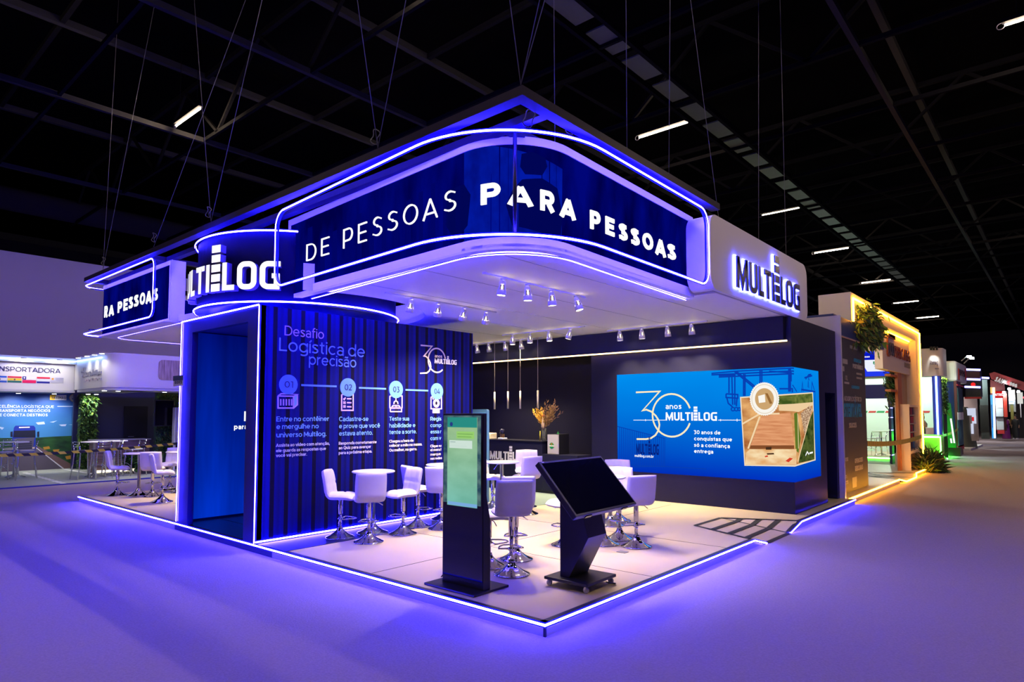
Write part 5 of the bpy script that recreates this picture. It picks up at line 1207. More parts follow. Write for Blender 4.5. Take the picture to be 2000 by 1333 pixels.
# ================================================================== TILTED TOUCH TABLE
tk = thing('touch_table', 'black wheeled kiosk with a large tilted dark touch screen, right front of the deck', 'touch screen kiosk', (1.2, 0.45, ZD))
SC3, YAW, TILT, SLn, SHt = Vector((1.18, 0.345, 1.143)), 0.02, 0.832, 1.135, 0.655
u3 = Vector((math.cos(YAW), math.sin(YAW), 0)); w3 = Vector((-math.sin(YAW), math.cos(YAW), 0)); s3 = w3 * math.cos(TILT) + Vector((0, 0, 1)) * math.sin(TILT); n3 = u3.cross(s3)
if n3.z < 0: n3 = -n3
MB().obox(SC3 - n3 * 0.03, u3 * SLn / 2, s3 * SHt / 2, n3 * 0.03).build('screen_case', M_black, tk, 0.008)
MB().obox(SC3 + n3 * 0.0012, u3 * (SLn / 2 - 0.028), s3 * (SHt / 2 - 0.026), n3 * 0.001).build('touch_glass', M_blackg, tk)
MB().obox(SC3 - n3 * 0.075, u3 * SLn * 0.36, s3 * SHt * 0.36, n3 * 0.018).build('rear_case', M_black, tk)
for q in (-1, 1): MB().obox(SC3 + u3 * q * SLn * 0.30 - s3 * (SHt / 2 + 0.004) - n3 * 0.03, u3 * 0.05, s3 * 0.006, n3 * 0.015).build('speaker_grille', M_blackg, tk)
MB().obox(SC3 - u3 * (SLn / 2 - 0.06) + s3 * (SHt / 2 - 0.014) + n3 * 0.0015, u3 * 0.018, s3 * 0.005, n3 * 0.001).build('maker_badge', mat('badge_silver', (0.5, 0.5, 0.55), 0.3), tk)
pz = ZD + 0.095
cxp, cyp = 1.19, 0.475
def pl_(a, b, z): return Vector((cxp, cyp, z)) + u3 * a + w3 * b
MB().prism([pl_(-0.27, -0.26, pz - 0.03), pl_(0.27, -0.26, pz - 0.03), pl_(0.27, 0.26, pz - 0.03), pl_(-0.27, 0.26, pz - 0.03)], (0, 0, 0.03)).build('base_plate', M_black, tk, 0.006)
pp = [(0.13, pz), (0.13, 1.10), (-0.12, 0.93), (-0.21, 0.63), (0.02, pz)]
MB().prism([pl_(-0.17, b, z) for b, z in pp], u3 * 0.34).build('pedestal', M_black, tk, 0.004)
M_caster = mat('caster_wheel', (0.35, 0.33, 0.36), 0.4)
for a in (-0.23, 0.23):
    for b in (-0.22, 0.22):
        p = pl_(a, b, 0); cs = MB().tube([p + u3 * -0.012 + Vector((0, 0, ZD + 0.028)), p + u3 * 0.012 + Vector((0, 0, ZD + 0.028))], 0.028, 14).build('caster', M_caster, tk)
        MB().bar(p + Vector((0, 0.01, ZD + 0.03)), p + Vector((0, 0, pz - 0.03)), 0.034, 0.02).build('caster_fork', M_steel, cs)
MB().tube([pl_(0.10, -0.24, pz - 0.05), pl_(0.17, -0.30, ZD + 0.02), pl_(0.24, -0.27, ZD + 0.008), pl_(0.2, -0.2, ZD + 0.008)], 0.006, 6).build('power_cable', M_black, tk)

# ================================================================== STAND ACROSS THE LEFT AISLE
M_cream = mat('stand_cream', (0.72, 0.70, 0.66), 0.5)
M_greyw = mat('stand_grey_white', (0.62, 0.61, 0.60), 0.5)
def lamp(kind, loc, power, col=(1, 0.95, 0.88), parent=None, size=0.06, spot=None, aim=(0, 0, -1)):
    l = bpy.data.lights.new(kind, 'SPOT' if spot else 'POINT'); l.energy = power; l.color = col; l.shadow_soft_size = size
    if spot: l.spot_size = math.radians(spot); l.spot_blend = 0.8
    o = bpy.data.objects.new(kind, l); COL.objects.link(o)
    o.rotation_euler = Vector(aim).to_track_quat('-Z', 'Y').to_euler()
    if parent is not None: o.parent = parent; o.location = Vector(loc) - parent_org(parent)
    else: o.location = loc
    return o
def downlight(lab, x, y, z, power=30, col=(1, 0.96, 0.9), m=None, r=0.07, spot=120, group=None, aim=(0, 0, -1), arm=None):
    t = thing('downlight', lab, 'lamp', (x, y, z), 0, group)
    MB().lathe([(r, 0.0), (r, 0.03), (0.0, 0.031)], 16, (x, y, z)).build('housing', M_greyw, t)
    MB().lathe([(0.0, -0.004), (r * 0.85, -0.004), (r * 0.85, 0.0)], 16, (x, y, z)).build('lamp_face', m or M_cool, t)
    if arm: MB().bar((x, y, z + 0.03), (x + arm[0], y + arm[1], z + 0.03 + arm[2]), 0.02, 0.02).build('arm', M_greyw, t)
    if power: lamp('spot_light', (x, y, z - 0.02), power, col, t, 0.06, spot, aim)
    return t
fl = thing('stand_floor', 'grey green printed floor of the truck stand across the left aisle, with painted road lines', 'floor covering', (0, 19, 0))
MB().box((-7, 16.5, 0), (9, 22.3, 0.025)).build('floor_board', mat('stand_floor_green', (0.30, 0.33, 0.29), 0.6, noise=0.06, nscale=4), fl)
MB().box((-7, 16.44, 0), (9, 16.5, 0.03)).build('edge_strip', mat('edge_blue', (0.03, 0.03, 0.35), 0.4), fl)
rd = MB(); a_, b_ = hit(125, 917, z=.026), hit(182, 926.5, z=.026); d_ = (b_ - a_)
rd.bar(a_, a_ + d_ * 1.2, 0.10, 0.004); 
a_, b_ = hit(48, 924, z=.026), hit(128, 946, z=.026)
for k in range(12): rd.bar(a_.lerp(b_, k / 12), a_.lerp(b_, (k + 0.6) / 12), 0.12, 0.004)
rd.build('road_line', mat('line_white', (0.75, 0.75, 0.72), 0.6), fl)
LY = 21.95; LB = dict(y=LY)
bd = thing('printed_backdrop', 'large printed backdrop of a blue truck on a country road under blue sky', 'backdrop', (-2, LY, 0.03))
def printed(name, grad=None, noise=None):
    """matt print with the picture's own colour changes"""
    m = emi(name + '_tmp', (1, 1, 1), 1.0, grad, noise); nt = m.node_tree; e = [n for n in nt.nodes if n.type == 'EMISSION'][0]
    b = nt.nodes.new('ShaderNodeBsdfPrincipled'); b.inputs['Roughness'].default_value = 0.6
    if e.inputs[0].links: nt.links.new(e.inputs[0].links[0].from_socket, b.inputs['Base Color'])
    nt.links.new(b.outputs[0], nt.nodes['Material Output'].inputs[0]); nt.nodes.remove(e); MATS[name] = m; return m
zh = hit(80, 856, **LB).z
def lb_poly(pts, m, nm, d=0.004, pl=LB, parent=None):
    P = [hit(x, y, **pl) for x, y in pts]
    ax = Vector((0, -1, 0)) if 'y' in pl else Vector((-1, 0, 0))
    return MB().prism([p + ax * d for p in P], -ax * 0.001).build(nm, m, parent or bd)
R_ = hit(160, 800, **LB).x
MB().box((-7, LY, 0.03), (R_, LY + 0.06, 2.66)).build('backdrop_panel', printed('print_sky', ('Z', zh, 2.6, S(70, 150, 210), S(8, 50, 150)), (0.9, (0.85, 0.9, 0.95), (1, 1, 1), (0.5, 1, 2))), bd)
lb_poly([(-14, 856), (60, 856), (110, 853), (160, 851), (160, 925), (-14, 925)], printed('print_field', None, (2.2, S(10, 46, 24), S(40, 92, 40), (1, 1, 3))), 'print_field', 0.002)
lb_poly([(-14, 905), (25, 872), (70, 870), (125, 917), (125, 926), (-14, 930)], mat('print_asphalt', S(96, 88, 100), 0.7, noise=0.05, nscale=10), 'print_road', 0.004)
lb_poly([(71, 871), (78, 874), (152, 914), (150, 921), (125, 917)], mat('print_shoulder', S(120, 92, 88), 0.7, noise=0.1, nscale=8), 'print_shoulder', 0.003)
lb_poly([(71, 876), (73, 876), (127, 917), (123, 917)], mat('print_white', (0.8, 0.8, 0.82), 0.6), 'print_line', 0.006)
for pts in ([(84, 874), (96, 872), (98, 877), (86, 879)], [(127, 892), (144, 889), (146, 896), (130, 898)], [(103, 879), (116, 878), (114, 883), (105, 883)]): lb_poly(pts, mat('print_yellow', S(190, 140, 40), 0.7), 'print_flowers', 0.005)
for pts in ([(70, 826), (86, 824), (88, 829), (74, 830)], [(97, 825), (112, 822), (104, 826)], [(115, 830), (130, 829), (128, 833), (120, 833)], [(133, 830), (150, 829), (146, 831)], [(-5, 833), (8, 836), (4, 840)]): lb_poly(pts, mat('print_cloud', S(190, 205, 230), 0.7), 'print_cloud', 0.003)
tb_ = mat('print_truck_blue', S(26, 50, 160), 0.5); tdk = mat('print_truck_dark', S(16, 22, 44), 0.5); tgr = mat('print_truck_grey', S(84, 80, 98), 0.5)
lb_poly([(27, 836), (30, 832), (66, 832), (69, 836), (70, 884), (23, 884), (24, 858)], tb_, 'truck_cab', 0.006)
lb_poly([(27, 842), (69, 841), (69, 855), (26, 855)], tdk, 'truck_windscreen', 0.008)
lb_poly([(28, 857), (67, 855), (64, 882), (31, 883)], tgr, 'truck_grille', 0.008)
for y in (863, 867, 871, 875): lb_poly([(34, y), (62, y - .6), (62, y + 1.4), (34, y + 2)], tdk, 'truck_grille_slot', 0.0095)
for x0, x1 in ((23, 30), (63, 70)): lb_poly([(x0, 874), (x1, 873.5), (x1, 877), (x0, 877)], mat('print_lamp', S(210, 190, 160), 0.5), 'truck_headlamp', 0.0095)
for x0 in (20.5, 72.5): lb_poly([(x0, 844), (x0 + 4, 843), (x0 + 4, 854), (x0, 854)], tdk, 'truck_mirror', 0.0095)
lb_poly([(37, 834.5), (58, 833.8), (58, 836), (37, 836.6)], mat('print_white', (0.8, 0.8, 0.82), 0.6), 'truck_sign', 0.009)
Mw_ = mat('print_letters', S(205, 215, 240), 0.6)
for s, a, b, w in (('CELÊNCIA LOGÍSTICA QUE', (-3, 797.2), (105, 797.2), 0.15), ('RANSPORTA NEGÓCIOS', (-2, 805.4), (98, 805.0), 0.20), ('E CONECTA DESTINOS', (-1, 813.8), (93, 813.6), 0.20)): txt(s, a, b, 5.4, LB, Mw_, bd, 'print_text', 0.004, w, 0.004)
w_ = MB(); P = [hit(*q, **LB) for q in ((112, 794.3), (148, 794.3), (151.3, 797), (150.5, 872))]
for q in stroke([(p.x, p.z) for p in P], 0.02): w_.prism([(v.x, LY - 0.006, v.y) for v in q], (0, 0.003, 0))
w_.build('print_frame_line', Mw_, bd)
lb_poly([(97.5, 771.8), (109, 772), (106.5, 782), (97.3, 781.6)], mat('print_amber', S(240, 190, 20), 0.5), 'logo_block', 0.006)
lb_poly([(109, 772), (129.6, 772.3), (129.4, 782.2), (106.5, 782)], mat('print_pale', S(215, 215, 215), 0.5), 'logo_block', 0.006)
txt('SASSMAQ', (100.5, 779.5), (128.6, 779.8), 4.4, LB, M_dletter, bd, 'print_text', 0.003, 0.2, 0.008)
c_ = hit(144.8, 777.5, **LB); rr_ = (hit(154, 777.5, **LB).x - c_.x)
for r, nm, m in ((rr_, 'seal_rim', mat('print_gold', S(214, 178, 90), 0.4)), (rr_ * 0.86, 'seal_face', mat('print_pale', S(215, 215, 215), 0.5)), (rr_ * 0.72, 'seal_rim', MATS['print_gold']), (rr_ * 0.68, 'seal_face', MATS['print_pale'])):
    d = 0.005 + 0.002 * (rr_ - r) / rr_ * 5; MB().prism([(c_.x + r * math.cos(k * math.pi / 16), LY - d, c_.z + r * math.sin(k * math.pi / 16)) for k in range(32)], (0, 0.001, 0)).build(nm, m, bd)
txt('1970', (140, 780.6), (149.6, 780.6), 2.4, LB, M_dletter, bd, 'print_text', 0.002, 0.2, 0.010)
# header
hd = thing('stand_header', 'white lit header board of the truck stand with dark lettering and a row of flags', 'header sign', (0, 20.6, 2.6))
HY = 20.6; HP = dict(y=HY)
zt_, zb_ = hit(70, 711, **HP).z, hit(70, 762, **HP).z; xr_ = hit(145, 740, **HP).x
MB().box((-7, HY, zb_), (xr_, HY + 0.08, zt_)).build('board', M_cream, hd)
MB().box((-7, HY - 0.30, zt_ + 0.02), (xr_, HY + 0.08, zt_ + 0.20)).build('cornice', M_greyw, hd)
MB().box((-7, HY - 0.12, zb_ - 0.07), (xr_, HY + 1.4, zb_)).build('under_shelf', M_greyw, hd)
MB().tube([(-7, HY - 0.32, zt_ + 0.10), (xr_ - 0.1, HY - 0.32, zt_ + 0.10)], 0.025, 8).build('neon_strip', M_ice, hd)
txt('NSPORTADORA', (-1, 725.4), (117.6, 729.2), 9.2, HP, M_dletter, hd, 'lettering', 0.02, 0.12, 0.002)
FL = {'r': S(214, 20, 60), 'y': S(240, 205, 40), 'g': S(10, 100, 90), 'b': S(30, 90, 210), 'n': S(20, 20, 140), 'w': (0.8, 0.8, 0.8), 'p': S(230, 10, 90), 'o': S(240, 160, 30), 'c': S(230, 20, 60), 'd': S(120, 80, 60)}
def flag(parts, lab):
    n = len(parts); xs = [p[0] for p in parts]; t = thing('flag', lab, 'flag', hit(sum(xs) / n, parts[0][3], **HP), 0, 'country flags on the stand header')
    for x0, y0, x1, y1, c in parts: slab(MB(), HP, (x0, y0), (x1, y1), 0.005, 0.008 if c not in 'wod' else 0.0095).build('flag_field', mat('flag_' + c, FL[c], 0.6), t)
flag([(-14, 734, 13, 738.2, 'b'), (-14, 738.2, 13, 743.4, 'w'), (-14, 743.4, 13, 747.6, 'b'), (-1.5, 739.6, 1.2, 742.2, 'd')], 'pale blue and white striped flag cut by the left edge of the photo')
flag([(15, 735, 42, 739, 'r'), (15, 739, 42, 744, 'y'), (14.8, 744, 41.8, 748, 'g'), (27, 740.2, 30, 743.2, 'd')], 'red, yellow and green striped flag on the stand header')
flag([(44, 735.6, 51.2, 742, 'n'), (51.2, 736, 70, 743, 'w'), (43.6, 742.6, 70, 749, 'p'), (46, 737, 49, 740, 'w')], 'flag with dark blue corner, white star and pink red lower half')
flag([(72, 736.6, 97.5, 740.6, 'c'), (72, 740.6, 97.3, 745.6, 'w'), (71.6, 745.6, 97, 749.4, 'n')], 'red, white and blue striped flag on the stand header')
flag([(108.4, 738.8, 124, 740, 'n'), (108.4, 741.8, 124, 743, 'n'), (99, 744.4, 124, 745.6, 'n'), (99, 747.4, 124, 748.6, 'n'), (101, 739, 104.6, 742.4, 'o')], 'white flag with thin dark blue stripes and an orange sun')
for i, px in enumerate((38, 108)):
    p = hit(px, 762, y=HY + 0.6); downlight(('left', 'right')[i] + ' of the two downlights under the truck stand header', p.x, HY + 0.7, zb_ - 0.10, 110, spot=130, aim=(0, 0.5, -1))
    p = hit(px + 2, 713, y=HY - 0.2); downlight(('left', 'right')[i] + ' of the two downlights over the lettered header board', p.x, HY - 0.55, zt_ + 0.10, 32, spot=150, aim=(0, 0.9, -1), arm=(0, 0.62, 0.0))
# angled side header with relief logo and the curved white fascia
sh = thing('side_fascia', 'white curved fascia right of the flag header, glowing blue, with a wood grain inset', 'fascia', (2, 18, 2.6))
sx = 1.78; fy_ = 16.95
rp_ = fillet((xr_ - 0.05, HY - 0.02), (sx + 0.0, fy_), (8.0, fy_), 0.5)
rp_ = [Vector((xr_ - 0.02, HY - 0.1))] + rp_[1:]
SP_ = Smooth(rp_, 1)
if (SP_.at(1.0, 1.0) - Vector((CAM.x, CAM.y))).length > (SP_.at(1.0, -1.0) - Vector((CAM.x, CAM.y))).length: SP_ = Smooth(rp_, -1)
fm = MB(); path_panel(fm, SP_, 2.60, 3.58, -0.10, 0.0); fm.build('fascia_board', M_cream, sh)
fm = MB(); path_panel(fm, SP_, 2.52, 2.60, -1.3, -0.02, 0.3); fm.build('under_shelf', M_greyw, sh)
CP = dict(y=fy_ - 0.002)
a_, b_ = hit(310, 703, **CP), hit(372, 745, **CP)
MB().prism([(x, fy_ - 0.012, z) for x, z in rrect(a_.x, b_.z, b_.x, a_.z, 0.12)], (0, 0.010, 0)).build('wood_inset', woodgrain('ash_wood', S(120, 100, 92), S(196, 176, 160), (9, 1, 0.7)), sh)
rl_ = MB(); rnd = random.Random(5)
for k in range(26):
    s = 0.9 + k * 0.085; q = SP_.at(s, 0.012); hgt = rnd.uniform(0.05, 0.16); z = 2.98 + (0.12 if k < 5 else 0) + rnd.uniform(-0.02, 0.02)
    rl_.box((q.x - 0.012, q.y - 0.028, z), (q.x + 0.012, q.y + 0.028, z + hgt))
    if k % 2: rl_.box((q.x - 0.01, q.y - 0.03, z - 0.16), (q.x + 0.01, q.y + 0.03, z - 0.10))
rl_.build('relief_mark', M_steel, sh, label='silver relief lettering too small to read')
for i, px in enumerate((150, 167, 182, 196)):
    p = hit(px, 714 - i * 2, x=sx - 0.25); downlight('one of the small downlights washing the silver relief mark', sx - 0.22, min(p.y, 20.3), 3.50, 14, group='relief mark downlights', aim=(0.5, 0, -1), arm=(0.26, 0, 0))
for i, px in enumerate((205, 232, 323)):
    p = hit(px, 762, y=17.3); downlight(('first', 'second', 'rightmost')[i] + ' downlight under the blue glowing fascia, counted from the left', p.x, 17.35, 2.50, 60)
MB().tube([(xr_ - 0.1, HY - 0.36, zt_ + 0.10), (sx - 0.06, fy_ + 0.3, 3.44)], 0.022, 8).build('neon_strip', M_ice, sh)
# dark rear wall with door, counter, TV, planting
bw = MB().box((2.2, 21.5, 0.03), (9, 21.6, 2.9)); struct('wall_navy', bw, mat('stand_navy', (0.014, 0.016, 0.075), 0.5))
DP = dict(y=21.49); a_, b_ = hit(243, 794, **DP), hit(286, 870, **DP); struct('door_2', MB().box((a_.x, 21.46, 0.03), (b_.x, 21.5, a_.z)), M_navy)
MB().bar((a_.x + 0.12, 21.40, 1.05), (a_.x + 0.30, 21.40, 1.05), 0.03, 0.03).build('door_handle', M_steel, bpy.data.objects['door_2'])
KP = dict(y=19.3); a_, b_ = hit(187, 860, **KP), hit(291, 905, **KP)
kc = thing('reception_counter', 'wood fronted reception counter of the truck stand behind the chrome stools', 'counter', ((a_.x + b_.x) / 2, 19.5, 0.03))
MB().box((a_.x, 19.3, 0.03), (b_.x, 19.9, a_.z - 0.03)).build('counter_front', woodgrain('counter_wood', S(90, 70, 66), S(150, 124, 112), (0.6, 1, 9)), kc)
MB().box((a_.x - 0.03, 19.26, a_.z - 0.03), (b_.x + 0.03, 19.95, a_.z)).build('counter_top', M_greyw, kc)
MB().box((a_.x, 19.28, 0.03), (b_.x, 19.29, 0.10)).build('foot_light', emi('foot_led', (1.0, 0.85, 0.6), 3.0), kc)
def foliage(name, lab, cat, pts, n, size, cols, parent=None, group=None, droop=0.0, seed=1, leafw=1.0):
    """leafy mass: n leaves scattered by pts(rnd) -> (point, outward direction)"""
    rnd = random.Random(seed); mbs = [MB() for _ in cols]
    t = thing(name, lab, cat, pts(rnd)[0], 0, group)
    for k in range(n):
        p, d = pts(rnd); d = Vector(d) + Vector((rnd.gauss(0, .5), rnd.gauss(0, .5), rnd.gauss(0, .5) - droop)); d.normalize()
        s = d.orthogonal().normalized(); s.rotate(Matrix.Rotation(rnd.uniform(0, 6.28), 3, d)); L = size * rnd.uniform(0.6, 1.5); w = L * rnd.uniform(0.10, 0.24) * leafw; u = d.cross(s)
        mbs[rnd.randrange(len(cols))].add([p, p + d * L * .5 + s * w, p + d * L + Vector((0, 0, -droop * L * .4)), p + d * L * .5 - s * w, p + d * L * .5 + u * w * .4], [(0, 1, 4), (1, 2, 4), (2, 3, 4), (3, 0, 4)])
    for mb, c in zip(mbs, cols): mb.build('leaves', c, t)
    return t
G1_, G2_, G3_ = mat('leaf_lime', (0.16, 0.30, 0.03), 0.6), mat('leaf_green', (0.05, 0.15, 0.03), 0.6), mat('leaf_dark', (0.018, 0.055, 0.02), 0.6)
G4_ = mat('leaf_olive', (0.12, 0.12, 0.03), 0.7)
gx0, gx1 = hit(153, 830, y=21.2).x, hit(186, 830, y=21.2).x
foliage('planted_column', 'tall green planted column beside the truck backdrop', 'plant wall', lambda r: (Vector((r.uniform(gx0, gx1), 21.2 - r.uniform(0, .12), r.uniform(0.05, 2.52))), (0, -1, 0.1)), 1500, 0.13, (G1_, G2_, G3_, G2_), droop=0.4)
struct('trim_planted_core', MB().box((gx0 + .05, 21.2, 0.03), (gx1 - .05, 21.45, 2.52)), G3_)
hx0, hx1 = hit(303, 830, y=18.9).x, hit(358, 830, y=18.9).x
foliage('plant_wall', 'green plant wall around the black television at the right of the truck stand', 'plant wall', lambda r: (Vector((r.uniform(hx0, hx1), 18.9 - r.uniform(0, .1), r.uniform(0.5, 2.5))), (0, -1, 0.1)), 1500, 0.12, (G2_, G3_, G2_, G4_), droop=0.4, seed=2)
struct('trim_plant_core', MB().box((hx0 + .04, 18.9, 0.03), (hx1 + 1.5, 19.1, 2.52)), G3_)
TP = dict(y=18.52); a_, b_ = hit(302, 781, **TP), hit(340, 833, **TP)
tvs = thing('television', 'black television hung in the plant wall of the truck stand', 'television', ((a_.x + b_.x) / 2, 18.75, b_.z))
MB().box((a_.x, 18.52, b_.z), (b_.x, 18.58, a_.z)).build('case', M_black, tvs, 0.01); MB().bar(((a_.x + b_.x) / 2, 18.55, (a_.z + b_.z) / 2), ((a_.x + b_.x) / 2, 18.92, (a_.z + b_.z) / 2), 0.1, 0.1).build('wall_mount', M_black, tvs); MB().box((a_.x + .03, 18.515, b_.z + .03), (b_.x - .03, 18.52, a_.z - .03)).build('glass', M_blackg, tvs)
BP_ = dict(y=18.2); a_, b_ = hit(340, 797, **BP_), hit(352, 867, **BP_)
bsx = thing('brochure_shelf', 'narrow white brochure shelf just left of the container neon', 'shelf', ((a_.x + b_.x) / 2, 18.3, b_.z))
MB().box((a_.x, 18.28, b_.z), (b_.x + .1, 18.3, a_.z)).build('back', M_greyw, bsx)
sv = MB(); sv.box((a_.x, 18.1, b_.z), (a_.x + .02, 18.28, a_.z))
for k in range(7): z = b_.z + (a_.z - b_.z) * k / 6; sv.box((a_.x, 18.1, z - .008), (b_.x + .1, 18.28, z + .008))
sv.build('shelf_boards', M_greyw, bsx); MB().box((a_.x + .02, 18.2, 0.025), (a_.x + .08, 18.26, b_.z)).build('leg', M_greyw, bsx)
# chrome high chairs and tables
def make_highchair():
    t = thing('chrome_chair', 'x', 'high chair')
    for sx_ in (-1, 1):
        MB().tube([(0.22, 0.21 * sx_, 0), (0.19, 0.19 * sx_, 0.35), (0.17, 0.17 * sx_, 0.74), (0.16, 0.165 * sx_, 0.78)], 0.016, 8).build('front_leg', M_chrome, t)
        MB().tube([(-0.25, 0.21 * sx_, 0), (-0.20, 0.19 * sx_, 0.4), (-0.18, 0.17 * sx_, 0.76), (-0.24, 0.165 * sx_, 1.05)], 0.016, 8).build('rear_leg', M_chrome, t)
    b = MB()
    for z, x in ((1.04, -0.237), (0.97, -0.225), (0.90, -0.212)): b.tube([(x, -0.165, z), (x - 0.03, 0, z), (x, 0.165, z)], 0.009, 6)
    b.build('back_rails', M_chrome, t)
    MB().tube([(0.19, -0.19, 0.28), (0.24, -0.1, 0.36), (0.25, 0, 0.38), (0.24, 0.1, 0.36), (0.19, 0.19, 0.28)], 0.009, 6).build('footrest', M_chrome, t)
    cushion(0.36, 0.36, 0.05, 10, 10, bend=lambda x, y, z: Vector((x, y, 0.775 + z)), grooves=False).build('seat', mat('seat_grey', (0.5, 0.48, 0.5), 0.5), t)
    return t
hc0 = make_highchair(); hcs = [False]
def highchair(px, py, rz, lab):
    p = hit(px, py, z=0.025); o = hc0 if not hcs[0] else copy_tree(hc0); hcs[0] = True
    o.location = (p.x, p.y, 0.025); o.rotation_euler = (0, 0, math.radians(rz)); o['label'] = lab; o['group'] = 'chrome high chairs of the truck stand'
def make_ctable():
    t = thing('high_table', 'x', 'table')
    MB().tube([(0, 0, 0.02), (0, 0, 1.0)], 0.03, 12).build('column', M_chrome, t)
    for k in range(3):
        a = k * 2.094; MB().tube([(0, 0, 0.10), (0.28 * math.cos(a), 0.28 * math.sin(a), 0.012)], 0.016, 8).build('foot', M_chrome, t)
    MB().lathe([(0, 1.0), (0.33, 1.0), (0.34, 1.015), (0.33, 1.03), (0, 1.03)], 32).build('tabletop', M_tabletop, t)
    return t
ct0 = make_ctable(); cts = [False]
def ctable(px, py, lab):
    p = hit(px, py, z=0.025); o = ct0 if not cts[0] else copy_tree(ct0); cts[0] = True
    o.location = (p.x, p.y, 0.025); o['label'] = lab; o['group'] = 'high tables of the truck stand'
highchair(4, 940, 100, 'chrome high chair cut by the left edge of the photo'); highchair(18, 930, -100, 'chrome high chair left of the printed truck'); highchair(50, 935, 170, 'chrome high chair in front of the printed truck')
highchair(163, 936, 10, 'chrome high chair before the planted column'); highchair(196, 935, 95, 'chrome high chair left of the rear white bar stool'); highchair(218, 931, 175, 'chrome high chair against the wood counter, left part'); highchair(262, 929, 190, 'chrome high chair against the wood counter, right part')
ctable(26, 934, 'high round table in front of the printed truck'); ctable(182, 933, 'high round table before the planted column'); ctable(222, 929, 'high round table in front of the wood counter')
M_tape_y = mat('hazard_print', (0.75, 0.62, 0.05), 0.5)
def hazard(name, stripes, vec):
    m = bpy.data.materials.new(name); m.use_nodes = True; nt = m.node_tree; b = nt.nodes['Principled BSDF']
    g = nt.nodes.new('ShaderNodeNewGeometry'); d = nt.nodes.new('ShaderNodeVectorMath'); d.operation = 'DOT_PRODUCT'; d.inputs[1].default_value = vec
    nt.links.new(g.outputs['Position'], d.inputs[0]); mu = nt.nodes.new('ShaderNodeMath'); mu.operation = 'MULTIPLY'; mu.inputs[1].default_value = stripes; nt.links.new(d.outputs['Value'], mu.inputs[0])
    fr = nt.nodes.new('ShaderNodeMath'); fr.operation = 'FRACT'; nt.links.new(mu.outputs[0], fr.inputs[0]); gt = nt.nodes.new('ShaderNodeMath'); gt.operation = 'GREATER_THAN'; gt.inputs[1].default_value = 0.5; nt.links.new(fr.outputs[0], gt.inputs[0])
    mx = nt.nodes.new('ShaderNodeMix'); mx.data_type = 'RGBA'; mx.inputs[6].default_value = (0.02, 0.02, 0.02, 1); mx.inputs[7].default_value = (0.75, 0.62, 0.04, 1); nt.links.new(gt.outputs[0], mx.inputs[0]); nt.links.new(mx.outputs[2], b.inputs['Base Color'])
    MATS[name] = m; return m
def hazard_tape(lab, P, h, m, sag=0.0, group=None):
    rows = []; n = 24; a, b = P
    for i in range(n + 1):
        t = i / n; p = a.lerp(b, t) - Vector((0, 0, sag * 4 * t * (1 - t))); rows.append([p + Vector((0, 0, h / 2)), p - Vector((0, 0, h / 2))])
    mb = MB().strip(rows); o = mb.build('barrier_tape', m); tag(o, lab, 'barrier tape', group)
a_, b_ = hit(-12, 891, y=16.75), hit(362, 865, y=16.75)
hazard_tape('yellow and black hazard tape strung across the truck stand', (a_, b_), 0.07, hazard('hazard_left', 3.2, (1, 0, 0.9)), 0.05)
pp_ = hit(255, 925, z=0.025)
foliage('potted_fern', 'bushy green fern by the foot of the wood counter', 'plant', lambda r: (Vector((pp_.x + r.gauss(0, .10), pp_.y + r.gauss(0, .08), 0.1 + r.uniform(0, .45))), (r.gauss(0, .6), r.gauss(0, .6), 0.7)), 220, 0.22, (G2_, G3_), droop=0.3, seed=4)
p_ = hit(303, 925, z=0.025)
tag(MB().box((p_.x - .35, p_.y, 0.025), (p_.x + .5, p_.y + .3, 0.32)).build('planter_box', mat('planter_dark', (0.03, 0.025, 0.03), 0.6), None, 0.01), 'low dark planter box right of the fern, behind the rear bar stools', 'planter')
for i, x in enumerate((gx0 + 0.15, gx1 - 0.1)):  # lamps added only to brighten the planting
    downlight(('left', 'right')[i] + ' added downlight above the green planted column', x, 20.85, zb_ - 0.10, 45, aim=(0, 0.4, -1))

# ================================================================== STANDS ALONG THE RIGHT AISLE
struct('wall_far', MB().box((89.5, -30, 0), (89.8, 40, 11.6)), mat('hall_far_wall', (0.02, 0.02, 0.024), 0.9))
def pslab(parent, nm, pl, a, b, depth, m, off=0.0, bev=0.0): return slab(MB(), pl, a, b, depth, off).build(nm, m, parent, bev)
# ---- amber portal stand
M_amberw = mat('portal_cream', (0.70, 0.62, 0.52), 0.55)
A0 = 10.26
ap = thing('stand_platform', 'low beige deck of the amber lit stand right of the blue booth', 'platform', (15, 3, 0))
EZ = 0.10
MB().prism([(x, y, 0.0) for x, y in ((A0, 0.12), (15.4, 0.12), (15.9, 1.2), (17.2, 1.2), (17.9, 0.12), (20.9, 0.12), (20.9, 6.5), (A0, 6.5))], (0, 0, EZ)).build('deck_floor', M_deck, ap)
MB().add([(15.9, 0.05, 0.004), (17.4, 0.05, 0.004), (17.2, 1.2, EZ), (15.9, 1.2, EZ), (15.4, 0.12, EZ), (17.9, 0.12, EZ)], [(0, 1, 2, 3), (0, 3, 4), (1, 5, 2)]).build('ramp', M_deck, ap)
tape = MB()
tp((15.4, 0.12, EZ), (15.9, 1.2, EZ), 0.06); tp((15.9, 1.2, EZ), (17.2, 1.2, EZ), 0.06); tp((17.2, 1.2, EZ), (17.9, .12, EZ), 0.06); tp((15.9, 1.2, EZ), (17.4, 0.05, 0.004), 0.05)
for k in (1, 2, 3): tp((15.9 + 1.3 * k / 4, 1.2, EZ + .001), (15.7 + 1.6 * k / 4, 0.5, 0.05), 0.12)
tape.build('ramp_tape', MATS['black_tape'], ap)
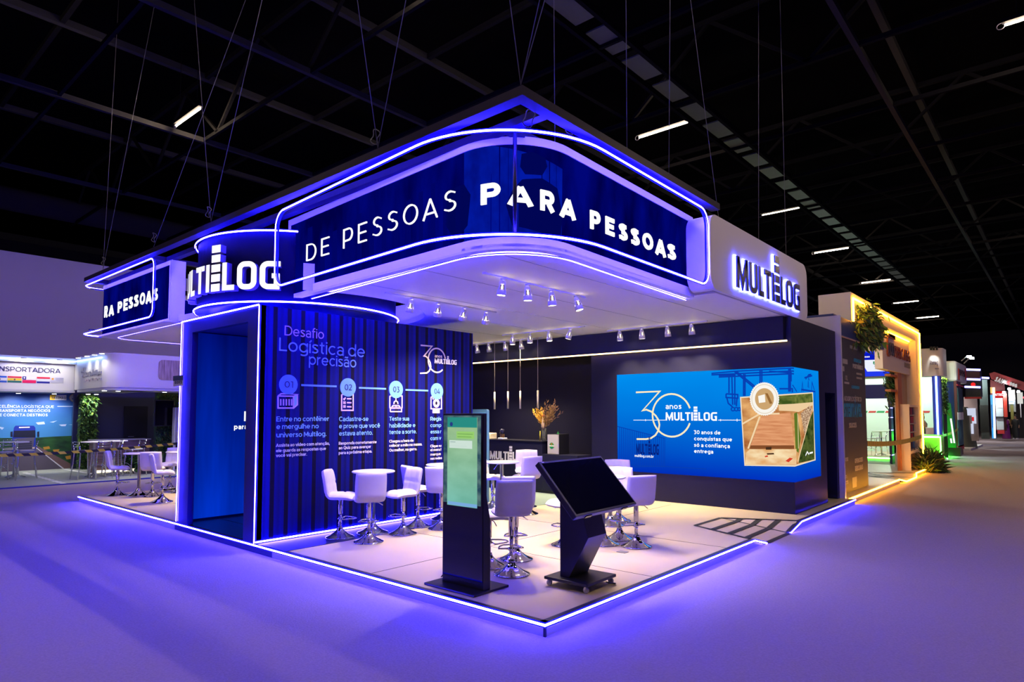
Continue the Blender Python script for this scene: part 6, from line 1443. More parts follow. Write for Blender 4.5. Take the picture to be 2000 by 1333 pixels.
for L in ([(A0, 0.11, EZ), (15.4, 0.11, EZ), (15.9, 0.03, 0.02)], [(15.9, 0.03, 0.02), (17.4, 0.03, 0.02)], [(17.4, 0.03, 0.02), (17.9, 0.11, EZ), (19.6, 0.11, EZ)]):
    MB().tube(L, 0.018, 8).build('amber_strip', M_amber, ap)
MB().box((A0, 0.10, 0), (15.4, 0.12, EZ - 0.02)).build('skirting', M_amberw, ap)
gp = thing('word_panel', 'tall dark panel of scattered pale and cyan words, first on the amber lit stand', 'panel', (11.9, 0.4, EZ))
GP = dict(y=0.40); a_, b_ = hit(1647, 655, **GP), hit(1694, 948, **GP); x0_, x1_ = 10.42, b_.x + .12
MB().box((x0_, 0.40, EZ), (x1_, 0.46, 3.55)).build('board', mat('panel_slate', (0.055, 0.055, 0.055), 0.6, noise=0.1, nscale=3), gp)
Mc_, Mp_ = mat('word_cyan', S(45, 150, 190), 0.6), mat('word_pale', (0.42, 0.41, 0.38), 0.6)
gcx = lambda X, Y: (1600 + X / 5.554, 760 + Y / 5.554)
ghx = lambda X, Y: (1600 + X / 4.7625, 540 + Y / 4.7625)
for s, a, b, h, m, w in (('STENTÁVEL', gcx(268, 312), gcx(462, 298), 27, Mc_, 0.26), ('ADOR LOGÍSTICO', gcx(268, 138), gcx(455, 133), 9.5, Mp_, 0.12), ('SOLUÇÕES', gcx(322, 425), gcx(402, 415), 9.5, Mp_, 0.16), ('OPERAÇÕES', gcx(385, 805), gcx(470, 790), 9, Mp_, 0.2), ('DEDICADAS', gcx(388, 895), gcx(472, 870), 10, Mp_, 0.2),
                       ('PORTUÁRIOS', ghx(312, 860), ghx(404, 868), 8.5, Mp_, 0.2), ('OPERAÇÃO', ghx(320, 800), ghx(388, 806), 7, Mc_, 0.2), ('FTL', ghx(240, 968), ghx(263, 968), 9, Mp_, 0.16), ('CONSULTORIA', ghx(345, 915), ghx(396, 922), 3.6, Mp_, 0.16), ('CABOTAGEM', ghx(345, 955), ghx(396, 960), 3.6, Mp_, 0.16), ('COMBINADO', ghx(300, 1045), ghx(372, 1050), 6, Mc_, 0.2),
                       ('OS', gcx(282, 970), gcx(298, 968), 6, Mp_, 0.16), ('COS', gcx(286, 1035), gcx(313, 1030), 6.5, Mp_, 0.16), ('DESDE', gcx(282, 785), gcx(312, 782), 7, Mp_, 0.16)):
    s = s.replace('Ç', 'C').replace('Õ', 'O').replace('Ã', 'A')
    txt(s, a, b, h, GP, m, gp, 'word', 0.006, w, 0.002)
for a, b, m in ((ghx(216, 765), ghx(262, 820), Mp_), (ghx(216, 835), ghx(232, 885), Mp_), (ghx(284, 640), ghx(354, 690), mat('word_grey', (0.25, 0.26, 0.27), 0.6)), (ghx(232, 980), ghx(277, 1005), Mp_), (gcx(355, 965), gcx(406, 1010), MATS['word_grey']), (gcx(358, 1025), gcx(405, 1062), MATS['word_grey'])):
    pslab(gp, 'word_block', GP, a, b, 0.004, m, 0.006)
lb = thing('blue_lintel', 'dark blue lintel beam spanning the amber stand entrance above the word panel', 'beam', (13, 0.4, 3.5))
MB().box((10.42, 0.36, 3.58), (15.35, 1.3, 3.98)).build('beam', mat('lintel_blue', (0.010, 0.030, 0.15), 0.45), lb)
MB().box((10.45, 0.38, 3.555), (15.3, 1.28, 3.58)).build('soffit', M_amberw, lb)
pg_ = thing('light_portal', 'tall cream portal frame outlined by an amber light strip', 'portal', (16, 0.6, 0))
PX0, PX1, PZ = 11.9, 20.9, 4.66
MB().box((PX0, 0.35, PZ - 0.42), (PX1, 1.05, PZ)).box((PX0, 0.35, 3.98), (PX0 + 0.5, 1.05, PZ - 0.42)).box((PX1 - 0.75, 0.35, 0.0), (PX1, 1.05, PZ - 0.42)).build('frame', M_amberw, pg_)
MB().tube([(PX0 + 0.12, 0.33, 3.99), (PX0 + 0.12, 0.33, PZ - 0.13), (PX1 - 0.12, 0.33, PZ - 0.13), (PX1 - 0.12, 0.33, 0.25)], 0.022, 8).build('amber_strip', M_amber, pg_)
sb = thing('logo_board', 'cream hanging board with brown raised logo lettering inside the amber portal', 'sign board', (17.5, 0.6, 3.1))
SBP = dict(y=0.55); a_, b_ = hit(1722, 640, **SBP), hit(1786, 738, **SBP)
sx0, sx1 = a_.x, PX1 - 0.75; sz0, sz1 = 3.12, 4.18
MB().box((sx0, 0.55, sz0), (sx1, 0.75, sz1)).build('board', M_amberw, sb)
MB().tube([(sx0 + 0.05, 0.52, sz1 + 0.03), (sx1 - 0.1, 0.52, sz1 + 0.03)], 0.020, 8).build('amber_strip', M_amber, sb)
cxx = lambda X, Y: (1640 + X / 6.665, 560 + Y / 6.665)
Mb_ = mat('logo_brown', (0.16, 0.03, 0.02), 0.5); Mn_ = mat('logo_navy', (0.02, 0.03, 0.10), 0.5)
def sb_line(pts, w, m, nm='logo_stroke'):
    P = [hit(*cxx(*p), **SBP) for p in pts]; mb = MB()
    for q in stroke([(p.x, p.z) for p in P], w): mb.prism([(v.x, 0.51, v.y) for v in q], (0, 0.035, 0))
    mb.build(nm, m, sb)
sb_line([(705, 672), (640, 632), (622, 625), (611, 660), (612, 860), (622, 888), (638, 892)], 0.10, Mb_); sb_line([(706, 662), (628, 628)], 0.16, Mb_)
txt('OO', cxx(640, 898), cxx(698, 908), 25, SBP, Mn_, sb, 'logo_letters', 0.035, 0.2, 0.004, 0.02)
txt('PERCARGA', cxx(703, 910), cxx(925, 992), 21, SBP, Mb_, sb, 'logo_letters', 0.035, 0.19, 0.004, 0.10)
txt('LOGISTICA', cxx(842, 1052), cxx(925, 1072), 9, SBP, mat('logo_grey', (0.2, 0.19, 0.18), 0.5), sb, 'logo_letters', 0.02, 0.17, 0.004)
wpst = thing('wood_post', 'slim wooden post and panel under the cream logo board', 'post', (17.2, 0.7, EZ))
WPp = dict(y=0.60); a_, b_ = hit(1752.5, 724, **WPp), hit(1760.5, 915, **WPp)
MB().box((a_.x, 0.60, EZ), (a_.x + 0.62, 0.68, 3.12)).build('post', woodgrain('post_wood', S(150, 84, 34), S(196, 122, 60), (3, 3, 0.6)), wpst)
MB().box((a_.x + 0.62, 0.64, EZ), (PX1 - 0.75, 0.68, 3.12)).build('panel', woodgrain('panel_wood', S(160, 130, 86), S(186, 156, 110), (5, 5, 0.5)), wpst)
for z in (2.98, 2.52): MB().box((a_.x - 0.9, 0.62, z), (a_.x + 0.02, 0.78, z + 0.06)).build('bracket_shelf', MATS['post_wood'], wpst)
nb = thing('navy_column', 'navy blue column of stacked blocks with small lights between, beside the wooden post', 'column', (16.2, 1.2, EZ))
NBp = dict(y=1.3); zs_ = [EZ, 0.42, 0.80, 1.28, 1.72, 2.05, 2.45]
a_, b_ = hit(1739, 780, **NBp), hit(1757, 780, **NBp)
for z0, z1 in zip(zs_, zs_[1:]): MB().box((a_.x, 1.3, z0 + 0.02), (b_.x, 1.38, z1 - 0.02)).build('block', mat('block_navy', (0.012, 0.014, 0.10), 0.4), nb)
MB().box((a_.x + 0.1, 1.32, EZ), (b_.x - .05, 1.37, 2.45)).build('core', M_black, nb)
for z in zs_[1:6]: MB().box((a_.x - 0.02, 1.29, z - 0.012), (a_.x + 0.3, 1.31, z + 0.012)).build('light_slit', emi('slit_light', (0.3, 0.3, 1.0), 5.0), nb)
br_ = thing('brochure_rack', 'white upright brochure rack with rows of leaflets on the amber portal leg', 'rack', (18.6, 0.5, 0.3))
a_, b_ = hit(1757, 791, y=0.9), hit(1777, 791, y=0.34); RX = b_.x; BRP = dict(y=0.34)
e_ = hit(1798.5, 792, **BRP)
MB().box((RX, 0.34, 0.62), (e_.x, 0.80, 0.70)).box((RX, 0.34, 2.06), (e_.x, 0.80, 2.12)).box((RX, 0.36, 0.70), (RX + 0.05, 0.80, 2.06)).box((e_.x - 0.05, 0.36, 0.70), (e_.x, 0.80, 2.06)).box((RX, 0.75, 0.62), (e_.x, 0.80, 2.06)).build('rack_case', M_amberw, br_)
MB().box((RX - 0.02, 0.36, EZ), (RX, hit(1757, 791, x=RX - .02).y, 2.14)).build('side_board', M_amberw, br_)
rnd = random.Random(11); bc_ = [mat('leaflet_' + n, c, 0.5) for n, c in (('red', S(190, 40, 44)), ('cyan', S(60, 150, 190)), ('white', S(210, 205, 200)), ('navy', S(40, 50, 90)))]
for r in range(5):
    z = 0.74 + r * 0.27; MB().box((RX + .05, 0.42, z - .03), (e_.x - .05, 0.75, z - .01)).build('shelf', M_amberw, br_)
    for k in range(5):
        x = RX + 0.10 + k * (e_.x - RX - 0.2) / 5
        ci = rnd.randrange(4); cn = ('red', 'cyan blue', 'white', 'navy blue')[ci]; row = ('bottom', 'second', 'third', 'fourth', 'top')[r]; at = ('first', 'second', 'third', 'fourth', 'last')[k]
        tag(MB().box((x, 0.46 + 0.02 * (k % 2), z), (x + (e_.x - RX) * 0.15, 0.47 + 0.02 * (k % 2), z + 0.21)).build('leaflet', bc_[ci]), cn + ' leaflet, ' + at + ' from the left on the ' + row + ' shelf of the brochure rack', 'leaflet', 'leaflets in the brochure rack')
foliage('grass_bush', 'shaggy green grass bush at the foot of the amber portal', 'plant', lambda r: (Vector((19.9 + r.gauss(0, .28), 0.02 + r.gauss(0, .12), 0.02 + abs(r.gauss(0, .18)))), (r.gauss(0, .8), r.gauss(-.2, .6), 0.9)), 1800, 0.34, (G2_, G3_, G4_), droop=0.25, seed=6, leafw=0.3)
fz = hit(1695, 640, y=0.3); fw_ = (hit(1722, 640, y=0.3).x - hit(1668, 640, y=0.3).x) / 2
foliage('hanging_fern', 'large bushy fern spilling over the blue lintel of the amber stand', 'plant', lambda r: (Vector((fz.x + r.gauss(0, fw_ * .30), 0.30 + r.gauss(0, .08), fz.z + 0.02 + r.gauss(0, .20))), (r.gauss(0, .6), -0.6, r.gauss(0, .6))), 3200, 0.14, (G1_, G2_, G3_, G4_), droop=0.5, seed=7)
fz2 = hit(1738, 745, y=0.85)
foliage('trailing_plant', 'dark trailing plant on the shelf left of the wooden post', 'plant', lambda r: (Vector((fz2.x + r.gauss(0, .18), 0.85 + r.gauss(0, .06), fz2.z + r.gauss(-.1, .25))), (r.gauss(0, .6), -0.6, r.gauss(-.2, .6))), 1000, 0.11, (G3_, G3_, G2_, G4_), droop=0.6, seed=8)
a_, b_ = hit(1684, 866, y=0.42), hit(1800, 853, y=0.28)
hazard_tape('fine striped yellow hazard tape across the amber stand entrance', (a_, b_), 0.13, hazard('hazard_fine', 9.0, (1, 0, 0)), 0.10)
lamp('portal_light', (14.0, 1.8, 3.3), 130, (1.0, 0.85, 0.66), lb)
for i, (px, py, pw) in enumerate(((1668, 700, 0), (1760, 650, 0))): pass

# ---- green lit stand beyond the amber one
M_mint = mat('mint_wall', (0.62, 0.74, 0.66), 0.6)
gs = thing('stand_platform', 'low deck of the green lit stand beyond the amber portal', 'platform', (27, 3, 0))
GX = 24.6
MB().box((GX, 0.55, 0), (29.39, 7, 0.10)).build('deck_floor', M_deck, gs)
for L in ([(GX - 0.02, 4.2, 0.09), (GX - 0.02, 1.05, 0.09), (25.4, 0.5, 0.09), (25.55, 0.45, 0.02)], [(27.0, 0.42, 0.02), (27.2, 0.5, 0.09), (29.6, 0.5, 0.09)]):
    MB().tube(L, 0.022, 8).build('green_strip', M_green, gs)
mw = thing('mint_wall_panel', 'pale mint wall panel with small green text and a row of red and green arrows', 'wall panel', (29.4, 4, 0.1))
MX = 29.4; MP = dict(x=MX)
MB().box((MX, hit(1839, 800, x=MX).y, 0.1), (MX + 0.1, 8.5, 4.4)).build('panel', M_mint, mw)
Mg_ = mat('text_green', (0.03, 0.18, 0.08), 0.6); Mr_ = mat('arrow_red', (0.5, 0.03, 0.03), 0.5); Mgr_ = mat('arrow_green', (0.02, 0.25, 0.08), 0.5)
dcx = lambda X, Y: (1680 + X / 6.665, 720 + Y / 6.665)
for s, a, b, w in (('a o mercado,', dcx(58, 298), dcx(155, 298), 0.14), ('geral.', dcx(58, 328), dcx(106, 328), 0.2), ('mais de 33 anos,', dcx(55, 360), dcx(236, 360), 0.14), ('se expandindo.', dcx(55, 390), dcx(230, 390), 0.2)): txt(s, a, b, 2.6, MP, Mg_, mw, 'wall_text', 0.006, w, 0.002)
for X0, X1, m in ((50, 95, Mgr_), (110, 205, Mr_), (218, 316, Mgr_), (330, 420, Mr_), (800, 905, Mr_)):
    P = [hit(*dcx(X0 + 8, 554), **MP), hit(*dcx(X1 + 6, 554), **MP), hit(*dcx(X1 - 6, 578), **MP), hit(*dcx(X0 - 6, 578), **MP)]
    MB().prism([p + Vector((-0.01, 0, 0)) for p in P], (0.008, 0, 0)).build('arrow', m, mw)
lamp('stand_fill', (27.2, 2.6, 3.4), 210, (0.80, 1.0, 0.86), gs); lamp('stand_fill', (27.2, 5.0, 3.4), 260, (0.80, 1.0, 0.86), gs)  # added fill without fixtures, brightens the mint interior
vb = thing('blue_screen', 'bright blue and white screen under the portal, beside the hanging fern', 'screen', (22.8, 3, 2.6))
VX = 23.0; VP = dict(x=VX)
ex_ = lambda X, Y: (1640 + X / 6.665, 560 + Y / 6.665)
pslab(vb, 'case', VP, ex_(290, 838), ex_(660, 1165), 0.1, M_black)
pslab(vb, 'screen', VP, ex_(290, 842), ex_(655, 1162), 0.01, emi('blue_screen_field', S(36, 60, 236), 1.0), 0.006)
pslab(vb, 'title_band', VP, ex_(290, 868), ex_(655, 950), 0.004, emi('blue_screen_band', S(6, 24, 190), 1.0), 0.011)
P = [hit(*ex_(*q), **VP) for q in ((300, 960), (655, 948), (655, 1085), (640, 1102), (360, 1108), (318, 1040))]
MB().prism([p + Vector((-0.013, 0, 0)) for p in P], (0.003, 0, 0)).build('white_field', emi('blue_screen_white', (0.85, 0.9, 1.0), 1.0), vb)
txt('omos', ex_(306, 926), ex_(392, 926), 3.4, VP, M_white_e, vb, 'screen_text', 0.003, 0.24, 0.013)
txt('AE', ex_(500, 1050), ex_(585, 1046), 8.5, VP, M_dletter, vb, 'screen_text', 0.003, 0.12, 0.015)
c_ = hit(*ex_(438, 1030), **VP)
for k in range(5):
    a0 = 1.57 + k * 0.5; MB().prism([(VX - 0.018, c_.y + r * math.cos(a), c_.z + r * math.sin(a)) for r, a in ((0.16, a0), (0.16, a0 + .4), (0.05, a0 + .4), (0.05, a0))], (0.003, 0, 0)).build('screen_emblem', emi('emblem_%d' % k, (S(20, 130, 70), S(30, 150, 120), S(20, 90, 160), S(230, 190, 60), S(60, 160, 210))[k], 1.0), vb)
MB().box((VX, 1.5, 2.42), (VX + 0.1, 6, 2.95)).build('navy_band', M_blue, vb)
MB().box((VX, 1.6, 2.3), (VX + 0.15, 1.75, 3.9)).box((VX, 5.9, 0), (VX + 0.15, 6.05, 3.9)).build('support_post', M_black, vb)
# chairs and table inside
for i, (px, py) in enumerate(((1706, 893), (1722, 890))):
    highchair(px, py, 40 + 60 * i, ('left', 'right')[i] + ' chrome chair seen through the amber stand entrance')
c2 = copy_tree(ct0); p_ = hit(1716, 892, z=0.1); c2.location = (p_.x + .6, p_.y, 0.1); c2['label'] = 'white high table seen through the amber stand entrance'
# white header, blue neon pillar, counter
hw_ = thing('curved_header', 'white curved stand header with dark script letters under three small lamps', 'header sign', (25, 1, 3.2))
hy_ = hit(1841, 705, x=GX).y; hp = fillet((GX, 3.5), (GX, hy_), (25.6, hy_), 0.25); HPp = Smooth(hp, 1)
if (HPp.at(1.0, 1.0) - Vector((CAM.x, CAM.y))).length > (HPp.at(1.0, -1.0) - Vector((CAM.x, CAM.y))).length: HPp = Smooth(hp, -1)
hz0, hz1 = hit(1815, 735, x=GX).z, hit(1815, 681, x=GX).z
fm = MB(); path_panel(fm, HPp, hz0, hz1, -0.1, 0); fm.build('header_board', M_greyw, hw_)
MB().box((GX + .05, hy_ + .12, hz0), (25.6, 3.5, hz0 + 0.05)).build('underside', M_greyw, hw_)
HXp = dict(x=GX - 0.005)
txt('Atenlog', (1816, 713), (1832, 713), 9, HXp, M_dletter, hw_, 'lettering', 0.04, 0.12, 0.002)
txt('Sistemas', (1826, 721), (1834, 722), 2.4, HXp, M_dletter, hw_, 'lettering', 0.02, 0.12, 0.002)
for i, px in enumerate((1818.5, 1824, 1830)):
    p = hit(px, 687, x=GX - 0.12); t = thing('sign_lamp', ('left', 'middle', 'right')[i] + ' of the three small lamps over the script header', 'lamp', p)
    MB().tube([(GX - 0.12, p.y, p.z + 0.05), (GX - 0.12, p.y, p.z + 0.18)], 0.035, 8).build('can', M_black, t); MB().bar((GX - 0.12, p.y, p.z + .15), (GX + 0.02, p.y, hz1 - 0.02), 0.03, 0.03).build('arm', M_black, t)
    lamp('spot_light', (GX - 0.12, p.y, p.z + 0.03), 20, (1, 0.97, 0.9), t, 0.03, 50, (0.18, 0, -1))
bpil = thing('neon_pillar', 'blue pillar with an upright white blue light strip at the stand corner', 'pillar', (25.3, 0.85, 0.9))
a_ = hit(1829.5, 800, x=GX + 0.1); 
MB().box((GX + 0.08, a_.y - 0.16, 1.0), (GX + 0.3, a_.y + 0.12, hz0)).build('pillar', mat('pillar_blue', (0.01, 0.06, 0.35), 0.4), bpil)
MB().tube([(GX + 0.06, a_.y - 0.02, 1.0), (GX + 0.06, a_.y - 0.02, hz0 - 0.02)], 0.032, 8).build('light_strip', M_ice, bpil)
gc_ = thing('green_lit_counter', 'stand counter glowing green along its edges, with a triangle sign on the front', 'counter', (24.6, 1.3, 0.1))
a_, b_ = hit(1796, 851, x=GX), hit(1838, 897, x=GX); gy1, gy0, gz1 = a_.y + 1.0, hit(1832, 860, x=GX).y - 0.1, a_.z
MB().box((GX + 0.03, gy0, 0.1), (GX + 0.7, gy1, gz1)).build('counter_body', mat('counter_lime', (0.45, 0.5, 0.12), 0.5), gc_)
MB().box((GX, gy0 - 0.06, gz1), (GX + 0.8, gy1, gz1 + 0.04)).build('counter_top', M_greyw, gc_)
MB().tube([(GX - 0.01, gy1, gz1 - 0.05), (GX - 0.01, gy0 + 0.02, gz1 - 0.05), (GX - 0.01, gy0 + 0.02, 0.13)], 0.03, 8).build('green_strip', M_green, gc_)
tri = [hit(*dcx(*q), x=GX + 0.02) for q in ((790, 1085), (900, 1085), (845, 1010), (805, 950))]
for q in stroke([(p.y, p.z) for p in (tri[0], tri[1], tri[2], tri[3])], 0.03): MB().prism([(GX + 0.02, v.x, v.y) for v in q], (0.01, 0, 0)).build('triangle_sign', M_dletter, gc_)
p = hit(*dcx(832, 1042), x=GX + 0.02); MB().box((GX + 0.015, p.y - 0.05, p.z - 0.015), (GX + 0.03, p.y + 0.05, p.z + 0.015)).box((GX + 0.015, p.y - 0.015, p.z - 0.05), (GX + 0.03, p.y + 0.015, p.z + 0.05)).build('red_cross', Mr_, gc_)
tb_ = hit(1818, 842, x=GX + 0.2)
tag(MB().obox((GX + .2, tb_.y, gz1 + 0.17), (0.02, 0, 0.005), (0, 0.16, 0), (-0.03, 0, 0.13)).build('tablet_stand', M_white), 'small tilted tablet display on the green lit counter', 'tablet')
lps = foliage('lit_plant_strip', 'yellow green lit planting hanging beside the blue neon pillar', 'plant', lambda r: (Vector((26.2 + r.gauss(0, .05), hit(1843, 740, x=26.2).y + r.gauss(0, .05), r.uniform(1.9, 3.3))), (-1, -.4, 0)), 700, 0.12, (G1_, G2_, G3_), droop=0.5, seed=9)
q_ = hit(1843, 740, x=26.3); MB().box((26.27, q_.y - .06, 0.1), (26.33, q_.y + .06, 3.3)).build('backing_board', M_black, lps)
lamp('plant_light', (25.9, 0.35, 3.35), 25, (1, 0.95, 0.4), hw_)
gb = thing('green_block', 'tall leaning green block with white light strips, in front of the blue wall', 'display block', (28, 0.7, 0.1))
GBx = 27.6; a_, b_ = hit(1845, 788, x=GBx), hit(1858, 870, x=GBx)
MB().prism([(GBx, a_.y + .3, 0.45), (GBx, b_.y - .16, 0.45), (GBx, b_.y, a_.z), (GBx, a_.y + .3, a_.z)], (0.3, 0, 0)).build('block', mat('block_green', (0.01, 0.30, 0.03), 0.5), gb)
MB().box((GBx + .02, b_.y - .3, 0.1), (GBx + 0.6, a_.y + .3, 0.45)).build('plinth', M_black, gb)
MB().tube([hit(1857, 818, x=GBx - .02), hit(1864, 866, x=GBx - .02)], 0.03, 8).build('light_strip', M_white_e, gb); MB().tube([hit(1857, 857, x=GBx - .02), hit(1858.5, 866, x=GBx - .02)], 0.03, 8).build('light_strip', M_white_e, gb)
lamp('green_light', (26.9, -0.1, 1.0), 14, (0.1, 1, 0.15), gb)
a_, b_ = hit(1836, 852, x=GX - .02), hit(1872, 838, y=0.3)
hazard_tape('yellow hazard tape from the green lit counter to the blue wall', (a_, b_), 0.10, MATS['hazard_fine'], 0.06)

# ---- blue wall stand with fan logo
bs_ = thing('blue_wall_stand', 'tall royal blue wall with white header and red framed poster, mid distance on the right', 'exhibition stand', (31, 0.5, 0))
BX = 29.9; a_, b_ = hit(1842, 716, x=BX), hit(1867, 880, x=BX)
MB().box((BX, b_.y, 0), (BX + 0.15, a_.y + 1.0, a_.z)).build('blue_wall', mat('royal_blue', (0.008, 0.05, 0.32), 0.5), bs_)
hdx = dict(x=BX - 0.1); a2, b2 = hit(1846, 706, **hdx), hit(1869, 745, **hdx); xe = hit(1887, 712, y=b2.y).x
MB().box((BX - 0.1, b2.y, b2.z), (xe, a2.y + .6, a2.z)).build('header_box', M_cream, bs_, 0.08)
txt('EPPS', (1872, 733), (1884, 737), 11, dict(y=b2.y - .01), mat('fan_letters', (0.10, 0.04, 0.04), 0.5), bs_, 'lettering', 0.03, 0.2, 0.002)
for px in (1871.5, 1885): p0, p1 = hit(px, 720, y=b2.y - .02), hit(px, 742, y=b2.y - .02); MB().box((p0.x, b2.y - .04, p1.z), (p0.x + 0.25, b2.y - .01, p0.z)).build('red_bar', Mr_, bs_)
YR = b2.y + 0.02; RPp = dict(y=YR)
p0, p1 = hit(1868, 748, **RPp), hit(1881.5, 880, **RPp)
MB().box((p0.x, YR, 0.02), (p1.x, YR + 0.1, b2.z)).build('poster_wall', mat('wall_maroon', (0.10, 0.02, 0.02), 0.5), bs_)
pslab(bs_, 'red_band', RPp, (1868, 751), (1881, 757), 0.02, Mr_, 0.03); pslab(bs_, 'red_band', RPp, (1869, 872), (1882, 877), 0.02, Mr_, 0.03)
pslab(bs_, 'poster', RPp, (1868.5, 758), (1880, 805), 0.02, printed('poster_print', None, (1.5, S(20, 40, 44), S(60, 100, 100), (2, 1, 1))), 0.03)
pslab(bs_, 'white_band', RPp, (1869, 806), (1880.5, 820), 0.02, M_white, 0.035); pslab(bs_, 'poster', RPp, (1869, 821), (1881, 871), 0.02, printed('poster_print2', None, (1.5, S(20, 50, 60), S(70, 130, 140), (2, 1, 1))), 0.03)
for k, (bx_, by_) in enumerate(((1893, 697), (1898, 700))):
    hd_ = hit(bx_, by_, y=-0.3); ft_ = hit(1878 + k * 5, 705 + 5 * k, y=b2.y); t = thing('arm_lamp', ('upper', 'lower')[k] + ' white arm lamp reaching out over the fan logo header', 'lamp', ft_)
    MB().tube([ft_, ft_.lerp(hd_, 0.7) + Vector((0, 0, .06)), hd_], 0.022, 6).build('arm', M_greyw, t); MB().obox(hd_, (0.15, 0, 0), (0, 0.07, 0), (0, 0, 0.04)).build('lamp_head', M_cool, t)
    lamp('spot_light', hd_ - Vector((0, 0, .12)), 130, (0.9, 0.95, 1), t, 0.05, 100, (-0.3, 0.5, -1))
lamp('blue_wash', (BX - 0.9, 1.5, 3.5), 160, (0.6, 0.8, 1), bs_)
# grey covered stand-up
cv = hit(1892, 877, z=0)
cvt = thing('covered_display', 'tall display covered by a grey cloth, standing in the right aisle', 'covered display', (cv.x, cv.y, 0))
rows = []
for z, w_, d_ in ((0.0, 0.62, 0.3), (0.3, 0.56, 0.26), (1.0, 0.52, 0.2), (1.7, 0.62, 0.18), (1.95, 0.68, 0.16), (2.12, 0.52, 0.12)):
    rows.append([Vector((cv.x + (w_ + 0.03 * math.sin(5 * a + z * 3)) * 0.75 * math.cos(a), cv.y + d_ * math.sin(a) - 0.35 * math.cos(a) * w_, z * 1.02 + 0.04)) for a in [k * math.pi / 14 for k in range(28)]])
mb = MB(); mb.strip(rows, True, True); mb.add(rows[-1], [list(range(28))]); mb.build('cloth', mat('cover_cloth', (0.10, 0.11, 0.08), 0.9, bump=0.3, nscale=6), cvt)
for k in (-1, 1): MB().box((cv.x + k * .12 - .06, cv.y - .3, 0), (cv.x + k * .12 + .06, cv.y - .1, 0.07)).build('foot', M_greyw, cvt)
# ---- dark glass stand with blue strips
ds = thing('dark_glass_stand', 'dark stand with blue light strips above a tall greyish glass wall', 'exhibition stand', (38, 1, 0))
DXp = 36.0; DY = dict(x=DXp)
pslab(ds, 'dark_box', DY, (1884, 724), (1915.5, 775), 1.0, M_black)
for y0 in (722, 741, 756): 
    a, b = hit(1884, y0, x=DXp - .03), hit(1915, y0 + 1, x=DXp - .03); MB().tube([a, b], 0.05, 6).build('blue_strip', emi('far_blue_strip', (0.25, 0.25, 1.0), 6.0), ds)
a, b = hit(1914, 738, x=38.0), hit(1932, 739, x=38.0); MB().tube([a, b], 0.05, 6).build('blue_strip', MATS['far_blue_strip'], ds)
pslab(ds, 'maroon_band', DY, (1885, 727), (1914, 739), 0.02, mat('band_maroon', (0.05, 0.005, 0.01), 0.5), 0.02)
p = hit(1900.6, 751.5, x=DXp - .03); MB().prism([(DXp - .03, p.y + .10 * math.cos(k * .6), p.z + .10 * math.sin(k * .6)) for k in range(10)], (0.01, 0, 0)).build('red_lamp', emi('red_dot', (1, 0.02, 0.02), 1.5), ds)
pslab(ds, 'white_mark', DY, (1897, 755), (1904, 757), 0.02, M_white_e, 0.03)
pslab(ds, 'rear_wall', dict(x=DXp + 1.0), (1882, 776), (1912, 862), 0.1, mat('stand_taupe', (0.30, 0.25, 0.25), 0.6))
pslab(ds, 'red_edge', DY, (1884, 776), (1916, 779), 0.5, Mr_)
for r_ in ((1882, 798, 1906, 812), (1898, 812, 1907, 828), (1896, 828, 1902, 848)): pslab(ds, 'lit_notice', dict(x=DXp + 0.9), r_[:2], r_[2:], 0.02, emi('lit_notice', (0.75, 0.8, 1.0), 0.8))
pslab(ds, 'red_notice', dict(x=DXp + 0.88), (1898, 815), (1902.5, 823), 0.02, emi('red_notice', (0.8, 0.02, 0.03), 0.8))
pslab(ds, 'glass_wall', dict(x=38.0), (1912, 742), (1933, 858), 0.1, printed('glass_print', ('Z', 0.2, 4.0, S(96, 104, 100), S(40, 60, 64)), (1.2, (0.4, 0.4, 0.4), (1, 1, 1), (1, 1, 0.4))))
pslab(ds, 'glass_print_dark', dict(x=37.98), (1913, 792), (1932, 843), 0.02, mat('print_dark', (0.02, 0.022, 0.02), 0.6))
MB().box((35, 0.4, 0), (41, 6, 0.1)).build('deck_floor', M_greyw, ds)
lamp('stand_fill', (36.3, 1.4, 2.4), 50, (1, 0.85, 0.8), ds); lamp('stand_fill', (37.3, 0.5, 3.6), 220, (0.9, 1, 0.95), ds)  # added fill without fixtures, brightens rear wall and glass wall
# ---- light blue pillar
lp_ = thing('ice_blue_pillar', 'bright light blue lit pillar with white edge strip, far right aisle', 'pillar', (43, 0.8, 0))
LX = dict(x=43.0); pslab(lp_, 'pillar_face', LX, (1934, 772), (1943.5, 857), 0.4, emi('ice_face', (1, 1, 1), 1.0, ('Z', 0, 4, S(40, 150, 240), S(120, 210, 255))))
pslab(lp_, 'dark_print', LX, (1936, 791), (1939.5, 836), 0.02, mat('ice_print', S(40, 90, 140), 0.5), 0.02)
a, b = hit(1940.5, 758, x=42.95), hit(1943, 856, x=42.95); MB().tube([a, b], 0.05, 6).build('white_strip', M_ice, lp_)
pslab(lp_, 'cap', LX, (1934, 757), (1943, 768), 0.4, emi('warm_cap', (1.0, 0.6, 0.2), 1.2))
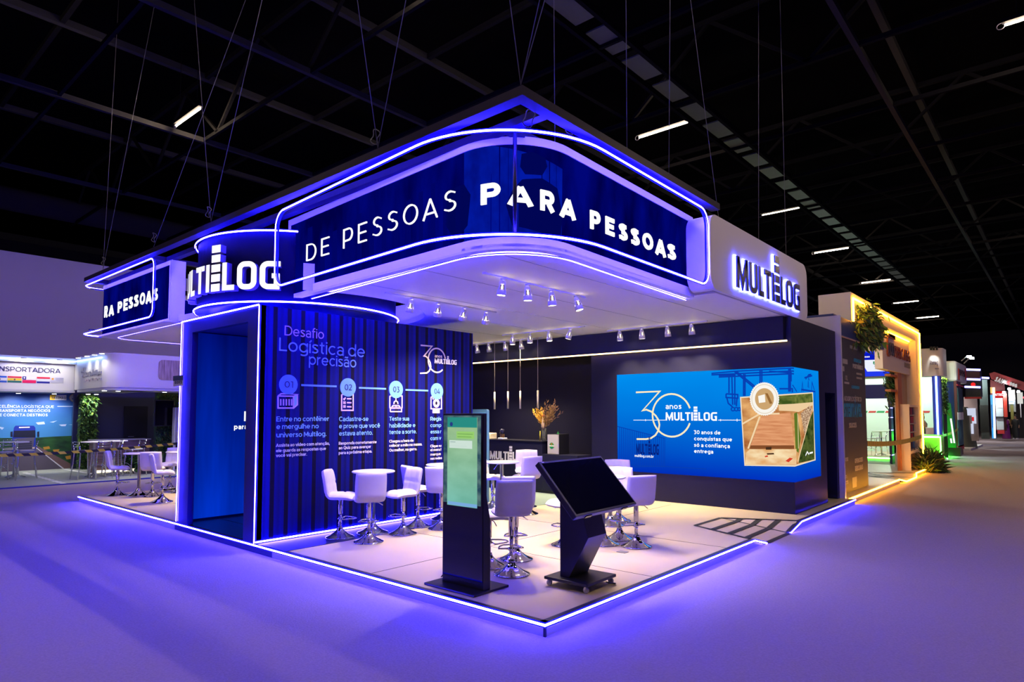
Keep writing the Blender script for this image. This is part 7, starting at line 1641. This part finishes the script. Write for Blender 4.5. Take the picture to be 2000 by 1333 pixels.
# ---- red roof stand
rst = thing('red_roof_stand', 'far stand under a sloping dark red roof beam with a red fascia and pale interior', 'exhibition stand', (50, 1, 0))
RXp = 50.0; RX_ = dict(x=RXp)
P = [hit(*q, x=RXp - 1) for q in ((1932, 730), (1942, 727), (2030, 757), (2030, 775), (1985, 758), (1936, 741))]
MB().prism(P, (0.5, 0, 0)).build('roof_beam', mat('roof_red', (0.16, 0.008, 0.012), 0.5), rst)
P = [hit(*q, x=RXp) for q in ((1934, 742), (1962, 752), (1966, 842), (1936, 842))]; MB().prism(P, (0.3, 0, 0)).build('rear_red_wall', mat('wall_red', (0.10, 0.006, 0.01), 0.6), rst)
pslab(rst, 'red_fascia', dict(x=RXp - .3), (1943, 765), (1961, 777), 0.2, emi('red_fascia_lit', S(214, 16, 20), 0.9))
pslab(rst, 'pale_wall', dict(x=RXp - .2), (1944, 778), (1961, 840), 0.1, mat('wall_ice', (0.5, 0.62, 0.66), 0.6)); pslab(rst, 'red_counter', dict(x=RXp - .6), (1948, 841), (1962, 848), 0.4, mat('counter_red', (0.5, 0.02, 0.02), 0.5))
pslab(rst, 'poster_frame', dict(x=RXp - .25), (1947, 782), (1959, 797), 0.04, M_white); pslab(rst, 'shelf_dark', dict(x=RXp - .4), (1943, 814), (1960, 817), 0.3, M_black)
pslab(rst, 'red_column', dict(x=RXp - .8), (1959, 769), (1968, 815), 0.4, mat('column_red', (0.45, 0.03, 0.015), 0.5))
txt('NTRIL', (1943.5, 774), (1960, 774), 5, dict(x=RXp - .31), M_white_e, rst, 'lettering', 0.03, 0.22, 0.002)
s_a, s_b = hit(1941, 746, x=RXp - 1.01), hit(1962, 754, x=RXp - 1.01); u_ = (s_b - s_a); Lw = u_.length; u_.normalize(); up_ = Vector((1, 0, 0)).cross(u_); up_ = up_ if up_.z > 0 else -up_
mb = MB()
for q in geo_quads('SANY', 0.26, Lw, 0.20 * 1.6): mb.prism([s_a + u_ * x + up_ * (y + 0.05) for x, y in q], (-0.04, 0, 0))
mb.build('lettering', emi('beam_letters', (0.75, 0.7, 0.68), 0.7), rst)
for k in range(3): a = hit(1972.5 + 5 * k, 747 + 1.8 * k, x=RXp - 1.02); MB().box((RXp - 1.05, a.y - .1, a.z - .22), (RXp - 1.0, a.y + .02, a.z)).build('beam_mark', MATS['beam_letters'], rst)
lamp('stand_fill', (RXp - 1.6, 1.2, 2.9), 200, (0.95, 1, 1), rst)  # added fill without a fixture, for the red stand and nearby people
fs = thing('pale_corner_stand', 'far pale stand with white lit canopy and yellow green column at the right edge', 'exhibition stand', (56, 0, 0))
FX = dict(x=56.0)
pslab(fs, 'pale_column', FX, (1969, 762), (1984, 805), 0.5, mat('col_pale', (0.42, 0.44, 0.38), 0.6)); pslab(fs, 'olive_panel', dict(x=55.9), (1973, 785), (1981, 835), 0.3, mat('col_olive', (0.28, 0.27, 0.06), 0.6))
pslab(fs, 'lit_canopy', FX, (1986, 767), (1998, 789), 0.3, emi('canopy_lit', (0.85, 0.85, 0.8), 0.8)); pslab(fs, 'white_leg', FX, (1992, 789), (1995, 816), 0.2, M_white)
for y0 in (783.5, 788): a, b = hit(1971, y0, x=55.85), hit(1981, y0, x=55.85); MB().tube([a, b], 0.05, 6).build('white_strip', M_ice, fs)
pslab(fs, 'dark_rear', dict(x=58.0), (1982, 790), (2020, 860), 0.2, mat('rear_dark', (0.03, 0.03, 0.035), 0.7))
a, b = hit(1998, 777, x=55.9), hit(2030, 777, x=55.9); MB().tube([a, b], 0.06, 6).build('red_strip', emi('far_red_strip', (1, 0.05, 0.08), 3.0), fs)
for i, (px, py, X_) in enumerate(((1962, 747, 49), (1989, 766, 55.5), (1971, 760.5, 55.5), (1961, 768, 49))):
    p = hit(px, py, x=X_); t = thing('stand_lamp', ('bright lamp below the red roof beam', 'bright lamp over the pale canopy', 'small lamp over the pale column', 'small lamp right of the red fascia')[i], 'lamp', p)
    MB().obox(p, (0.06, 0, 0), (0, 0.09, 0), (0, 0, 0.04)).build('lamp_face', M_cool, t); MB().box((p.x - .05, p.y - .08, p.z + .06), (p.x + 1.6, p.y + .08, p.z + .12)).build('bracket', M_greyw, t)
    lamp('point_light', p + Vector((-0.2, 0, -0.15)), 40, (0.95, 0.97, 1), t)

# ================================================================== PEOPLE FAR DOWN THE AISLE
def person(lab, loc, rz, joints, skin_m, parts, sc=1.0):
    """one continuous body grown from a joint skeleton, clothing as children; faces +X before rz"""
    t = thing('person', lab, 'person', loc, rz)
    me = bpy.data.meshes.new('body'); names = list(joints); bones = [('pelvis', 'waist'), ('waist', 'chest'), ('chest', 'neck'), ('neck', 'jaw'), ('jaw', 'crown'), ('chest', 'shl'), ('shl', 'ell'), ('ell', 'wrl'), ('wrl', 'hal'), ('chest', 'shr'), ('shr', 'elr'), ('elr', 'wrr'), ('wrr', 'har'),
             ('pelvis', 'hil'), ('hil', 'knl'), ('knl', 'anl'), ('anl', 'tol'), ('pelvis', 'hir'), ('hir', 'knr'), ('knr', 'anr'), ('anr', 'tor')]
    me.from_pydata([tuple(Vector(joints[n][:3]) * sc) for n in names], [(names.index(a), names.index(b)) for a, b in bones], [])
    o = bpy.data.objects.new('body', me); COL.objects.link(o); o.parent = t
    md = o.modifiers.new('skin', 'SKIN'); md.use_smooth_shade = True
    if not me.skin_vertices: me.skin_vertices.new(name='')
    for i, n in enumerate(names):
        r = joints[n][3] * sc; me.skin_vertices[0].data[i].radius = (r, r * (0.75 if n in ('chest', 'waist', 'pelvis') else 1)); me.skin_vertices[0].data[i].use_root = (n == 'pelvis')
    o.modifiers.new('sub', 'SUBSURF').levels = 1; o.modifiers['sub'].render_levels = 2; me.materials.append(skin_m)
    for nm, m, rings in parts:                                   # garments: rings of (centre, rx, ry)
        mb = MB(); R = [[Vector((c[0] + rx * math.cos(a), c[1] + ry * math.sin(a), c[2])) * sc for a in [k * math.pi / 10 for k in range(20)]] for c, rx, ry in rings]
        mb.strip(R, True, True); mb.add(R[0], [list(range(20))]); mb.add(R[-1], [list(range(20))]); mb.build(nm, m, t, world=False)
    return t
def std(arm_l=None, arm_r=None):
    J = dict(pelvis=(0, 0, 0.94, .13), waist=(0, 0, 1.08, .125), chest=(0, 0, 1.32, .14), neck=(0, 0, 1.48, .055), jaw=(0.02, 0, 1.55, .075), crown=(0, 0, 1.68, .085),
             shl=(0, .19, 1.40, .06), ell=(-.02, .25, 1.12, .045), wrl=(.05, .26, .90, .032), hal=(.07, .26, .80, .035), shr=(0, -.19, 1.40, .06), elr=(-.02, -.25, 1.12, .045), wrr=(.05, -.26, .90, .032), har=(.07, -.26, .80, .035),
             hil=(0, .10, .88, .09), knl=(.02, .10, .50, .06), anl=(0, .10, .08, .042), tol=(.15, .12, .04, .035), hir=(0, -.10, .88, .09), knr=(.02, -.10, .50, .06), anr=(0, -.10, .08, .042), tor=(.15, -.12, .04, .035))
    if arm_l: J.update(arm_l)
    if arm_r: J.update(arm_r)
    return J
M_skin = mat('skin', (0.42, 0.24, 0.16), 0.6); M_hair = mat('hair_dark', (0.012, 0.009, 0.008), 0.6)
hair_long = lambda: ('hair', M_hair, [((-.03, 0, 1.34), .07, .09), ((-.05, 0, 1.5), .09, .11), ((-.03, 0, 1.62), .105, .105), ((-.01, 0, 1.72), .09, .09), ((-.01, 0, 1.77), .03, .03)])
hair_short = lambda: ('hair', M_hair, [((-.05, 0, 1.58), .06, .08), ((-.025, 0, 1.67), .095, .095), ((-.01, 0, 1.75), .07, .07), ((-.01, 0, 1.78), .02, .02)])
p_ = hit(1966, 858, z=0)
w1 = person('person in a long purple dress with black shoulder bag, standing far down the aisle', (p_.x, p_.y, 0), 0.3, std(arm_r=dict(elr=(.06, -.24, 1.14, .04), wrr=(.24, -.14, 1.16, .03), har=(.31, -.10, 1.18, .032))), M_skin,
       [('dress', mat('dress_purple', (0.22, 0.02, 0.20), 0.7), [((0, 0, 0.03), .24, .26), ((0, 0, .5), .19, .22), ((0, 0, .92), .17, .20), ((0, 0, 1.08), .135, .155), ((0, 0, 1.28), .15, .19), ((0, 0, 1.40), .11, .15)]), hair_long()])
w1b = MB().box((p_.x - 0.5, p_.y - 0.1, 0.86), (p_.x - 0.18, p_.y + 0.42, 1.10)); o = w1b.build('shoulder_bag', M_black, None, 0.04); tag(o, 'black bag hanging at the side of the person in purple', 'bag')
p_ = hit(1985, 858, z=0)
suit = mat('clothes_dark', (0.02, 0.024, 0.028), 0.7)
person('person in dark jacket and trousers with white shoes, seen from behind in the far aisle', (p_.x, p_.y, 0), 2.6, std(), M_skin,
       [('trousers', suit, [((0, .0, .08), .14, .20), ((0, 0, .5), .14, .21), ((0, 0, .95), .16, .20)]), ('jacket', suit, [((0, 0, .82), .17, .22), ((0, 0, 1.1), .16, .21), ((0, 0, 1.32), .17, .24), ((0, 0, 1.45), .09, .13)]), hair_short(),
        ('sleeve', suit, [((0.0, .26, .86), .05, .05), ((-.02, .255, 1.12), .06, .06), ((0, .2, 1.42), .07, .07)]), ('sleeve', suit, [((0.0, -.26, .86), .05, .05), ((-.02, -.255, 1.12), .06, .06), ((0, -.2, 1.42), .07, .07)]),
        ('shoe', M_white, [((.06, .11, .0), .15, .06), ((.05, .11, .08), .11, .05)]), ('shoe', M_white, [((.06, -.11, .0), .15, .06), ((.05, -.11, .08), .11, .05)])])
p_ = hit(1978.5, 851, z=0)
person('person in a yellow top, partly hidden behind the person in the dark jacket', (p_.x, p_.y, 0), 1.2, std(), M_skin,
       [('top', mat('top_yellow', (0.5, 0.32, 0.02), 0.7), [((0, 0, .85), .17, .22), ((0, 0, 1.1), .15, .2), ((0, 0, 1.32), .16, .22), ((0, 0, 1.45), .08, .12)]), ('trousers', suit, [((0, .0, .08), .14, .20), ((0, 0, .5), .14, .21), ((0, 0, .95), .16, .20)]), hair_long()])
hd_ = hit(1806, 812, x=25.9)
person('person in a grey shirt looking down behind the green lit counter', (26.0, hd_.y + 0.10, 0.1), -1.2, std(arm_l=dict(ell=(.08, .24, 1.13, .045), wrl=(.32, .16, 1.10, .032), hal=(.40, .12, 1.12, .035)), arm_r=dict(elr=(.08, -.24, 1.13, .045), wrr=(.32, -.16, 1.10, .032), har=(.40, -.12, 1.12, .035))), M_skin,
       [('shirt', mat('shirt_grey', (0.10, 0.13, 0.15), 0.7), [((0, 0, .85), .17, .22), ((0, 0, 1.1), .15, .2), ((0, 0, 1.32), .16, .23), ((0, 0, 1.45), .08, .12)]), ('trousers', suit, [((0, .0, .08), .14, .20), ((0, 0, .5), .14, .21), ((0, 0, .95), .16, .20)]), hair_short()], 1.02)
